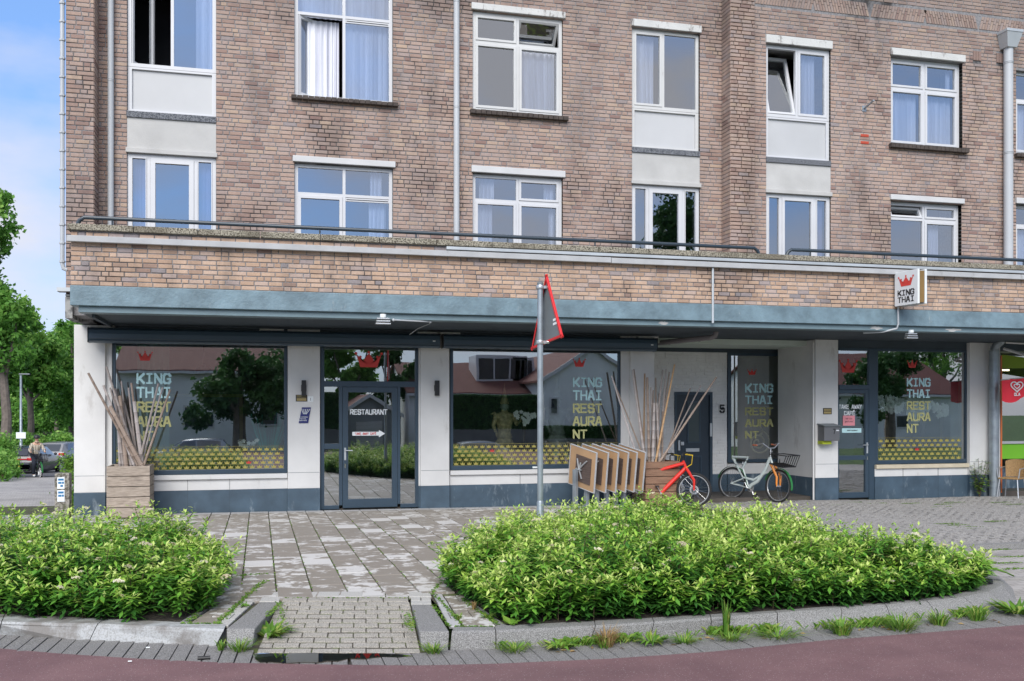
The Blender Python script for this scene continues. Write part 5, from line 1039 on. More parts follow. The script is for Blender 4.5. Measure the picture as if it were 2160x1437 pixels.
def bike(name, label, rear, fr, steer, r, fm, forkm, kind, tyre=m_rubber, rimm=m_alu, lean=0.0):
    rear, fr = Vector(rear), Vector(fr); rear.z = G(rear.x, rear.y)+r; fr.z = G(fr.x, fr.y)+r; d = (fr-rear); d.z = 0; wb = d.length; d.normalize()
    e = thing(name, label, 'bicycle', (rear.x, rear.y, rear.z-r)); o_ = e.location.copy(); side = Vector((0, 0, 1)).cross(d); up = Vector((0, 0, 1))+side*lean; 
    L_ = lambda a, b, s=0: d*a+up*b+side*s       # local along, up, side
    rx = 0; fx = wb; bbx = .43; rh = r; ax = side+up*0
    fa = (Matrix.Rotation(steer, 3, 'Z') @ side).normalized(); fax = fa-up*fa.dot(up)*0
    bikewheel(e, L_(rx, rh), side-Vector((0,0,lean)), r, tyre, rimm, disc=kind == 'mtb', knob=kind == 'mtb'); bikewheel(e, L_(fx, rh), fax-Vector((0,0,lean)), r, tyre, rimm, disc=kind == 'mtb', knob=kind == 'mtb')
    head_b, head_t = L_(fx-.16, r*2+.10), L_(fx-.22, r*2+.24); bb = L_(bbx, .28); seat_t = L_(bbx-.18, .72)
    fd = Matrix.Rotation(steer, 3, 'Z') @ d; fs = Matrix.Rotation(steer, 3, 'Z') @ side
    m = MB()
    if kind == 'mtb':
        for a, b, q in ((L_(fx-.2, r*2+.19), L_(bbx-.17, .70), .034), (head_b, bb, .042), (bb, seat_t, .018), (seat_t-up*.05, L_(0, rh, .05), .011), (seat_t-up*.05, L_(0, rh, -.05), .011), (bb, L_(0, rh, .05), .012), (bb, L_(0, rh, -.05), .012), (head_b, head_t, .028)): m.tube([a, b], q, 10)
    else:
        m.tube([head_t, L_(fx-.32, r*2-.02), L_(fx-.5, r+.08), L_(bbx+.08, .36), bb], .038, 10); m.tube([L_(fx-.3, r*2-.08), L_(bbx+.12, .46), L_(bbx-.15, .50), L_(0.02, r*2+.16), L_(-.02, r*2+.22), L_(.38, r*2+.22), seat_t-up*.02], .03, 10); m.tube([head_b, head_t], .024, 8)
        for a, b, q in ((bb, seat_t, .018), (L_(bbx-.1, .5), L_(0, rh, .05), .014), (L_(bbx-.1, .5), L_(0, rh, -.05), .014), (bb, L_(0, rh, .06), .012), (bb, L_(0, rh, -.06), .012)): m.tube([a, b], q, 8)
    m.build('frame', fm, e, True)
    m = MB()
    for s in (-1, 1): m.tube([head_b+fs*.05*s, L_(fx, rh)+fs*.055*s+up*.2, L_(fx, rh)+fs*.055*s], [.028, .027, .017], 8)
    m.tube([head_b-fs*.05, head_b+fs*.05], .02, 8); m.build('fork', forkm, e, True)
    m = MB(); m.tube([head_t, head_t+up*.1, head_t+up*.13+fd*.05], .014, 8)
    hb = head_t+up*.13+fd*.05
    if kind == 'mtb': m.tube([hb-fs*.3-fd*.05, hb-fs*.1+up*.02, hb+fs*.1+up*.02, hb+fs*.3-fd*.05], .012, 8)
    else:
        hb = head_t+up*.2; m.tube([head_t+up*.08, hb], .014, 8); m.tube([hb-fs*.28-fd*.2+up*.06, hb-fs*.24+fd*.0+up*.1, hb-fs*.08+fd*.03, hb+fs*.08+fd*.03, hb+fs*.24+up*.1, hb+fs*.28-fd*.2+up*.06], .011, 8)
    m.build('handlebar', m_alu if kind != 'mtb' else m_black, e, True); 
    for s in (-1, 1):
        q = hb+fs*.3*s-fd*.05 if kind == 'mtb' else hb+fs*.28*s-fd*.2+up*.06; dd = fs*.1*s if kind == 'mtb' else -fd*.12; m = MB(); m.tube([q-dd*.6, q+dd*.4], .017, 8); m.build('grip', m_black if kind == 'mtb' else flat('terracotta grip', (.5,.16,.08), .6), e, True)
    m = MB(); st = seat_t+up*(.1 if kind == 'mtb' else .12); m.tube([seat_t, st], .014, 8); m.build('seat_post', m_alu, e, True); m = MB(); m.tube([st-d*.13+up*.02, st-d*.06+up*.035, st+d*.05+up*.03, st+d*.15+up*.025], [.07, .075, .04, .02], 10); m.v = [tuple(Vector(v)-up*((Vector(v)-st-up*.02).dot(up))*.55) for v in m.v]; m.build('saddle', m_black, e, True)
    m = MB(); m.tube([bb-side*.06, bb+side*.06], .02, 8); m.tube([bb+side*.06, bb+side*.07+d*.08-up*.15], .009, 6); m.tube([bb-side*.06, bb-side*.07-d*.08+up*.15], .009, 6); cw_ = [bb+side*.05+(d*math.cos(t)+up*math.sin(t))*.09 for t in np.linspace(0, 2*PI, 21)[:-1]]; m.prism(cw_, side*.004); m.build('crank', m_alu, e, True)
    for s, a in ((1, .08), (-1, -.08)): m = MB(); q = bb+side*.075*s+d*a-up*.15*s; m.prism([q-d*.04-up*.01, q+d*.04-up*.01, q+d*.04+up*.01, q-d*.04+up*.01], side*.09*s); m.build('pedal', m_black, e)
    if kind != 'mtb':
        for cx_, am, nme in ((L_(fx, rh), 0, 'mudguard'), (L_(0, rh), 0, 'mudguard')):
            m = MB(); dd = fd if cx_ == L_(fx, rh) else d; sd = fs if dd is fd else side; vs = []
            for t in np.linspace(R(-10), R(165), 15): q = cx_+(dd*math.cos(t)+up*math.sin(t))*(r+.02); vs += [q-sd*.03, q+up*.006, q+sd*.03]
            m.add(vs, [(i*3+j, i*3+3+j, i*3+4+j, i*3+1+j) for i in range(14) for j in (0, 1)]); m.build(nme, forkm if False else flat('green mudguard', (.02,.16,.04), .4), e, True)
        m = MB(); rk = head_b+fd*.1+up*.12; 
        for s in np.linspace(-.2, .2, 7): m.tube([rk+fs*s-up*.1, rk+fs*s+fd*.36-up*.16, rk+fs*s+fd*.46+up*.08], .009, 5)
        m.tube([rk-fs*.2-up*.1, rk-fs*.2+fd*.36-up*.16, rk+fs*.2+fd*.36-up*.16, rk+fs*.2-up*.1, rk-fs*.2-up*.1], .013, 6); m.tube([rk-fs*.2+up*.1, rk-fs*.2+fd*.46+up*.08, rk+fs*.2+fd*.46+up*.08, rk+fs*.2+up*.1, rk-fs*.2+up*.1], .011, 6); m.tube([rk+fd*.1, L_(fx, rh)+fs*.07], .007, 5); m.tube([rk+fd*.1, L_(fx, rh)-fs*.07], .007, 5); m.build('front_rack', m_black, e, True)
        m = MB(); m.tube([L_(-.1, r*2+.06, .05), L_(.3, r*2+.07, .05)], .007, 5); m.tube([L_(-.1, r*2+.06, -.05), L_(.3, r*2+.07, -.05)], .007, 5); m.tube([L_(-.1, r*2+.06, -.05), L_(-.1, r*2+.06, .05)], .007, 5); m.build('rear_rack', m_alu, e, True)
        m = MB(); m.tube([bb, bb+side*.25-up*.24+d*.12], .011, 6); m.build('kickstand', m_bamb, e, True)
    else:
        for s in (-1, 1): m = MB(); m.tube([hb+fs*.18*s, hb+fs*.12*s+fd*.14-up*.02, hb+fd*.12-up*.2+fs*.05*s, head_b+fs*.06*s], .006, 5); m.build('brake_cable', flat('yellow cable', (.65,.45,.02), .5), e, True)
    return e
mtbred = flat('red yellow bike frame', (.66, .03, .02), .3)
a = PG(1466, 1071); xf, yf = X(1464, 17.9), 17.9
bike('mountain_bike', 'red mountain bicycle with a yellow cable behind the brown planter', (xf-1.03, yf+.35, 0), (xf, yf, 0), R(-8), .345, mtbred, mtbred, 'mtb')
xf, yf = X(1436, 18.7), 18.7
bike('city_bike', 'silver and teal bicycle mostly hidden between the brown planter and the red bicycle', (xf-1.0, yf+.3, 0), (xf, yf, 0), R(5), .33, flat('teal frame', (.03,.20,.19), .4), m_alu, 'mtb')
xf, yf = X(1640, 18.55), 18.55
bike('omafiets', 'white and green bicycle with an orange fork and black crate rack by the passage window', (X(1545, 19.5), 19.55, 0), (xf, yf, 0), R(-12), .36, flat('pale grey green frame', (.50,.56,.54), .35), flat('orange fork', (.72,.24,.02), .4), 'city', lean=.08)
bpy.data.objects['omafiets'].name = 'city_bike'
# ================================================================ SHOP INTERIORS
def inside_thing(name, label, cat, px, Y, z=0, grp=None): return thing(name, label, cat, (X(px, Y), Y, z), 0, grp)
m_dome = paint('black wire dome', (.03,.03,.028), .5, .1); m_bulb = flat('filament bulb', (1,.75,.45), .5, 0, 1.5)
for px, lab in ((334, 'left'), (430, 'middle'), (524, 'right')):
    Y = 20.6; e = thing('pendant_lamp', 'dark dome pendant lamp hanging inside the left window, %s of the three' % lab, 'lamp', (X(px, Y), Y, Z(px, 790, Y)), 0, 'pendant lamps in the left window')
    m = MB(); m.lathe([(.02,.2),(.10,.17),(.17,.08),(.185,-.04),(.20,-.14)], n=18); m.build('lamp_shade', m_dome, e, True); m = MB(); m.tube([(0,0,.2),(0,0,3.4-Z(px,790,Y))], .006, 5); m.build('cord', m_black, e); m = MB(); m.ball((0,0,-.02), .04, 10, 7); m.build('bulb', m_bulb, e, True)
Y = 20.2; e = inside_thing('stick_arrangement', 'bundle of teal decorative sticks inside the left window', 'decoration', 566, Y, .55); m = MB()
for i in range(46): a = random.uniform(-1, 1); b = random.uniform(-.5, .5); m.tube([(a*.05, b*.05, 0), (a*.14, b*.1, .5), (a*.36, b*.3, 1.1+random.uniform(-.3, .25))], [.006, .006, .003], 4)
m.build('sticks', m_teal, e); m = MB(); m.lathe([(.08,-.2),(.1,-.1),(.07,.0),(.09,.08)], n=14); m.build('vase', m_teal, e, True)
Y = 19.9; e = inside_thing('hanging_banner', 'pale green curtain panel behind the lettering of the left window', 'curtain', 325, Y, 3.2); curt = MB()
n = 16; vs = [(x*.036-.3, .03*math.sin(x*1.3), z) for x in range(n+1) for z in (-2.6, 0)]; curt.add(vs, [(i*2, i*2+2, i*2+3, i*2+1) for i in range(n)]); curt.build('cloth', paint('pale green cloth', (.22,.42,.34), .8, .2, 3), e, True)
def statue(px, Y, zt, zb, label, mat, rz=0):
    e = inside_thing('statue', label, 'statue', px, Y, zb); h = zt-zb; e.rotation_euler = (0, 0, rz); k = h/1.0
    m = MB(); m.lathe([(.13,0),(.15,.03),(.12,.07),(.155,.10),(.115,.16),(.14,.19),(.10,.26),(.125,.285),(.085,.34),(.10,.36),(.075,.42),(.085,.46),(.10,.53),(.115,.60),(.09,.64),(.04,.66),(.038,.68)], n=20); m.v = [(v[0]*k, v[1]*.7*k, v[2]*k) for v in m.v]; m.build('robe', mat, e, True)
    m = MB(); m.ball((0,0,.72*k), .05*k, 12, 9, sq=(.85,.9,1.2)); m.tube([(0,-.045*k,.715*k),(0,-.055*k,.705*k)], .006*k, 5)
    for s in (-1,1): m.ball((s*.047*k,0,.72*k), .012*k, 6, 5, sq=(.5,.6,1.6))
    m.build('head', paint('pale green skin', (.38,.44,.36), .5, .15), e, True)
    m = MB(); m.lathe([(.052,.75),(.055,.77),(.04,.79),(.042,.80),(.026,.84),(.028,.85),(.014,.89),(.016,.90),(.006,.95),(.002,1.0)], n=14); m.v = [(v[0]*k, v[1]*k, v[2]*k) for v in m.v]; m.build('headdress', mat, e, True)
    m = MB(); m.tube([(-.10*k,0,.61*k),(-.14*k,-.02*k,.50*k),(-.12*k,-.05*k,.42*k)], [.03*k,.025*k,.016*k], 8); m.tube([(.10*k,0,.61*k),(.15*k,-.03*k,.51*k),(.17*k,-.09*k,.55*k)], [.03*k,.025*k,.016*k], 8); m.ball((.175*k,-.1*k,.58*k), .025*k, 8, 6, sq=(.6,.5,1.5)); m.ball((-.11*k,-.06*k,.40*k), .025*k, 8, 6, sq=(.6,.5,1.3)); m.build('arms', mat, e, True)
    for s in (-1,1): m = MB(); m.prism([(s*.07*k,-.02*k,.60*k),(s*.17*k,-.02*k,.63*k),(s*.12*k,-.02*k,.66*k)], (0,.04*k,0)); m.build('epaulette', mat, e)
    m = MB(); m.box(-.2*k,.2*k,-.15*k,.15*k,-zb,0); m.build('pedestal', m_inner, e)
m_goldst = paint('antique gold carving', (.55,.46,.24), .55, .6, 14, .9, 30); m_palest = paint('pale stone carving', (.36,.38,.35), .7, .4, 12, .8, 30)
statue(1064, 19.75, Z(1064, 808, 19.75), .72, 'gold standing Thai statue with a spired headdress behind the middle window', m_goldst); statue(1175, 20.3, Z(1175, 796, 20.3), .72, 'pale grey standing statue with raised hand behind the middle window', m_palest)
def orchid(px, Y, zt, zb, spread, nfl, label, rnd):
    r = random.Random(rnd); e = inside_thing('orchid', label, 'orchid', px, Y, zb); m = MB(); m.lathe([(.05,-.15),(.09,-.12),(.10,.02),(.09,.03)], n=12); m.build('pot', m_white, e, True)
    s = MB(); fl = MB(); lf = MB()
    for k in range(3 if nfl > 14 else 2):
        sd = (-1, 1, .3)[k]; pts = [(0,0,0)]; H_ = zt-zb
        for i in range(1, 7): t = i/6; pts.append((sd*spread*t*t*.9, r.uniform(-.02,.02)-.04*t, H_*(math.sin(t*1.9)/1.0)*.98))
        s.tube(pts, .006, 5)
        for i in range(nfl//2):
            t = r.uniform(.5, 1); j = int(t*6-.001); a, b = Vector(pts[j]), Vector(pts[min(6, j+1)]); c = a.lerp(b, t*6-j)+Vector((r.uniform(-.07,.07), r.uniform(-.07,.02), r.uniform(-.09,.03)))
            for q in range(5):
                an = q*2*PI/5+r.random()*.3; d = Vector((math.cos(an), -.15, math.sin(an))); w = Vector((-d.z, 0, d.x))*.022; fl.add([c, c+d*.022+w, c+d*.05, c+d*.022-w], [(0,1,2,3)], r.random())
    for i in range(6): an = i*PI/3; d = Vector((math.cos(an), math.sin(an), .35)); w = Vector((-d.y, d.x, 0))*.03; lf.add([(0,0,.02), d*.1+w, d*.24, d*.1-w], [(0,1,2,3)], .3)
    s.build('stem', m_stem, e); fl.build('flowers', m_orchid, e); lf.build('leaves', m_shrub, e)
orchid(1105, 19.5, Z(1105, 868, 19.5), .85, .22, 22, 'white orchid in the middle window beside the gold statue', 3); orchid(520, 19.45, 1.35, .85, .18, 10, 'small white orchid low in the left window', 4)
for i, (px, s_) in enumerate(((1866, .28), (1890, .25), (1945, .3), (1985, .26), (1925, .2))): orchid(px, 19.42+.1*(i % 2), Z(px, 835+6*i, 19.5), .72, s_, 60, 'large white orchid in the right window, %s from the door' % ('nearest', 'second', 'fourth', 'fifth and farthest', 'third')[i], 10+i)
Y = 21.3; e = inside_thing('gold_ornament', 'coiled pale gold ornament behind the dark passage window', 'ornament', 1594, Y, Z(1594, 948, Y)); m = MB(); m.tube([(.03+(.04+.018*t)*math.cos(t), -.01*t, .16+(.04+.018*t)*math.sin(t)) for t in np.linspace(0, 14, 50)], .02, 6); m.tube([(.1,-.05,.35),(.16,-.05,.45),(.1,-.05,.55)], [.03,.02,.01], 6); m.build('coil', paint('pale gold', (.55,.52,.3), .4, .3, 9), e, True)
Y = 19.6
for px, lab in ((300, 'left'), (440, 'middle'), (540, 'right')):
    e = inside_thing('dining_table', 'dark dining table inside the left window, %s one' % lab, 'table', px, 21.6); m = MB(); m.box(-.45,.45,-.4,.4,.72,.76); m.build('table_top', m_woodr, e); m = MB(); m.box(-.05,.05,-.05,.05,0,.72); m.build('leg', m_black, e)
e = inside_thing('wall_picture', 'pale framed window seen through the left shop window', 'picture', 430, 24.4, 0); m = MB(); m.ring(-.9,.9,.9,2.3,.08,-.05,0); m.build('frame', m_gold, e); m = MB(); m.box(-.82,.82,-.02,.0,.98,2.22); m.build('canvas', paint('pale picture', (.20,.27,.30), .6, .3), e)
# ================================================================ NEIGHBOUR CAFE: flag, chair, light
p = P(2114, 802, 18.3); e = thing('shop_flag', 'red ice cream flag with a white double heart at the right edge', 'flag', p); u0 = X(2190, 18.3)-p.x; H_ = Z(2130, 795, 18.3)-Z(2130, 842, 18.3)
m = MB(); n = 24; zt = [ .0+.10*(i/n)+.012*math.sin(i*.5) for i in range(n+1)]; zb = [ -H_*.93-.05*math.sin(i/n*PI*2)+.28*(i/n)**2*.6 for i in range(n+1)]
vs = []; 
for i in range(n+1): vs += [(u0*i/n, .02*math.sin(i*.6), zb[i]), (u0*i/n, .015*math.sin(i*.6+1), zt[i])]
m.add(vs, [(i*2, i*2+2, i*2+3, i*2+1) for i in range(n)]); m.build('cloth', flat('red flag cloth', (.68,.02,.04), .6), e, True)
m = MB(); m.tube([(-.04, .0, .0), (u0+.3, 0, .12)], .012, 6); m.build('flag_pole', m_alu, e)
cx_, cz_ = X(2143, 18.3)-p.x, Z(2143, 815, 18.3)-p.z
def heart(sc, w, n=26):
    m = MB(); pts = [Vector((cx_+sc*16*math.sin(t)**3/16*1.25, -.03, cz_+sc*(13*math.cos(t)-5*math.cos(2*t)-2*math.cos(3*t)-math.cos(4*t))/16)) for t in np.linspace(0, 2*PI, n)]; m.tube(pts, w, 5, False); return m
heart(.13, .014).build('heart_outline', m_whitef, e); heart(.062, .012).build('heart_outline', m_whitef, e); word('OLA', cx_-.07, cz_-.21, .15, .055, m_whitef, e, -.03, th=1.3)
e = thing('strip_light', 'small lit lamp inside the cafe at the right edge', 'lamp', P(2121, 781, 20.6)); m = MB(); m.box(-.09, .09, -.03, .03, -.02, .02); m.build('lamp_tube', m_lit, e)
m = MB(); m.prism([P(2114, 748, 19.3), P(2160, 754, 19.3), P(2300, 770, 19.3), P(2300, 800, 19.3), P(2160, 777, 19.3), P(2114, 777, 19.3)], (0, .02, 0)); m.build('green_sun_screen', flat('olive green cloth', (.20,.30,.01), .6), B)
# awning arms
e = thing('folding_awning', 'white folded awning arm under the gallery at the right edge', 'awning', P(2118, 736, 18.6)); q = e.location; m = MB(); m.tube([Vector((0,0,0)), P(2165, 750, 18.0)-q, P(2250, 760, 17.8)-q], .035, 6); m.tube([P(2122, 723, 18.5)-q, P(2180, 726, 18.3)-q], .02, 6); m.build('arm', m_white, e, True)
# rattan chair
cx0, cy0 = X(2134, 18.6), 18.6; e = thing('terrace_chair', 'honey coloured rattan terrace chair with aluminium legs at the right edge', 'chair', (cx0, cy0, G(cx0, cy0)), R(-62)); m_rat = paint('honey rattan', (.36,.22,.09), .7, .35, 30, .9, 60)
m = MB(); m.box(-.22,.22,-.22,.22,.42,.455); m.build('seat', m_rat, e, bevel=.02)
m = MB(); n = 10; vs = []
for i in range(n+1): a = -1+2*i/n; vs += [(a*.21, .22+.05*(1-a*a), .46), (a*.24, .27+.07*(1-a*a), .86-.05*abs(a)**3), (a*.21+.0, .235+.05*(1-a*a), .46), (a*.24, .285+.07*(1-a*a), .86-.05*abs(a)**3)]
m.add(vs, [(i*4, i*4+4, i*4+5, i*4+1) for i in range(n)]+[(i*4+2, i*4+3, i*4+7, i*4+6) for i in range(n)]+[(i*4+1, i*4+5, i*4+7, i*4+3) for i in range(n)]); m.build('backrest', m_rat, e, True)
for a, b in ((-1,-1),(1,-1),(1,1),(-1,1)): m = MB(); m.tube([(a*.19,b*.19,.43),(a*.23,b*.24,0)], .014, 8); m.build('leg', m_alu, e, True)
for a in (-1, 1): m = MB(); m.tube([(a*.22,-.2,.45),(a*.25,-.2,.66),(a*.25,.26,.68)], .013, 8); m.build('armrest', m_alu, e, True)
# ================================================================ SHRUB BEDS
def shootproto(nl, seed):
    r = np.random.default_rng(seed); V = []; T = []
    for i in range(nl):
        h = (i+.5)/nl; h = .10+.90*h**.8; a = i*2.4+r.uniform(-.3, .3); top = max(0, (h-.84)/.16); ln = r.uniform(.07, .105)*(1-.3*top); wd = ln*r.uniform(.14, .20)
        el = R(r.uniform(-28, 22))+top*R(45); d = np.array([math.cos(a)*math.cos(el), math.sin(a)*math.cos(el), math.sin(el)]); sd = np.array([-math.sin(a), math.cos(a), 0.]); up = np.cross(d, sd)
        b = np.array([0, 0, h])+d*.01*np.array([1, 1, 0]); fold = r.uniform(-.2, .5)
        V += [b, b+d*ln*.5+sd*wd+up*wd*fold*-1, b+d*ln-np.array([0, 0, ln*.12]), b+d*ln*.5-sd*wd+up*wd*fold*-1]
        T.append(np.clip(.16+.50*h**2+.38*top+r.uniform(-.12, .12), 0, 1))  # tone rises with height: painted shade low down, young pale leaves on top
    return np.array(V), np.array(T)
PR_ = [shootproto(68, s) for s in range(7)]
def bed(name, label, poly, n, hfun, label2=None, seed=1, spread=.0):
    r = np.random.default_rng(seed); rr = random.Random(seed); xs_ = [p.x for p in poly]; ys_ = [p.y for p in poly]; x0, x1, y0, y1 = min(xs_), max(xs_), min(ys_), max(ys_); pos = []
    while len(pos) < n:
        x, y = rr.uniform(x0, x1), rr.uniform(y0, y1)
        if inside(poly, x, y): pos.append((x, y))
    cx = sum(xs_)/len(xs_); VV = []; TT = []; ST_ = MB(); FL = []
    def edged(x, y):
        best = 9; 
        for i in range(len(poly)):
            a, b = poly[i-1], poly[i]; ab = Vector((b.x-a.x, b.y-a.y)); ap = Vector((x-a.x, y-a.y)); t = max(0, min(1, ap.dot(ab)/(ab.length_squared+1e-9))); q = ap-ab*t
            if q.length < best: best = q.length; dirv = -q/(q.length+1e-9)
        return best, dirv
    for (x, y) in pos:
        d, dv = edged(x, y); h = .88*hfun(x, y)*(rr.uniform(.7, 1.1) if rr.random() < .78 else rr.uniform(1.1, 1.5))*(.5+.5*min(1, d/.45))*(1+.14*math.sin(x*2.3+y)*math.sin(y*2.9-x)) ; V, T = PR_[rr.randrange(7)]
        lean = (Vector((rr.uniform(-.2, .2), rr.uniform(-.2, .2)))+dv*max(0, .5-d)*.95)
        vig = rr.uniform(-.12, .18)+.14*math.sin(x*1.7+y)*math.cos(y*2.1-x*.6)
        an = rr.uniform(0, 6.28); c, s = math.cos(an), math.sin(an); P0 = V.copy(); base = np.repeat(V.reshape(-1, 4, 3)[:, 0, :], 4, axis=0); off = (V-base); hz = base[:, 2]
        o2 = np.stack([off[:, 0]*c-off[:, 1]*s, off[:, 0]*s+off[:, 1]*c, off[:, 2]], 1)*rr.uniform(.85, 1.2)
        # splay foliage width a little: leaves sit on short side twigs
        tw = np.repeat(r.normal(0, .028, (len(V)//4, 3)), 4, axis=0)
        W_ = np.stack([x+lean.x*hz*hz*h*1.0, y+lean.y*hz*hz*h*1.0, G(x, y)+hz*h], 1)+o2+tw*np.array([1, 1, .6]); VV.append(W_); TT.append(np.clip(T+vig, 0, 1))
        if rr.random() < .5: ST_.tube([(x, y, G(x, y)), (x+lean.x*.25*h, y+lean.y*.25*h, G(x, y)+h*.5), (x+lean.x*.9*h, y+lean.y*.9*h, G(x, y)+h*.93)], .004, 4, False)
        if rr.random() < .35: FL.append((x+lean.x*h, y+lean.y*h, G(x, y)+h+.02, rr.uniform(.7, 1.5)))
    V = np.concatenate(VV); T = np.concatenate(TT); F = np.arange(len(V)).reshape(-1, 4)
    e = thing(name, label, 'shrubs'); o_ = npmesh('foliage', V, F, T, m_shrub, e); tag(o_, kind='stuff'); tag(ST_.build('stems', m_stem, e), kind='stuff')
    fm = []
    for k in range(5):
        m = MB()
        for i in range(34):
            a = rr.uniform(0, 6.28); q = rr.uniform(0, .034)**1.0; c = Vector((q*math.cos(a), q*math.sin(a), -.35*q+rr.uniform(0, .008))); s_ = rr.uniform(.004, .008); m.add([c+Vector((s_,0,0)), c+Vector((0,s_,.002)), c+Vector((-s_,0,0)), c+Vector((0,-s_,.003))], [(0,1,2,3)], (.35+.65*rr.random())*(1 if k < 3 else .6)); m.add([c+Vector((s_,0,0)), c+Vector((0,0,s_)), c+Vector((-s_,0,0)), c+Vector((0,0,-s_))], [(0,1,2,3)], (.35+.65*rr.random())*(1 if k < 3 else .6))
        me = m.mesh('blossom'); me.materials.append(m_flower); fm.append(me)
    FL.sort(key=lambda f: f[1]); 
    for i, (x, y, z, s_) in enumerate(FL[::max(1, len(FL)//200)]):
        o_ = bpy.data.objects.new('blossom', fm[rr.randrange(5)]); C.objects.link(o_); o_.parent = e; o_.location = (x, y, z); o_.scale = (s_,)*3; o_.rotation_euler = (rr.uniform(-.3, .3), rr.uniform(-.3, .3), rr.uniform(0, 6))
    return e
x_r = PG(2000, 1230).x
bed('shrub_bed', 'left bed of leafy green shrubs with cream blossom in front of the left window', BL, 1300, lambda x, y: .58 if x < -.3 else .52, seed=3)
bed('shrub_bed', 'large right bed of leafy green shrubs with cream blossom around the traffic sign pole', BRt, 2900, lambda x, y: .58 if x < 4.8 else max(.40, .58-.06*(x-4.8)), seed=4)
# weeds, grass tufts, dandelions
def tuft(name, label, cat, p, n, h, w, mat, seed, wide=.006, grp=None, rosette=False):
    r = random.Random(seed); m = MB()
    for i in range(n):
        a = r.uniform(0, 6.28); d = Vector((math.cos(a), math.sin(a), 0)); b = d*r.uniform(0, w*.35); L_ = h*r.uniform(.5, 1.1); o_ = r.uniform(.3, 1)*w*.7; s_ = Vector((-d.y, d.x, 0))*wide*r.uniform(.7, 1.3); t = r.random()
        if rosette:
            m.add([b, b+d*L_*.5+s_*1.0+Vector((0,0,L_*.35)), b+d*L_*1.1+Vector((0,0,L_*r.uniform(.1,.7))), b+d*L_*.5-s_+Vector((0,0,L_*.35))], [(0,1,2,3)], t)
        else:
            k1 = b+d*o_*.4+Vector((0,0,L_*.6)); k2 = b+d*o_+Vector((0,0,L_*r.uniform(.6, 1))); m.add([b-s_, b+s_, k1+s_*.8, k1-s_*.8, k2], [(0,1,2,3), (3,2,4)], t)
    e = m.build(name, mat, None, loc=p); tag(e, label, cat, grp); return e
wd = [(568,1345,70,.20,.16,m_weed,'leafy dandelion weed between the left kerb block and the ramp',.018,True),(505,1372,90,.10,.22,m_weed,'low grass tuft in the gutter before the left kerb block',.004,False),(466,1372,30,.09,.07,m_weed,'small weed in the gap between the pale kerb and the kerb block',.006,False),(868,1330,50,.13,.14,m_weed,'grass tuft at the right side of the ramp',.004,False),(915,1376,80,.08,.22,m_weed,'low grass at the foot of the right kerb block',.004,False),(1085,1373,110,.08,.28,m_weed,'flat grass patch at the kerb below the sign pole',.004,False),(1180,1368,60,.12,.17,m_weed,'broad leaved weed at the kerb right of the sign pole',.014,True),(1280,1362,110,.17,.22,m_dry,'dry yellowing weed against the kerb in the middle',.004,False),(1275,1366,40,.10,.15,m_weed,'green shoots at the foot of the dry weed',.006,False),(1375,1358,55,.14,.16,m_weed,'small leafy weed against the kerb in the middle',.012,True),(1445,1356,90,.07,.25,m_weed,'flat grass strip along the kerb in the middle',.004,False),(1532,1345,55,.36,.07,m_weed,'tall upright horseweed against the kerb',.008,False),(1540,1350,100,.09,.3,m_weed,'grass around the tall horseweed',.004,False),(1640,1345,120,.08,.4,m_weed,'long grass strip at the kerb right of the tall horseweed',.004,False),(1775,1338,100,.15,.2,m_weed,'bushy weed with a dead stalk against the kerb',.008,False),(1900,1328,150,.14,.35,m_weed,'yellow green weed patch at the right part of the kerb',.005,False),(1980,1318,80,.14,.2,m_weed,'darker weed beside a brown stalk at the right part of the kerb',.007,False),(2060,1308,70,.16,.22,m_weed,'long bladed grass at the right kerb bend',.007,False),(2145,1296,60,.22,.2,m_weed,'big dandelion plant at the right kerb bend',.02,True),(1000,1285,30,.09,.08,m_dry,'dry weed at the edge of the right bed',.004,False),(1030,1303,30,.08,.08,m_weed,'small green weed on the edge stone of the right bed',.01,True),(1078,1318,9,.11,.08,m_weed,'young broad leaved seedling at the front corner of the right bed',.034,True),(967,1305,40,.05,.09,m_weed,'little moss tuft beside the white edging tiles',.004,False),(518,1280,20,.06,.07,m_weed,'small weed on the pale edging of the ramp',.008,True)]
for i, (px, py, n, h, w, mt, lb, wi, ro) in enumerate(wd): tuft('weed', lb, 'weed', PR(px, py) if py > 1325 or px > 1600 else PG(px, py), n, h, w, mt, 50+i, wi, 'weeds along the kerb and paving', ro)
# moss and low growth in the joints
mo = MB(); r = random.Random(9)
def mossline(a, b, n, w, zf=G):
    for i in range(n):
        t = r.random(); p = a.lerp(b, t)+Vector((r.gauss(0, w), r.gauss(0, w), 0)); s_ = r.uniform(.006, .018); z = zf(p.x, p.y)+.002; an = r.uniform(0, 3); q = Vector((math.cos(an), math.sin(an), 0))*s_; q2 = Vector((-q.y, q.x, 0))
        mo.add([p*1+Vector((0,0,z-p.z))+q, p+Vector((0,0,z-p.z+s_*.6))+q2*.4, p+Vector((0,0,z-p.z))-q, p+Vector((0,0,z-p.z+s_*.3))-q2*.7], [(0,1,2,3)], r.random()*.8+.1)
for a, b, n, w in (((395,1314),(470,1245),260,.02),((458,1316),(528,1250),300,.018),((528,1250),(560,1225),120,.02),((505,1215),(560,1210),90,.03),((977,1320),(912,1250),160,.012),((1050,1318),(975,1262),200,.02),((912,1250),(930,1228),80,.015),((948,1322),(913,1275),90,.012),((592,1270),(566,1300),120,.02),((600,1262),(862,1262),60,.006),((870,1330),(862,1290),120,.025),((600,1330),(592,1275),80,.02),((380,1316),(470,1316),80,.006),((960,1322),(1045,1322),80,.006)): mossline(PG(*a), PG(*b), n, w)
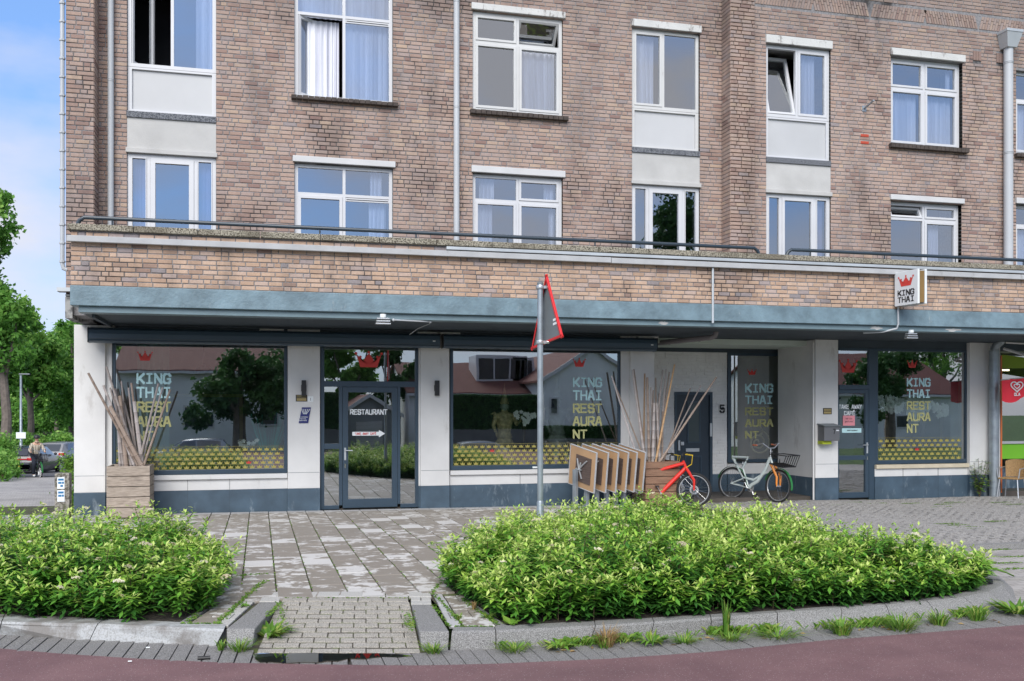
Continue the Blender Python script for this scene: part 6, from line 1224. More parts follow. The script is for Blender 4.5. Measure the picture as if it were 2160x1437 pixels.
for i in range(14): xx = X0+(i-6)*TW; mossline(Vector((xx, 9.8, 0)), Vector((xx, 17, 0)), 70, .004)
for (px, py) in ((1800,1060),(1850,1062),(1920,1062),(1990,1064),(2010,1060),(2040,1112),(2020,1108),(2070,1116),(2000,1105),(2100,1100),(1985,1070),(2110,1060),(2140,1064),(1770,1066),(2150,1200),(2120,1188),(2100,1160),(2140,1175)):
    c = PG(px, py); mossline(c-Vector((.22,0,0)), c+Vector((.22,0,0)), 150, .03)
tag(mo.build('moss', m_weed), kind='stuff')
c = Vector((X(2066, 18.8), 18.8, G(16, 18.8))); e = thing('pavement_plant', 'leafy wild plant growing beside the steel downpipe on the right', 'plant', c); m = MB(); st = MB(); r = random.Random(2)
for i in range(14):
    a = r.uniform(0, 6.28); tp_ = Vector((math.cos(a)*r.uniform(.05,.3), math.sin(a)*.15, r.uniform(.35,1.0))); st.tube([(0,0,0), tp_*.5+Vector((0,0,.08)), tp_], .004, 4, False)
    for k in range(22): q = tp_*r.uniform(.3, 1)+Vector((r.uniform(-.05,.05), r.uniform(-.05,.05), 0)); an = r.uniform(0, 6.28); d = Vector((math.cos(an), math.sin(an), r.uniform(-.4,.4)))*.075; w_ = Vector((-d.y, d.x, 0))*.42; m.add([q, q+d*.5+w_, q+d, q+d*.5-w_], [(0,1,2,3)], r.random())
m.build('leaves', m_weed, e); st.build('stems', m_stem, e)
# large plantain leaves at the island's far end, fallen leaves, litter
c = PG(2062, 1225); e = thing('broadleaf_plant', 'plant with very large oval leaves at the right end of the right bed', 'plant', c); 
for (a, el, L_) in ((.2,.5,.34),(-.5,.15,.36),(2.2,1.0,.42),(1.0,.9,.36)):
    m = MB(); d = Vector((math.cos(a)*math.cos(el), math.sin(a)*math.cos(el), math.sin(el))); s_ = Vector((-math.sin(a), math.cos(a), 0)); o_ = Vector((0,0,.12)); pts = [(0,.01),(.25,.05),(.5,.075),(.75,.06),(1,.005)]
    vs = []; 
    for t, w_ in pts: q = o_+d*L_*t-Vector((0,0,.12*t*t)); vs += [q-s_*w_+Vector((0,0,.015)), q, q+s_*w_+Vector((0,0,.015))]
    m.add(vs, [(i*3+j, i*3+3+j, i*3+4+j, i*3+1+j) for i in range(4) for j in (0,1)], .45); m.build('leaf', m_weed, e, True)
for px, py, nme, lb, mt, sz, fz in ((430,1388,'black_plastic_piece','short black plastic tube lying in the gutter',m_black,.045,PR),(274,1395,'white_pebble','small white pebble on the red asphalt near the left gutter',m_whitef,.014,PR),(312,1366,'paper_scrap','tiny white paper scrap in the left gutter',m_whitef,.015,PR)):
    c = fz(px, py, .012) if fz is PR else fz(px, py); m = MB(); m.tube([(-sz,0,0),(sz,.0,0)], sz*.33, 8); tag(m.build(nme, mt, None, True, loc=c), lb, 'litter')
e = thing('plastic_cap', 'black round plastic cap on top of the kerb at the right bend', 'cap', PG(2078, 1231)+Vector((0,0,.005))); m = MB(); m.lathe([(.001,.04),(.07,.04),(.075,.03),(.075,0)], n=18); m.build('cap', m_black, e, True)
lf = MB(); r = random.Random(12)
for i in range(46):
    px = r.uniform(1150, 2120); base = 1372-(px-1100)*.07; p = PR(px, base+r.uniform(-4, 12), .003); a = r.uniform(0, 6); d = Vector((math.cos(a), math.sin(a), 0))*.03; q = Vector((-d.y, d.x, 0))*.35; lf.add([p-d, p+q+Vector((0,0,.01)), p+d, p-q], [(0,1,2,3)], r.random())
tag(lf.build('fallen_leaves', m_dry), kind='stuff')
kg = MB(); r = random.Random(77)
for i in range(2600):
    px = r.uniform(1050, 2170); 
    if math.sin(px*.021)+.6*math.sin(px*.057+1) < .15 and r.random() < .93: continue
    x = PR(px, 1376-(px-1050)*.05).x; y = lerp_y(KB, x)-abs(r.gauss(0, .045))+.01; z = RZ(x); a = r.uniform(0, 6.28); d = Vector((math.cos(a), math.sin(a), 0)); h = r.uniform(.03, .10); s_ = Vector((-d.y, d.x, 0))*.0035; b = Vector((x, y, z))
    kg.add([b-s_, b+s_, b+d*h*.5+Vector((0,0,h*.7))+s_*.6, b+d*h*.9+Vector((0,0,h*.8))], [(0,1,2,3)], r.random())
tag(kg.build('kerb_grass', m_weed), kind='stuff')
# ================================================================ LEFT BACKGROUND
def crown_mesh(blobs, n, size, mat, par, seed, tone=(.1, .95)):
    r = np.random.default_rng(seed); tot = sum(b[3]**2 for b in blobs); Vs = []; Ts = []
    for (x, y, z, R_) in blobs:
        k = int(n*R_*R_/tot); nc = max(8, k//26); cd = r.normal(size=(nc, 3)); cd /= np.linalg.norm(cd, axis=1)[:, None]; cr = R_*(.55+.5*r.random(nc)**.6); cc = np.array([x, y, z])+cd*cr[:, None]*np.array([1, 1, .85])
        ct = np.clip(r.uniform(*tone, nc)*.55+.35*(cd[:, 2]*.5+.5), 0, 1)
        idx = r.integers(0, nc, k); c = cc[idx]+r.normal(0, R_*.095+.08, (k, 3)); d = r.normal(size=(k, 3)); d /= np.linalg.norm(d, axis=1)[:, None]; e_ = r.normal(size=(k, 3)); e_ = np.cross(d, e_); e_ /= np.linalg.norm(e_, axis=1)[:, None]; s_ = size*r.uniform(.6, 1.3, (k, 1))
        Vs.append(np.stack([c-d*s_, c+e_*s_*.55, c+d*s_, c-e_*s_*.55], 1).reshape(-1, 3)); Ts.append(np.clip(ct[idx]+r.normal(0, .1, k), 0, 1))
    V = np.concatenate(Vs); return npmesh('crown', V, np.arange(len(V)).reshape(-1, 4), np.concatenate(Ts), mat, par)
def tree(name, label, px, t, trunkw, blobs, n, size, seed, mat=m_tree, fork=True, grp='trees beyond the parked cars', zb=None, tone=(.1,.95)):
    u, f_ = uf(px); x, y = t*(ST+u*CT), t*f_; zb = HS(x, min(y, 50))-.05 if zb is None else zb; e = thing(name, label, 'tree', (x, y, zb), 0, grp)
    def W_(bx, by, r_, dy=0): uu, ff = uf(bx); tt = t+dy; return (tt*(ST+uu*CT)-x, tt*ff-y, CZ+(HOR-by)/FO*tt-zb, r_/FO*tt)
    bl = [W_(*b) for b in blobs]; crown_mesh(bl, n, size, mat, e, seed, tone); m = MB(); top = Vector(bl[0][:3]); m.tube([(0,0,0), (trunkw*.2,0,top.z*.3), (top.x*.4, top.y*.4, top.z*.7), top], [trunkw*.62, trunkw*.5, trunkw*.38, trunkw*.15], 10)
    for b in bl[1:6]: m.tube([(top.x*.2, top.y*.2, top.z*.5), Vector(b[:3])*.75+Vector((0,0,top.z*.1)), Vector(b[:3])], [trunkw*.25, trunkw*.15, trunkw*.06], 7)
    m.build('trunk', m_bark, e, True); return e
tree('lime_tree', 'tall leafy tree at the far left edge with a thick grey trunk', 10, 58, .55, [(-5,665,62),(-22,470,50),(-15,520,34),(-12,425,30),(38,660,34),(-70,600,70),(15,740,52),(-25,620,40),(-80,700,90)], 16000, .16, 1)
tree('lime_tree', 'leafy tree with a tall straight trunk just right of the street lamp', 63, 66, .42, [(60,745,45),(50,690,32),(90,735,34),(70,790,38),(30,770,40),(108,800,32),(55,655,16)], 13000, .16, 2)
tree('maple_tree', 'bright green tree with drooping foliage left of the building corner', 118, 76, .3, [(118,760,50),(100,810,40),(140,790,40),(125,715,28),(150,740,40),(95,850,30),(135,860,32),(160,700,30)], 12000, .17, 3, tone=(.4,1))
tree('maple_tree', 'darker tree half hidden behind the building corner', 149, 70, .4, [(165,740,50),(180,800,60),(152,690,25),(160,860,50)], 6000, .17, 4, tone=(.15,.8))
tree('young_tree', 'small slender tree between the two parked cars', 108, 82, .13, [(108,880,26),(95,890,18),(120,895,18),(108,862,16)], 3500, .13, 5)
tree('young_tree', 'small tree behind the street lamp', 27, 86, .13, [(27,880,30),(10,890,24),(45,885,24),(30,855,22)], 3500, .14, 6, tone=(.3,1))
for i, (px, t, sc_, lb) in enumerate(((-20,110,80,'hazy tree at the far left in the back row of the wood'),(40,118,75,'tree in the back row behind the lamp post'),(95,112,75,'tree in the back row behind the middle of the wood'),(150,120,75,'tree in the back row nearest to the building'))):
    tree('woodland_tree', lb, px, t, .4, [(px,790,sc_),(px-25,860,sc_*.7),(px+25,855,sc_*.7),(px,900,sc_*.8)], 5500, .26, 20+i, tone=(.2,.95))
for i, (px, t, sc_, lb) in enumerate(((-110,95,85,'first'),(-210,105,95,'second'),(-320,100,90,'third'),(-430,112,100,'fourth'),(-560,104,95,'fifth'))):
    tree('woodland_tree', '%s tree of the wood beyond the left edge, counted from the street lamp' % lb, px, t, .4, [(px,700,sc_),(px-25,800,sc_),(px+35,780,sc_*.9),(px,890,sc_*.8)], 5000, .28, 40+i, tone=(.2,.95))
def hedge(name, label, pts, n, size, seed, mat=m_tree, cat='hedge', tone=(.1,.95)):
    e = thing(name, label, cat); o_ = crown_mesh(pts, n, size, mat, e, seed, tone); o_.name = 'foliage'; m = MB()
    for p in pts[:12]: m.tube([(p[0], p[1], p[2]-p[3]*1.0), (p[0], p[1], p[2])], .05, 5)
    m.build('stems', m_stem, e); return e
def bp(px, py, t, r_): u, f_ = uf(px); return (t*(ST+u*CT), t*f_, CZ+(HOR-py)/FO*t, r_/FO*t)
hedge('hedge', 'loose green hedge behind the parked cars', [bp(px, 935+6*math.sin(px), 62+3*math.sin(px*.3), 20) for px in range(-30, 175, 14)]+[bp(px, 962, 60, 22) for px in range(-30, 175, 16)], 14000, .11, 31, tone=(.2,1))
hedge('roadside_bush', 'bushy green verge plants at the left edge beside the black car', [bp(-10,950,40,34),(bp(8,972,39,22)),bp(22,985,38,14),bp(-20,985,36,28),bp(5,998,35,14),bp(35,998,37,8)], 7000, .07, 32, cat='bush', tone=(.3,1))
hedge('corner_bush', 'small leafy bush growing beside the concrete marker post', [bp(146,975,21,9),bp(148,990,21,8),bp(150,1010,20,9),bp(151,1040,19,8),bp(150,1062,18.5,9),bp(152,1078,18.4,10)], 2400, .028, 33, m_weed, cat='bush')
# street lamp
u, f_ = uf(44); t = 50.; x, y = t*(ST+u*CT), t*f_; e = thing('street_lamp', 'grey street lamp with a flat head beside the left tree', 'street lamp', (x, y, HS(x, y)-.1)); zt = CZ+(HOR-790)/FO*t-e.location.z
m = MB(); m.tube([(0,0,0),(0,0,1.2),(0,0,1.25),(0,0,zt)], [.10,.10,.07,.05], 10); m.build('pole', m_zinc, e, True); m = MB(); m.box(-.08,.42,-.1,.1,zt-.02,zt+.05); m.build('lamp_head', m_signgrey, e, bevel=.02); m = MB(); m.box(-.2,.25,-.12,-.08,CZ+(HOR-925)/FO*t-e.location.z,CZ+(HOR-912)/FO*t-e.location.z); m.build('sign_plate', m_whitef, e)
# concrete marker post with hydrant plates
Yb_ = 17.9; xa_, xb_ = X(118, Yb_), X(149, Yb_); zt = Z(130, 998, Yb_); e = thing('marker_post', 'mossy concrete marker post with two white and blue service plates', 'post', ((xa_+xb_)/2, Yb_, HS(xa_, Yb_)-.1)); w = (xb_-xa_)/2; zz = zt-e.location.z
m = MB(); m.cham(-w, w, -w, w, 0, zz, .012); m.build('post_body', speck('mossy concrete', (.10,.09,.07), (.30,.28,.24), 25, .5, .9, .6, big=(5,.55,(.09,.11,.04),.5)), e, bevel=.008)
m_bluep = flat('blue print', (.02,.15,.32), .5)
for k, (ya, yb) in enumerate(((1006,1030),(1033,1057))):
    z0, z1 = Z(130, yb, Yb_)-e.location.z, Z(130, ya, Yb_)-e.location.z; m = MB(); m.box(-w*.62, w*.36, -w-.012, -w, z0, z1); pl_ = m.build('service_plate', m_whitef, e); hh = z1-z0
    for j, (a, b, c) in enumerate(((-.5,.25,.80),(-.5,-.05,.52),(.0,.28,.52),(-.2,.15,.25))[:4-k]): m = MB(); m.box(w*a, w*b, -w-.014, -w-.012, z0+hh*c-hh*.09, z0+hh*c+hh*.09); m.build('plate_print', m_bluep, pl_)
# cars
def carmk(name, label, loc, rz, col, L_=4.0, Wd=1.74, Hh=1.46, plate=True, grp=None, hatch=True, lights=(.45,.01,.01)):
    e = thing(name, label, 'car', loc, rz, grp); w = Wd/2; 
    # stations along x (rear = -L/2 .. front = L/2): x, zbottom, zbelt, ztop, half width belt, half width top
    st = [(-L_/2,.38,.62,.63,w*.80,.0), (-L_/2+.03,.30,.86,.88,w*.92,w*.6), (-L_/2+.10,.24,.97,1.00,w*.97,w*.70), (-L_/2+.42,.22,1.0,Hh-.06,w,w*.74), (-L_/2+.8,.22,1.0,Hh-.005,w,w*.77), (-L_/2+1.6,.20,.97,Hh,w,w*.79), (-L_/2+2.15,.20,.94,Hh-.05,w,w*.77), (-L_/2+2.95,.20,.90,.945,w,w*.72), (-L_/2+3.3,.2,.86,.89,w*.98,w*.6), (L_/2-.25,.24,.74,.76,w*.92,w*.5), (L_/2-.03,.32,.55,.56,w*.78,w*.3), (L_/2,.4,.48,.49,w*.7,.0)]
    def sec(s): x, zb, zt_, zr, wb, wt = s; return [(x,0,zb),(x,wb*.86,zb),(x,wb*.98,zb+.13),(x,wb,(zb+zt_)/2),(x,wb*.965,zt_),(x,wt+ (wb-wt)*.0 if zr-zt_ > .1 else wb*.8,zr-.035 if zr-zt_ > .1 else zr-.005),(x,max(0,wt*.82),zr),(x,0,zr+.012)]
    S_ = [sec(s) for s in st]; m = MB(); vs = [p for s in S_ for p in s]; k = 8; n = len(st); vs2 = [(p[0],-p[1],p[2]) for p in vs]; m.add(vs, [(i*k+j,(i+1)*k+j,(i+1)*k+j+1,i*k+j+1)[::-1] for i in range(n-1) for j in range(k-1)]); m.add(vs2, [(i*k+j,(i+1)*k+j,(i+1)*k+j+1,i*k+j+1) for i in range(n-1) for j in range(k-1)])
    mc, t_, b_ = nm(name+' paint'); b_.inputs['Base Color'].default_value = c4(col); b_.inputs['Roughness'].default_value = .25; b_.inputs['Coat Weight'].default_value = .6; b_.inputs['Metallic'].default_value = .2
    m.build('body', mc, e, True)
    def sidepoly(i0, i1, f0, f1, g0=.12, g1=.9, s=1):
        a, b = S_[i0], S_[i1]; P4 = lambda q, h: Vector(q[4]).lerp(Vector(q[5]), h); A0, A1, B0, B1 = P4(a,g0), P4(a,g1), P4(b,g0), P4(b,g1); q = [A0.lerp(B0,f0), A0.lerp(B0,f1), A1.lerp(B1,f1), A1.lerp(B1,f0)]
        return [(p.x, (p.y+.012)*s, p.z) for p in q]
    for s in (-1, 1):
        for i0, i1, f0, f1 in ((3,4,.25,1),(4,5,.0,.94),(5,6,.02,1)):
            q = MB(); pp = sidepoly(i0,i1,f0,f1,s=s); q.add(pp, [(0,1,2,3) if s < 0 else (3,2,1,0)]); q.build('side_window', m_carglass, e)
        q = MB(); a, b = S_[6], S_[7]; A0, A1 = Vector(a[4]).lerp(Vector(a[5]),.12), Vector(a[4]).lerp(Vector(a[5]),.88); B0 = Vector(b[4]); q.add([(A0.x,(A0.y+.012)*s,A0.z),(A0.lerp(B0,.75).x,(A0.lerp(B0,.75).y+.012)*s,A0.lerp(B0,.75).z+.02),(A1.x,(A1.y+.012)*s,A1.z)], [(0,1,2)]); q.build('side_window', m_carglass, e)
        m = MB(); m.ball((-L_/2+2.5, s*(w+.07), 1.0), .09, 8, 6, sq=(.9,.9,.7)); m.build('wing_mirror', mc, e, True)
        for xx in (-L_/2+.72, L_/2-.78):
            q = MB(); q.tube([(xx, s*(w-.17), .31), (xx, s*(w+.01), .31)], .31, 20); wo = q.build('wheel', m_rubber, e, True); q = MB(); q.tube([(xx, s*(w+.004), .31), (xx, s*(w+.018), .31)], .2, 12)
            q.build('rim', m_alu, wo, True); q = MB(); q.tube([(xx, s*(w-.05), .33), (xx, s*(w+.003), .33)], .355, 20); q.build('wheel_arch', m_black, e, True)
        q = MB(); q.box(-L_/2+.0, -L_/2+.14, s*w*.62 if s > 0 else -w*.97, w*.97 if s > 0 else s*w*.62, .80, .93); q.build('tail_light', flat('tail light', lights, .3), e, bevel=.02)
    q = MB(); a, b = st[2], st[3]; q.add([(a[0]-.015+.03,-w*.62,1.03),(a[0]+.015,w*.62,1.03),(b[0]-.05,w*.60,Hh-.12),(b[0]-.05,-w*.60,Hh-.12)], [(3,2,1,0)]); q.v = [(v[0]-.03, v[1], v[2]+.01) for v in q.v]; q.build('rear_window', m_carglass, e)
    q = MB(); a, b = st[6], st[7]; q.add([(b[0]-.06,-w*.70,.99),(b[0]-.06,w*.70,.99),(a[0]+.04,w*.66,Hh-.05),(a[0]+.04,-w*.66,Hh-.05)], [(0,1,2,3)]); q.v = [(v[0]+.03, v[1], v[2]+.02) for v in q.v]; q.build('windscreen', m_carglass, e)
    q = MB(); q.box(-L_/2-.02,-L_/2+.02,-.26,.26,.46,.57); q.build('licence_plate', flat('yellow plate', (.70,.42,.02), .4), e); q = MB(); q.box(-L_/2+.02,-L_/2+.3,-w*.85,w*.85,.26,.40); q.build('bumper', m_black, e, bevel=.03)
    return e
def groundcar(px, py, t): u, f_ = uf(px); x, y = t*(ST+u*CT), t*f_; return (x, y, CZ+(HOR-py)/FO*t)
l1 = groundcar(66, 1003, 46.0); e = carmk('parked_car', 'black hatchback with a full width red tail light bar parked behind the cyclist', l1, R(82), (.012,.013,.016), 4.2, 1.78, 1.44)
m = MB(); m.box(-2.13,-2.08,-.6,.6,.84,.89); m.build('light_bar', flat('tail light', (.4,.01,.015), .3), e)
l2 = groundcar(138, 988, 54.0); carmk('parked_car', 'silver grey hatchback parked beyond the black car, half hidden by the building', l2, R(74), (.22,.22,.225), 3.7, 1.66, 1.5)
# ---- cyclist
def skin(name, verts, edges, rad, mat, parent, sub=1):
    me = bpy.data.meshes.new(name); me.from_pydata(verts, edges, []); o_ = bpy.data.objects.new(name, me); C.objects.link(o_); s_ = o_.modifiers.new('skin', 'SKIN'); ly = me.skin_vertices[0].data if me.skin_vertices else None
    if ly is None:
        bm_ = bmesh.new(); bm_.from_mesh(me); bm_.verts.layers.skin.verify(); bm_.to_mesh(me); bm_.free(); ly = me.skin_vertices[0].data
    for i, r_ in enumerate(rad): ly[i].radius = (r_, r_) if not isinstance(r_, tuple) else r_
    ly[0].use_root = True; s_.use_smooth_shade = True; sb = o_.modifiers.new('sub', 'SUBSURF'); sb.levels = sb.render_levels = sub; me.materials.append(mat); o_.parent = parent; return o_
u, f_ = uf(79); tc_ = 40.0; cx_, cy_ = tc_*(ST+u*CT), tc_*f_; cz_ = CZ+(HOR-1009)/FO*tc_
face_ = math.atan2(-cy_, -cx_)+R(10); hd = Vector((math.cos(face_), math.sin(face_), 0))
rr_ = Vector((cx_, cy_, 0))-hd*.5; ff_ = rr_+hd*1.06
def Gc(x, y): return cz_
_G = G; G = Gc
bk = bike('city_bike', 'dark upright bicycle ridden by the cyclist on the left', (rr_.x, rr_.y, 0), (ff_.x, ff_.y, 0), R(3), .34, m_black, m_black, 'city'); G = _G
pe = thing('person', 'cyclist in a black helmet, striped cream jacket and dark trousers', 'person', (rr_.x, rr_.y, cz_), math.atan2(hd.y, hd.x))
m_skin = flat('skin', (.50,.30,.21), .6); m_jack = None
mj, t_, b_ = nm('striped cream jacket'); tc2 = node(t_, 'ShaderNodeTexCoord'); wv = node(t_, 'ShaderNodeTexWave', {'Vector': tc2.outputs['Object'], 'Scale': 5.5}, wave_type='BANDS', bands_direction='Y'); t_.links.new(ramp(t_, wv.outputs[0], [(.2, (.02,.02,.02)), (.3, (.55,.48,.38))]), b_.inputs['Base Color']); b_.inputs['Roughness'].default_value = .9
m_trous = flat('dark navy trousers', (.012,.016,.028), .9)
V_ = [(.20,0,.92),(.22,0,1.08),(.27,0,1.28),(.30,0,1.42),(.32,0,1.50),(.35,0,1.60),(.36,0,1.68),   # pelvis..crown 0-6
 (.28,.17,1.38),(.40,.27,1.16),(.60,.26,1.08),(.66,.26,1.07),(.28,-.17,1.38),(.40,-.27,1.16),(.60,-.26,1.08),(.66,-.26,1.07),
 (.24,.10,.88),(.55,.13,.72),(.42,.12,.32),(.50,.12,.26),(.24,-.10,.88),(.52,-.13,.58),(.36,-.12,.14),(.46,-.12,.10)]
E_ = [(0,1),(1,2),(2,3),(3,4),(4,5),(5,6),(3,7),(7,8),(8,9),(9,10),(3,11),(11,12),(12,13),(13,14),(0,15),(15,16),(16,17),(17,18),(0,19),(19,20),(20,21),(21,22)]
RD = [.14,.13,.15,.10,.05,.085,.075,.065,.045,.035,.035,.065,.045,.035,.035,.09,.065,.045,.04,.09,.065,.045,.04]
skin('body', V_, E_, RD, m_skin, pe, 2)
jv = V_[:4]+V_[7:10]+V_[11:14]; skin('jacket', jv, [(0,1),(1,2),(2,3),(3,4),(4,5),(5,6),(3,7),(7,8),(8,9)], [.165,.155,.175,.12,.085,.065,.05,.085,.065,.05], mj, pe, 2)
tv = [V_[0]]+V_[15:18]+V_[19:22]; skin('trousers', tv, [(0,1),(1,2),(2,3),(0,4),(4,5),(5,6)], [.155,.11,.085,.06,.11,.085,.06], m_trous, pe, 2)
for i in (18, 22): m = MB(); m.ball(V_[i], .075, 10, 7, sq=(1.5,.6,.6)); m.build('shoe', m_whitef, pe, True)
m = MB(); m.lathe([(.125,.0),(.13,.05),(.115,.10),(.07,.145),(.001,.16)], (.355,0,1.63), 16); m.build('helmet', m_black, pe, True); m = MB(); m.tube([(.30,.05,1.48),(.38,.06,1.50),(.42,0,1.48),(.38,-.06,1.50),(.30,-.05,1.48)], .035, 8); m.build('scarf', flat('beige scarf', (.42,.30,.22), .9), pe, True)
for s in (-1, 1): m = MB(); m.ball((.432, s*.032, 1.612), .012, 6, 4); m.build('eye', m_black, pe)
m = MB(); m = MB(); m.ball((.447, 0, 1.585), .018, 6, 5, sq=(.9,.7,1.2)); m.build('nose', m_skin, pe, True); m = MB(); m.tube([(.44,-.025,1.553),(.443,.025,1.553)], .006, 5); m.build('mouth', flat('lips', (.35,.12,.1), .6), pe)
# ================================================================ ACROSS THE STREET (seen as reflections in the shop windows)
def house(name, label, x0, x1, yf, dp, z0, ze, zr, gable=False, wins=(), dormers=(), wall=m_wallw):
    e = thing(name, label, 'house', ((x0+x1)/2, yf, z0)); o_ = e.location; W_ = (x1-x0)/2; ze -= z0; zr -= z0
    m = MB()
    if gable: m.prism([(-W_,0,0),(W_,0,0),(W_,0,ze),(0,0,zr),(-W_,0,ze)], (0,-dp,0))
    else: m.prism([(-W_,0,0),(-W_,-dp,0),(-W_,-dp,ze),(-W_,-dp/2,zr),(-W_,0,ze)], (2*W_,0,0))
    m.build('wall', wall, e); ov = .35; t_ = .12
    m = MB()
    if gable:
        for s in (-1, 1): k = (zr-ze)/W_; m.prism([(0,.2,zr+.14),(s*(W_+ov),.2,ze-ov*k+.14),(s*(W_+ov),.2,ze-ov*k+.02),(0,.2,zr+.02)], (0,-dp-.4,0))
    else:
        k = (zr-ze)/(dp/2)
        for s in (0, 1): yy = ov if s == 0 else -dp-ov; m.prism([(-W_-.2,-dp/2,zr+.14),(-W_-.2,yy,ze-ov*k+.14),(-W_-.2,yy,ze-ov*k+.02),(-W_-.2,-dp/2,zr+.02)], (2*W_+.4,0,0))
    m.build('roof', m_rooft, e)
    m = MB()
    if gable:
        for s in (-1, 1): k = (zr-ze)/W_; m.prism([(0,.22,zr+.16),(s*(W_+ov),.22,ze-ov*k+.16),(s*(W_+ov),.22,ze-ov*k-.05),(0,.22,zr-.05)], (0,.06,0))
    else: k = (zr-ze)/(dp/2); m.box(-W_-.2, W_+.2, ov, ov+.12, ze-ov*k-.06, ze-ov*k+.08)
    m.build('roof_trim', m_upvc, e)
    for (a, b, c, d) in wins:
        m = MB(); m.ring(a-o_.x, b-o_.x, c-z0, d-z0, .09, .0, .06); f2 = m.build('window', m_upvc, e); m = MB(); m.box(a-o_.x+.09, b-o_.x-.09, .0, .03, c-z0+.09, d-z0-.09); m.box((a+b)/2-o_.x-.03, (a+b)/2-o_.x+.03, .03, .05, c-z0+.09, d-z0-.09); m.build('pane', flat('dark window', (.03,.04,.05), .1), f2)
    for (cx, wd_, f_, hh) in dormers:
        yy = -dp/2*f_; zz = ze+(zr-ze)*f_; m = MB(); m.box(cx-o_.x-wd_/2, cx-o_.x+wd_/2, yy-2.2, yy, zz-.1, zz+hh); dm = m.build('dormer', m_upvc, e); m = MB(); 
        for q in range(3): m.box(cx-o_.x-wd_/2+.12+q*(wd_-.24)/3+.05, cx-o_.x-wd_/2+.12+(q+1)*(wd_-.24)/3-.05, yy, yy+.02, zz+.25, zz+hh-.2)
        m.build('pane', flat('dark window', (.03,.04,.05), .1), dm)
    return e
zg = -1.05
Yr = -15.0; rx = lambda px, Y_=Yr: RF(px, 800, Y_).x; rz = lambda px, py, Y_=Yr: RF(px, py, Y_).z
house('white_house', 'white gabled brick house across the street, mirrored at the right of the middle window', rx(1148), rx(1345), Yr, 14, zg, rz(1240, 800), rz(1240, 735), True, [(rx(1158), rx(1178), rz(1160,875), rz(1160,838))])
house('white_house', 'long white house with a red tiled roof and dormers across the street', rx(880), rx(1146), Yr-3, 11, zg, rz(1040, 830, Yr-3), rz(1040, 762, Yr-3), False, [(rx(1105), rx(1130), rz(1110,870), rz(1110,838))], [(rx(1075, Yr-3), 3.2, .35, 1.7), (rx(1122, Yr-3), 1.4, .35, 1.6)])
house('garage', 'grey garage with a low gable across the street, mirrored in the restaurant door', rx(716), rx(832), Yr+1, 6, zg, rz(775, 872), rz(775, 838), True, (), (), paint('grey house brick', (.28,.29,.31), .8, .1, 1, .3, 18))
g_ = bpy.data.objects['garage']; m = MB(); w_ = (rx(800)-rx(745))/2
for i in range(11): m.box(-w_, w_, .02, .05+.01*(i % 2), i*.21, i*.21+.2)
m.build('roller_door', m_panel, g_)
house('white_house', 'white house with a red roof across the street, mirrored in the left window', rx(235), rx(615), Yr-2, 12, zg, rz(430, 782, Yr-2), rz(430, 700, Yr-2), False, [(rx(380), rx(420), rz(400,905), rz(400,855)), (rx(430), rx(450), rz(400,905), rz(400,870)), (rx(545), rx(590), rz(560,900), rz(560,850)), (rx(300), rx(340), rz(560,900), rz(560,850))])
house('white_house', 'white house across the street, mirrored in the right window', rx(1770), rx(2080), Yr-2, 12, zg, rz(1900, 830, Yr-2), rz(1900, 740, Yr-2), False, [(rx(1790), rx(1815), rz(1800,845), rz(1800,835)), (rx(1870), rx(1890), rz(1880,905), rz(1880,875)), (rx(1930), rx(1960), rz(1940,905), rz(1940,875))])
def rtree(label, px, top, wpx, Yt, n, seed, low=840, dark=True, tw=.35):
    p = RF(px, 860, Yt); c = RF(px, (top+low)/2, Yt); Rr = (low-top)/2/FO*(c-Vector((0, 2*YG*0, 0))).length*0+abs(RF(px, top, Yt).z-RF(px, low, Yt).z)/2; wr = abs(RF(px+wpx/2, top, Yt).x-RF(px-wpx/2, top, Yt).x)/2
    e = thing('street_tree', label, 'tree', (p.x, Yt, zg), 0, 'trees across the street'); r = random.Random(seed); bl = [(r.uniform(-1, 1)*wr*.95, r.uniform(-.5, .5)*wr, c.z-zg+r.uniform(-1, 1)*Rr*.95, max(Rr, wr)*r.uniform(.16, .36)) for _ in range(18)]
    crown_mesh(bl, n, .13, m_treed if dark else m_tree, e, seed); m = MB(); m.tube([(0,0,0),(0,0,(c.z-zg)*.6),(0,0,c.z-zg)], [tw, tw*.8, tw*.3], 8)
    for b in bl[:5]: m.tube([(0,0,(c.z-zg)*.55), b[:3]], [tw*.3, tw*.1], 6)
    m.build('trunk', m_bark, e, True)
rtree('dark street tree across the road, mirrored in the middle of the left window', 505, 722, 220, -11, 11000, 61, 885); rtree('green tree across the road, mirrored above the restaurant door', 735, 725, 110, -22, 8000, 62, 840, False); rtree('green tree across the road, mirrored at the right above the restaurant door', 835, 735, 80, -20, 6000, 63, 860)
rtree('green tree across the road, mirrored in the right window', 1878, 735, 150, -12, 9000, 64, 885); rtree('street tree across the road on the right, mirrored in the upstairs balcony door', 1400, 420, 90, -16, 9000, 65, 700)
rtree('tree behind the white house mirrored in the left window', 350, 690, 200, -34, 7000, 66, 780, False); rtree('tree behind the white house on the right', 1990, 700, 160, -34, 6000, 67, 780, False)
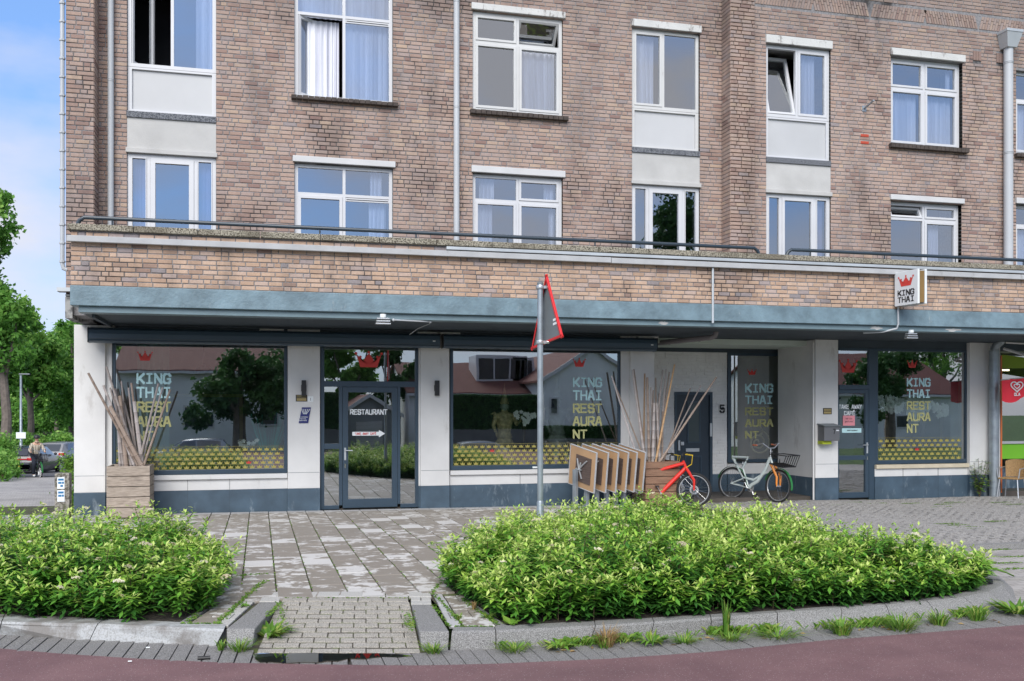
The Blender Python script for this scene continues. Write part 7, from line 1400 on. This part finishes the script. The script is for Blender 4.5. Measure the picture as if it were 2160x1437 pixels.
def rhedge(label, pa, pb_, top, bot, Yh, n, seed):
    a, b = RF(pa, top, Yh), RF(pb_, top, Yh); zt_ = RF((pa+pb_)/2, top, Yh).z; zb_ = RF((pa+pb_)/2, bot, Yh).z; e = thing('clipped_hedge', label, 'hedge', ((a.x+b.x)/2, Yh, zb_), 0, 'hedges across the street'); w_ = (b.x-a.x)/2; hh = zt_-zb_
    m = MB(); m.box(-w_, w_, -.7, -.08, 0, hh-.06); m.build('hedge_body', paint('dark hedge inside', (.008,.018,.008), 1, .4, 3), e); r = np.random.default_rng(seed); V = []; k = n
    c = np.stack([r.uniform(-w_, w_, k), r.uniform(-.1, .08, k), r.uniform(0, hh, k)], 1); c[:k//4, 2] = hh; c[:k//4, 1] = r.uniform(-.8, .05, k//4); d = r.normal(size=(k, 3)); d /= np.linalg.norm(d, axis=1)[:, None]; q = np.cross(d, r.normal(size=(k, 3))); q /= np.linalg.norm(q, axis=1)[:, None]
    V = np.stack([c-d*.07, c+q*.04, c+d*.07, c-q*.04], 1).reshape(-1, 3); npmesh('foliage', V, np.arange(len(V)).reshape(-1, 4), r.random(k)*.7, m_treed, e)
    m = MB(); m.box(-w_, w_, -.3, .12, zg-zb_, -.01); m.build('low_wall', paint('grey brick wall', (.16,.155,.16), .9, .2, 2, .4, 14), e)
rhedge('tall dark clipped hedge on a low wall across the street, mirrored in the middle window', 885, 1140, 834, 906, -11.5, 9000, 71); rhedge('dark clipped hedge across the street right of the long one', 1150, 1330, 900, 925, -11.5, 5000, 72); rhedge('dark clipped hedge mirrored left of the restaurant door', 640, 718, 830, 905, -12, 3500, 73)
def rcar(label, pa, pb_, roof, Yc, col, rz_):
    c = RF((pa+pb_)/2, roof, Yc); e = carmk('parked_car', label, (c.x, Yc, c.z-1.46), rz_, col, 4.1, 1.75, 1.46)
rcar('silver white hatchback parked across the street, mirrored in the left window', 318, 470, 925, -8.5, (.42,.46,.5), R(180)); rcar('silver white hatchback parked across the street, mirrored in the middle window', 945, 1130, 930, -8.5, (.42,.46,.5), 0)
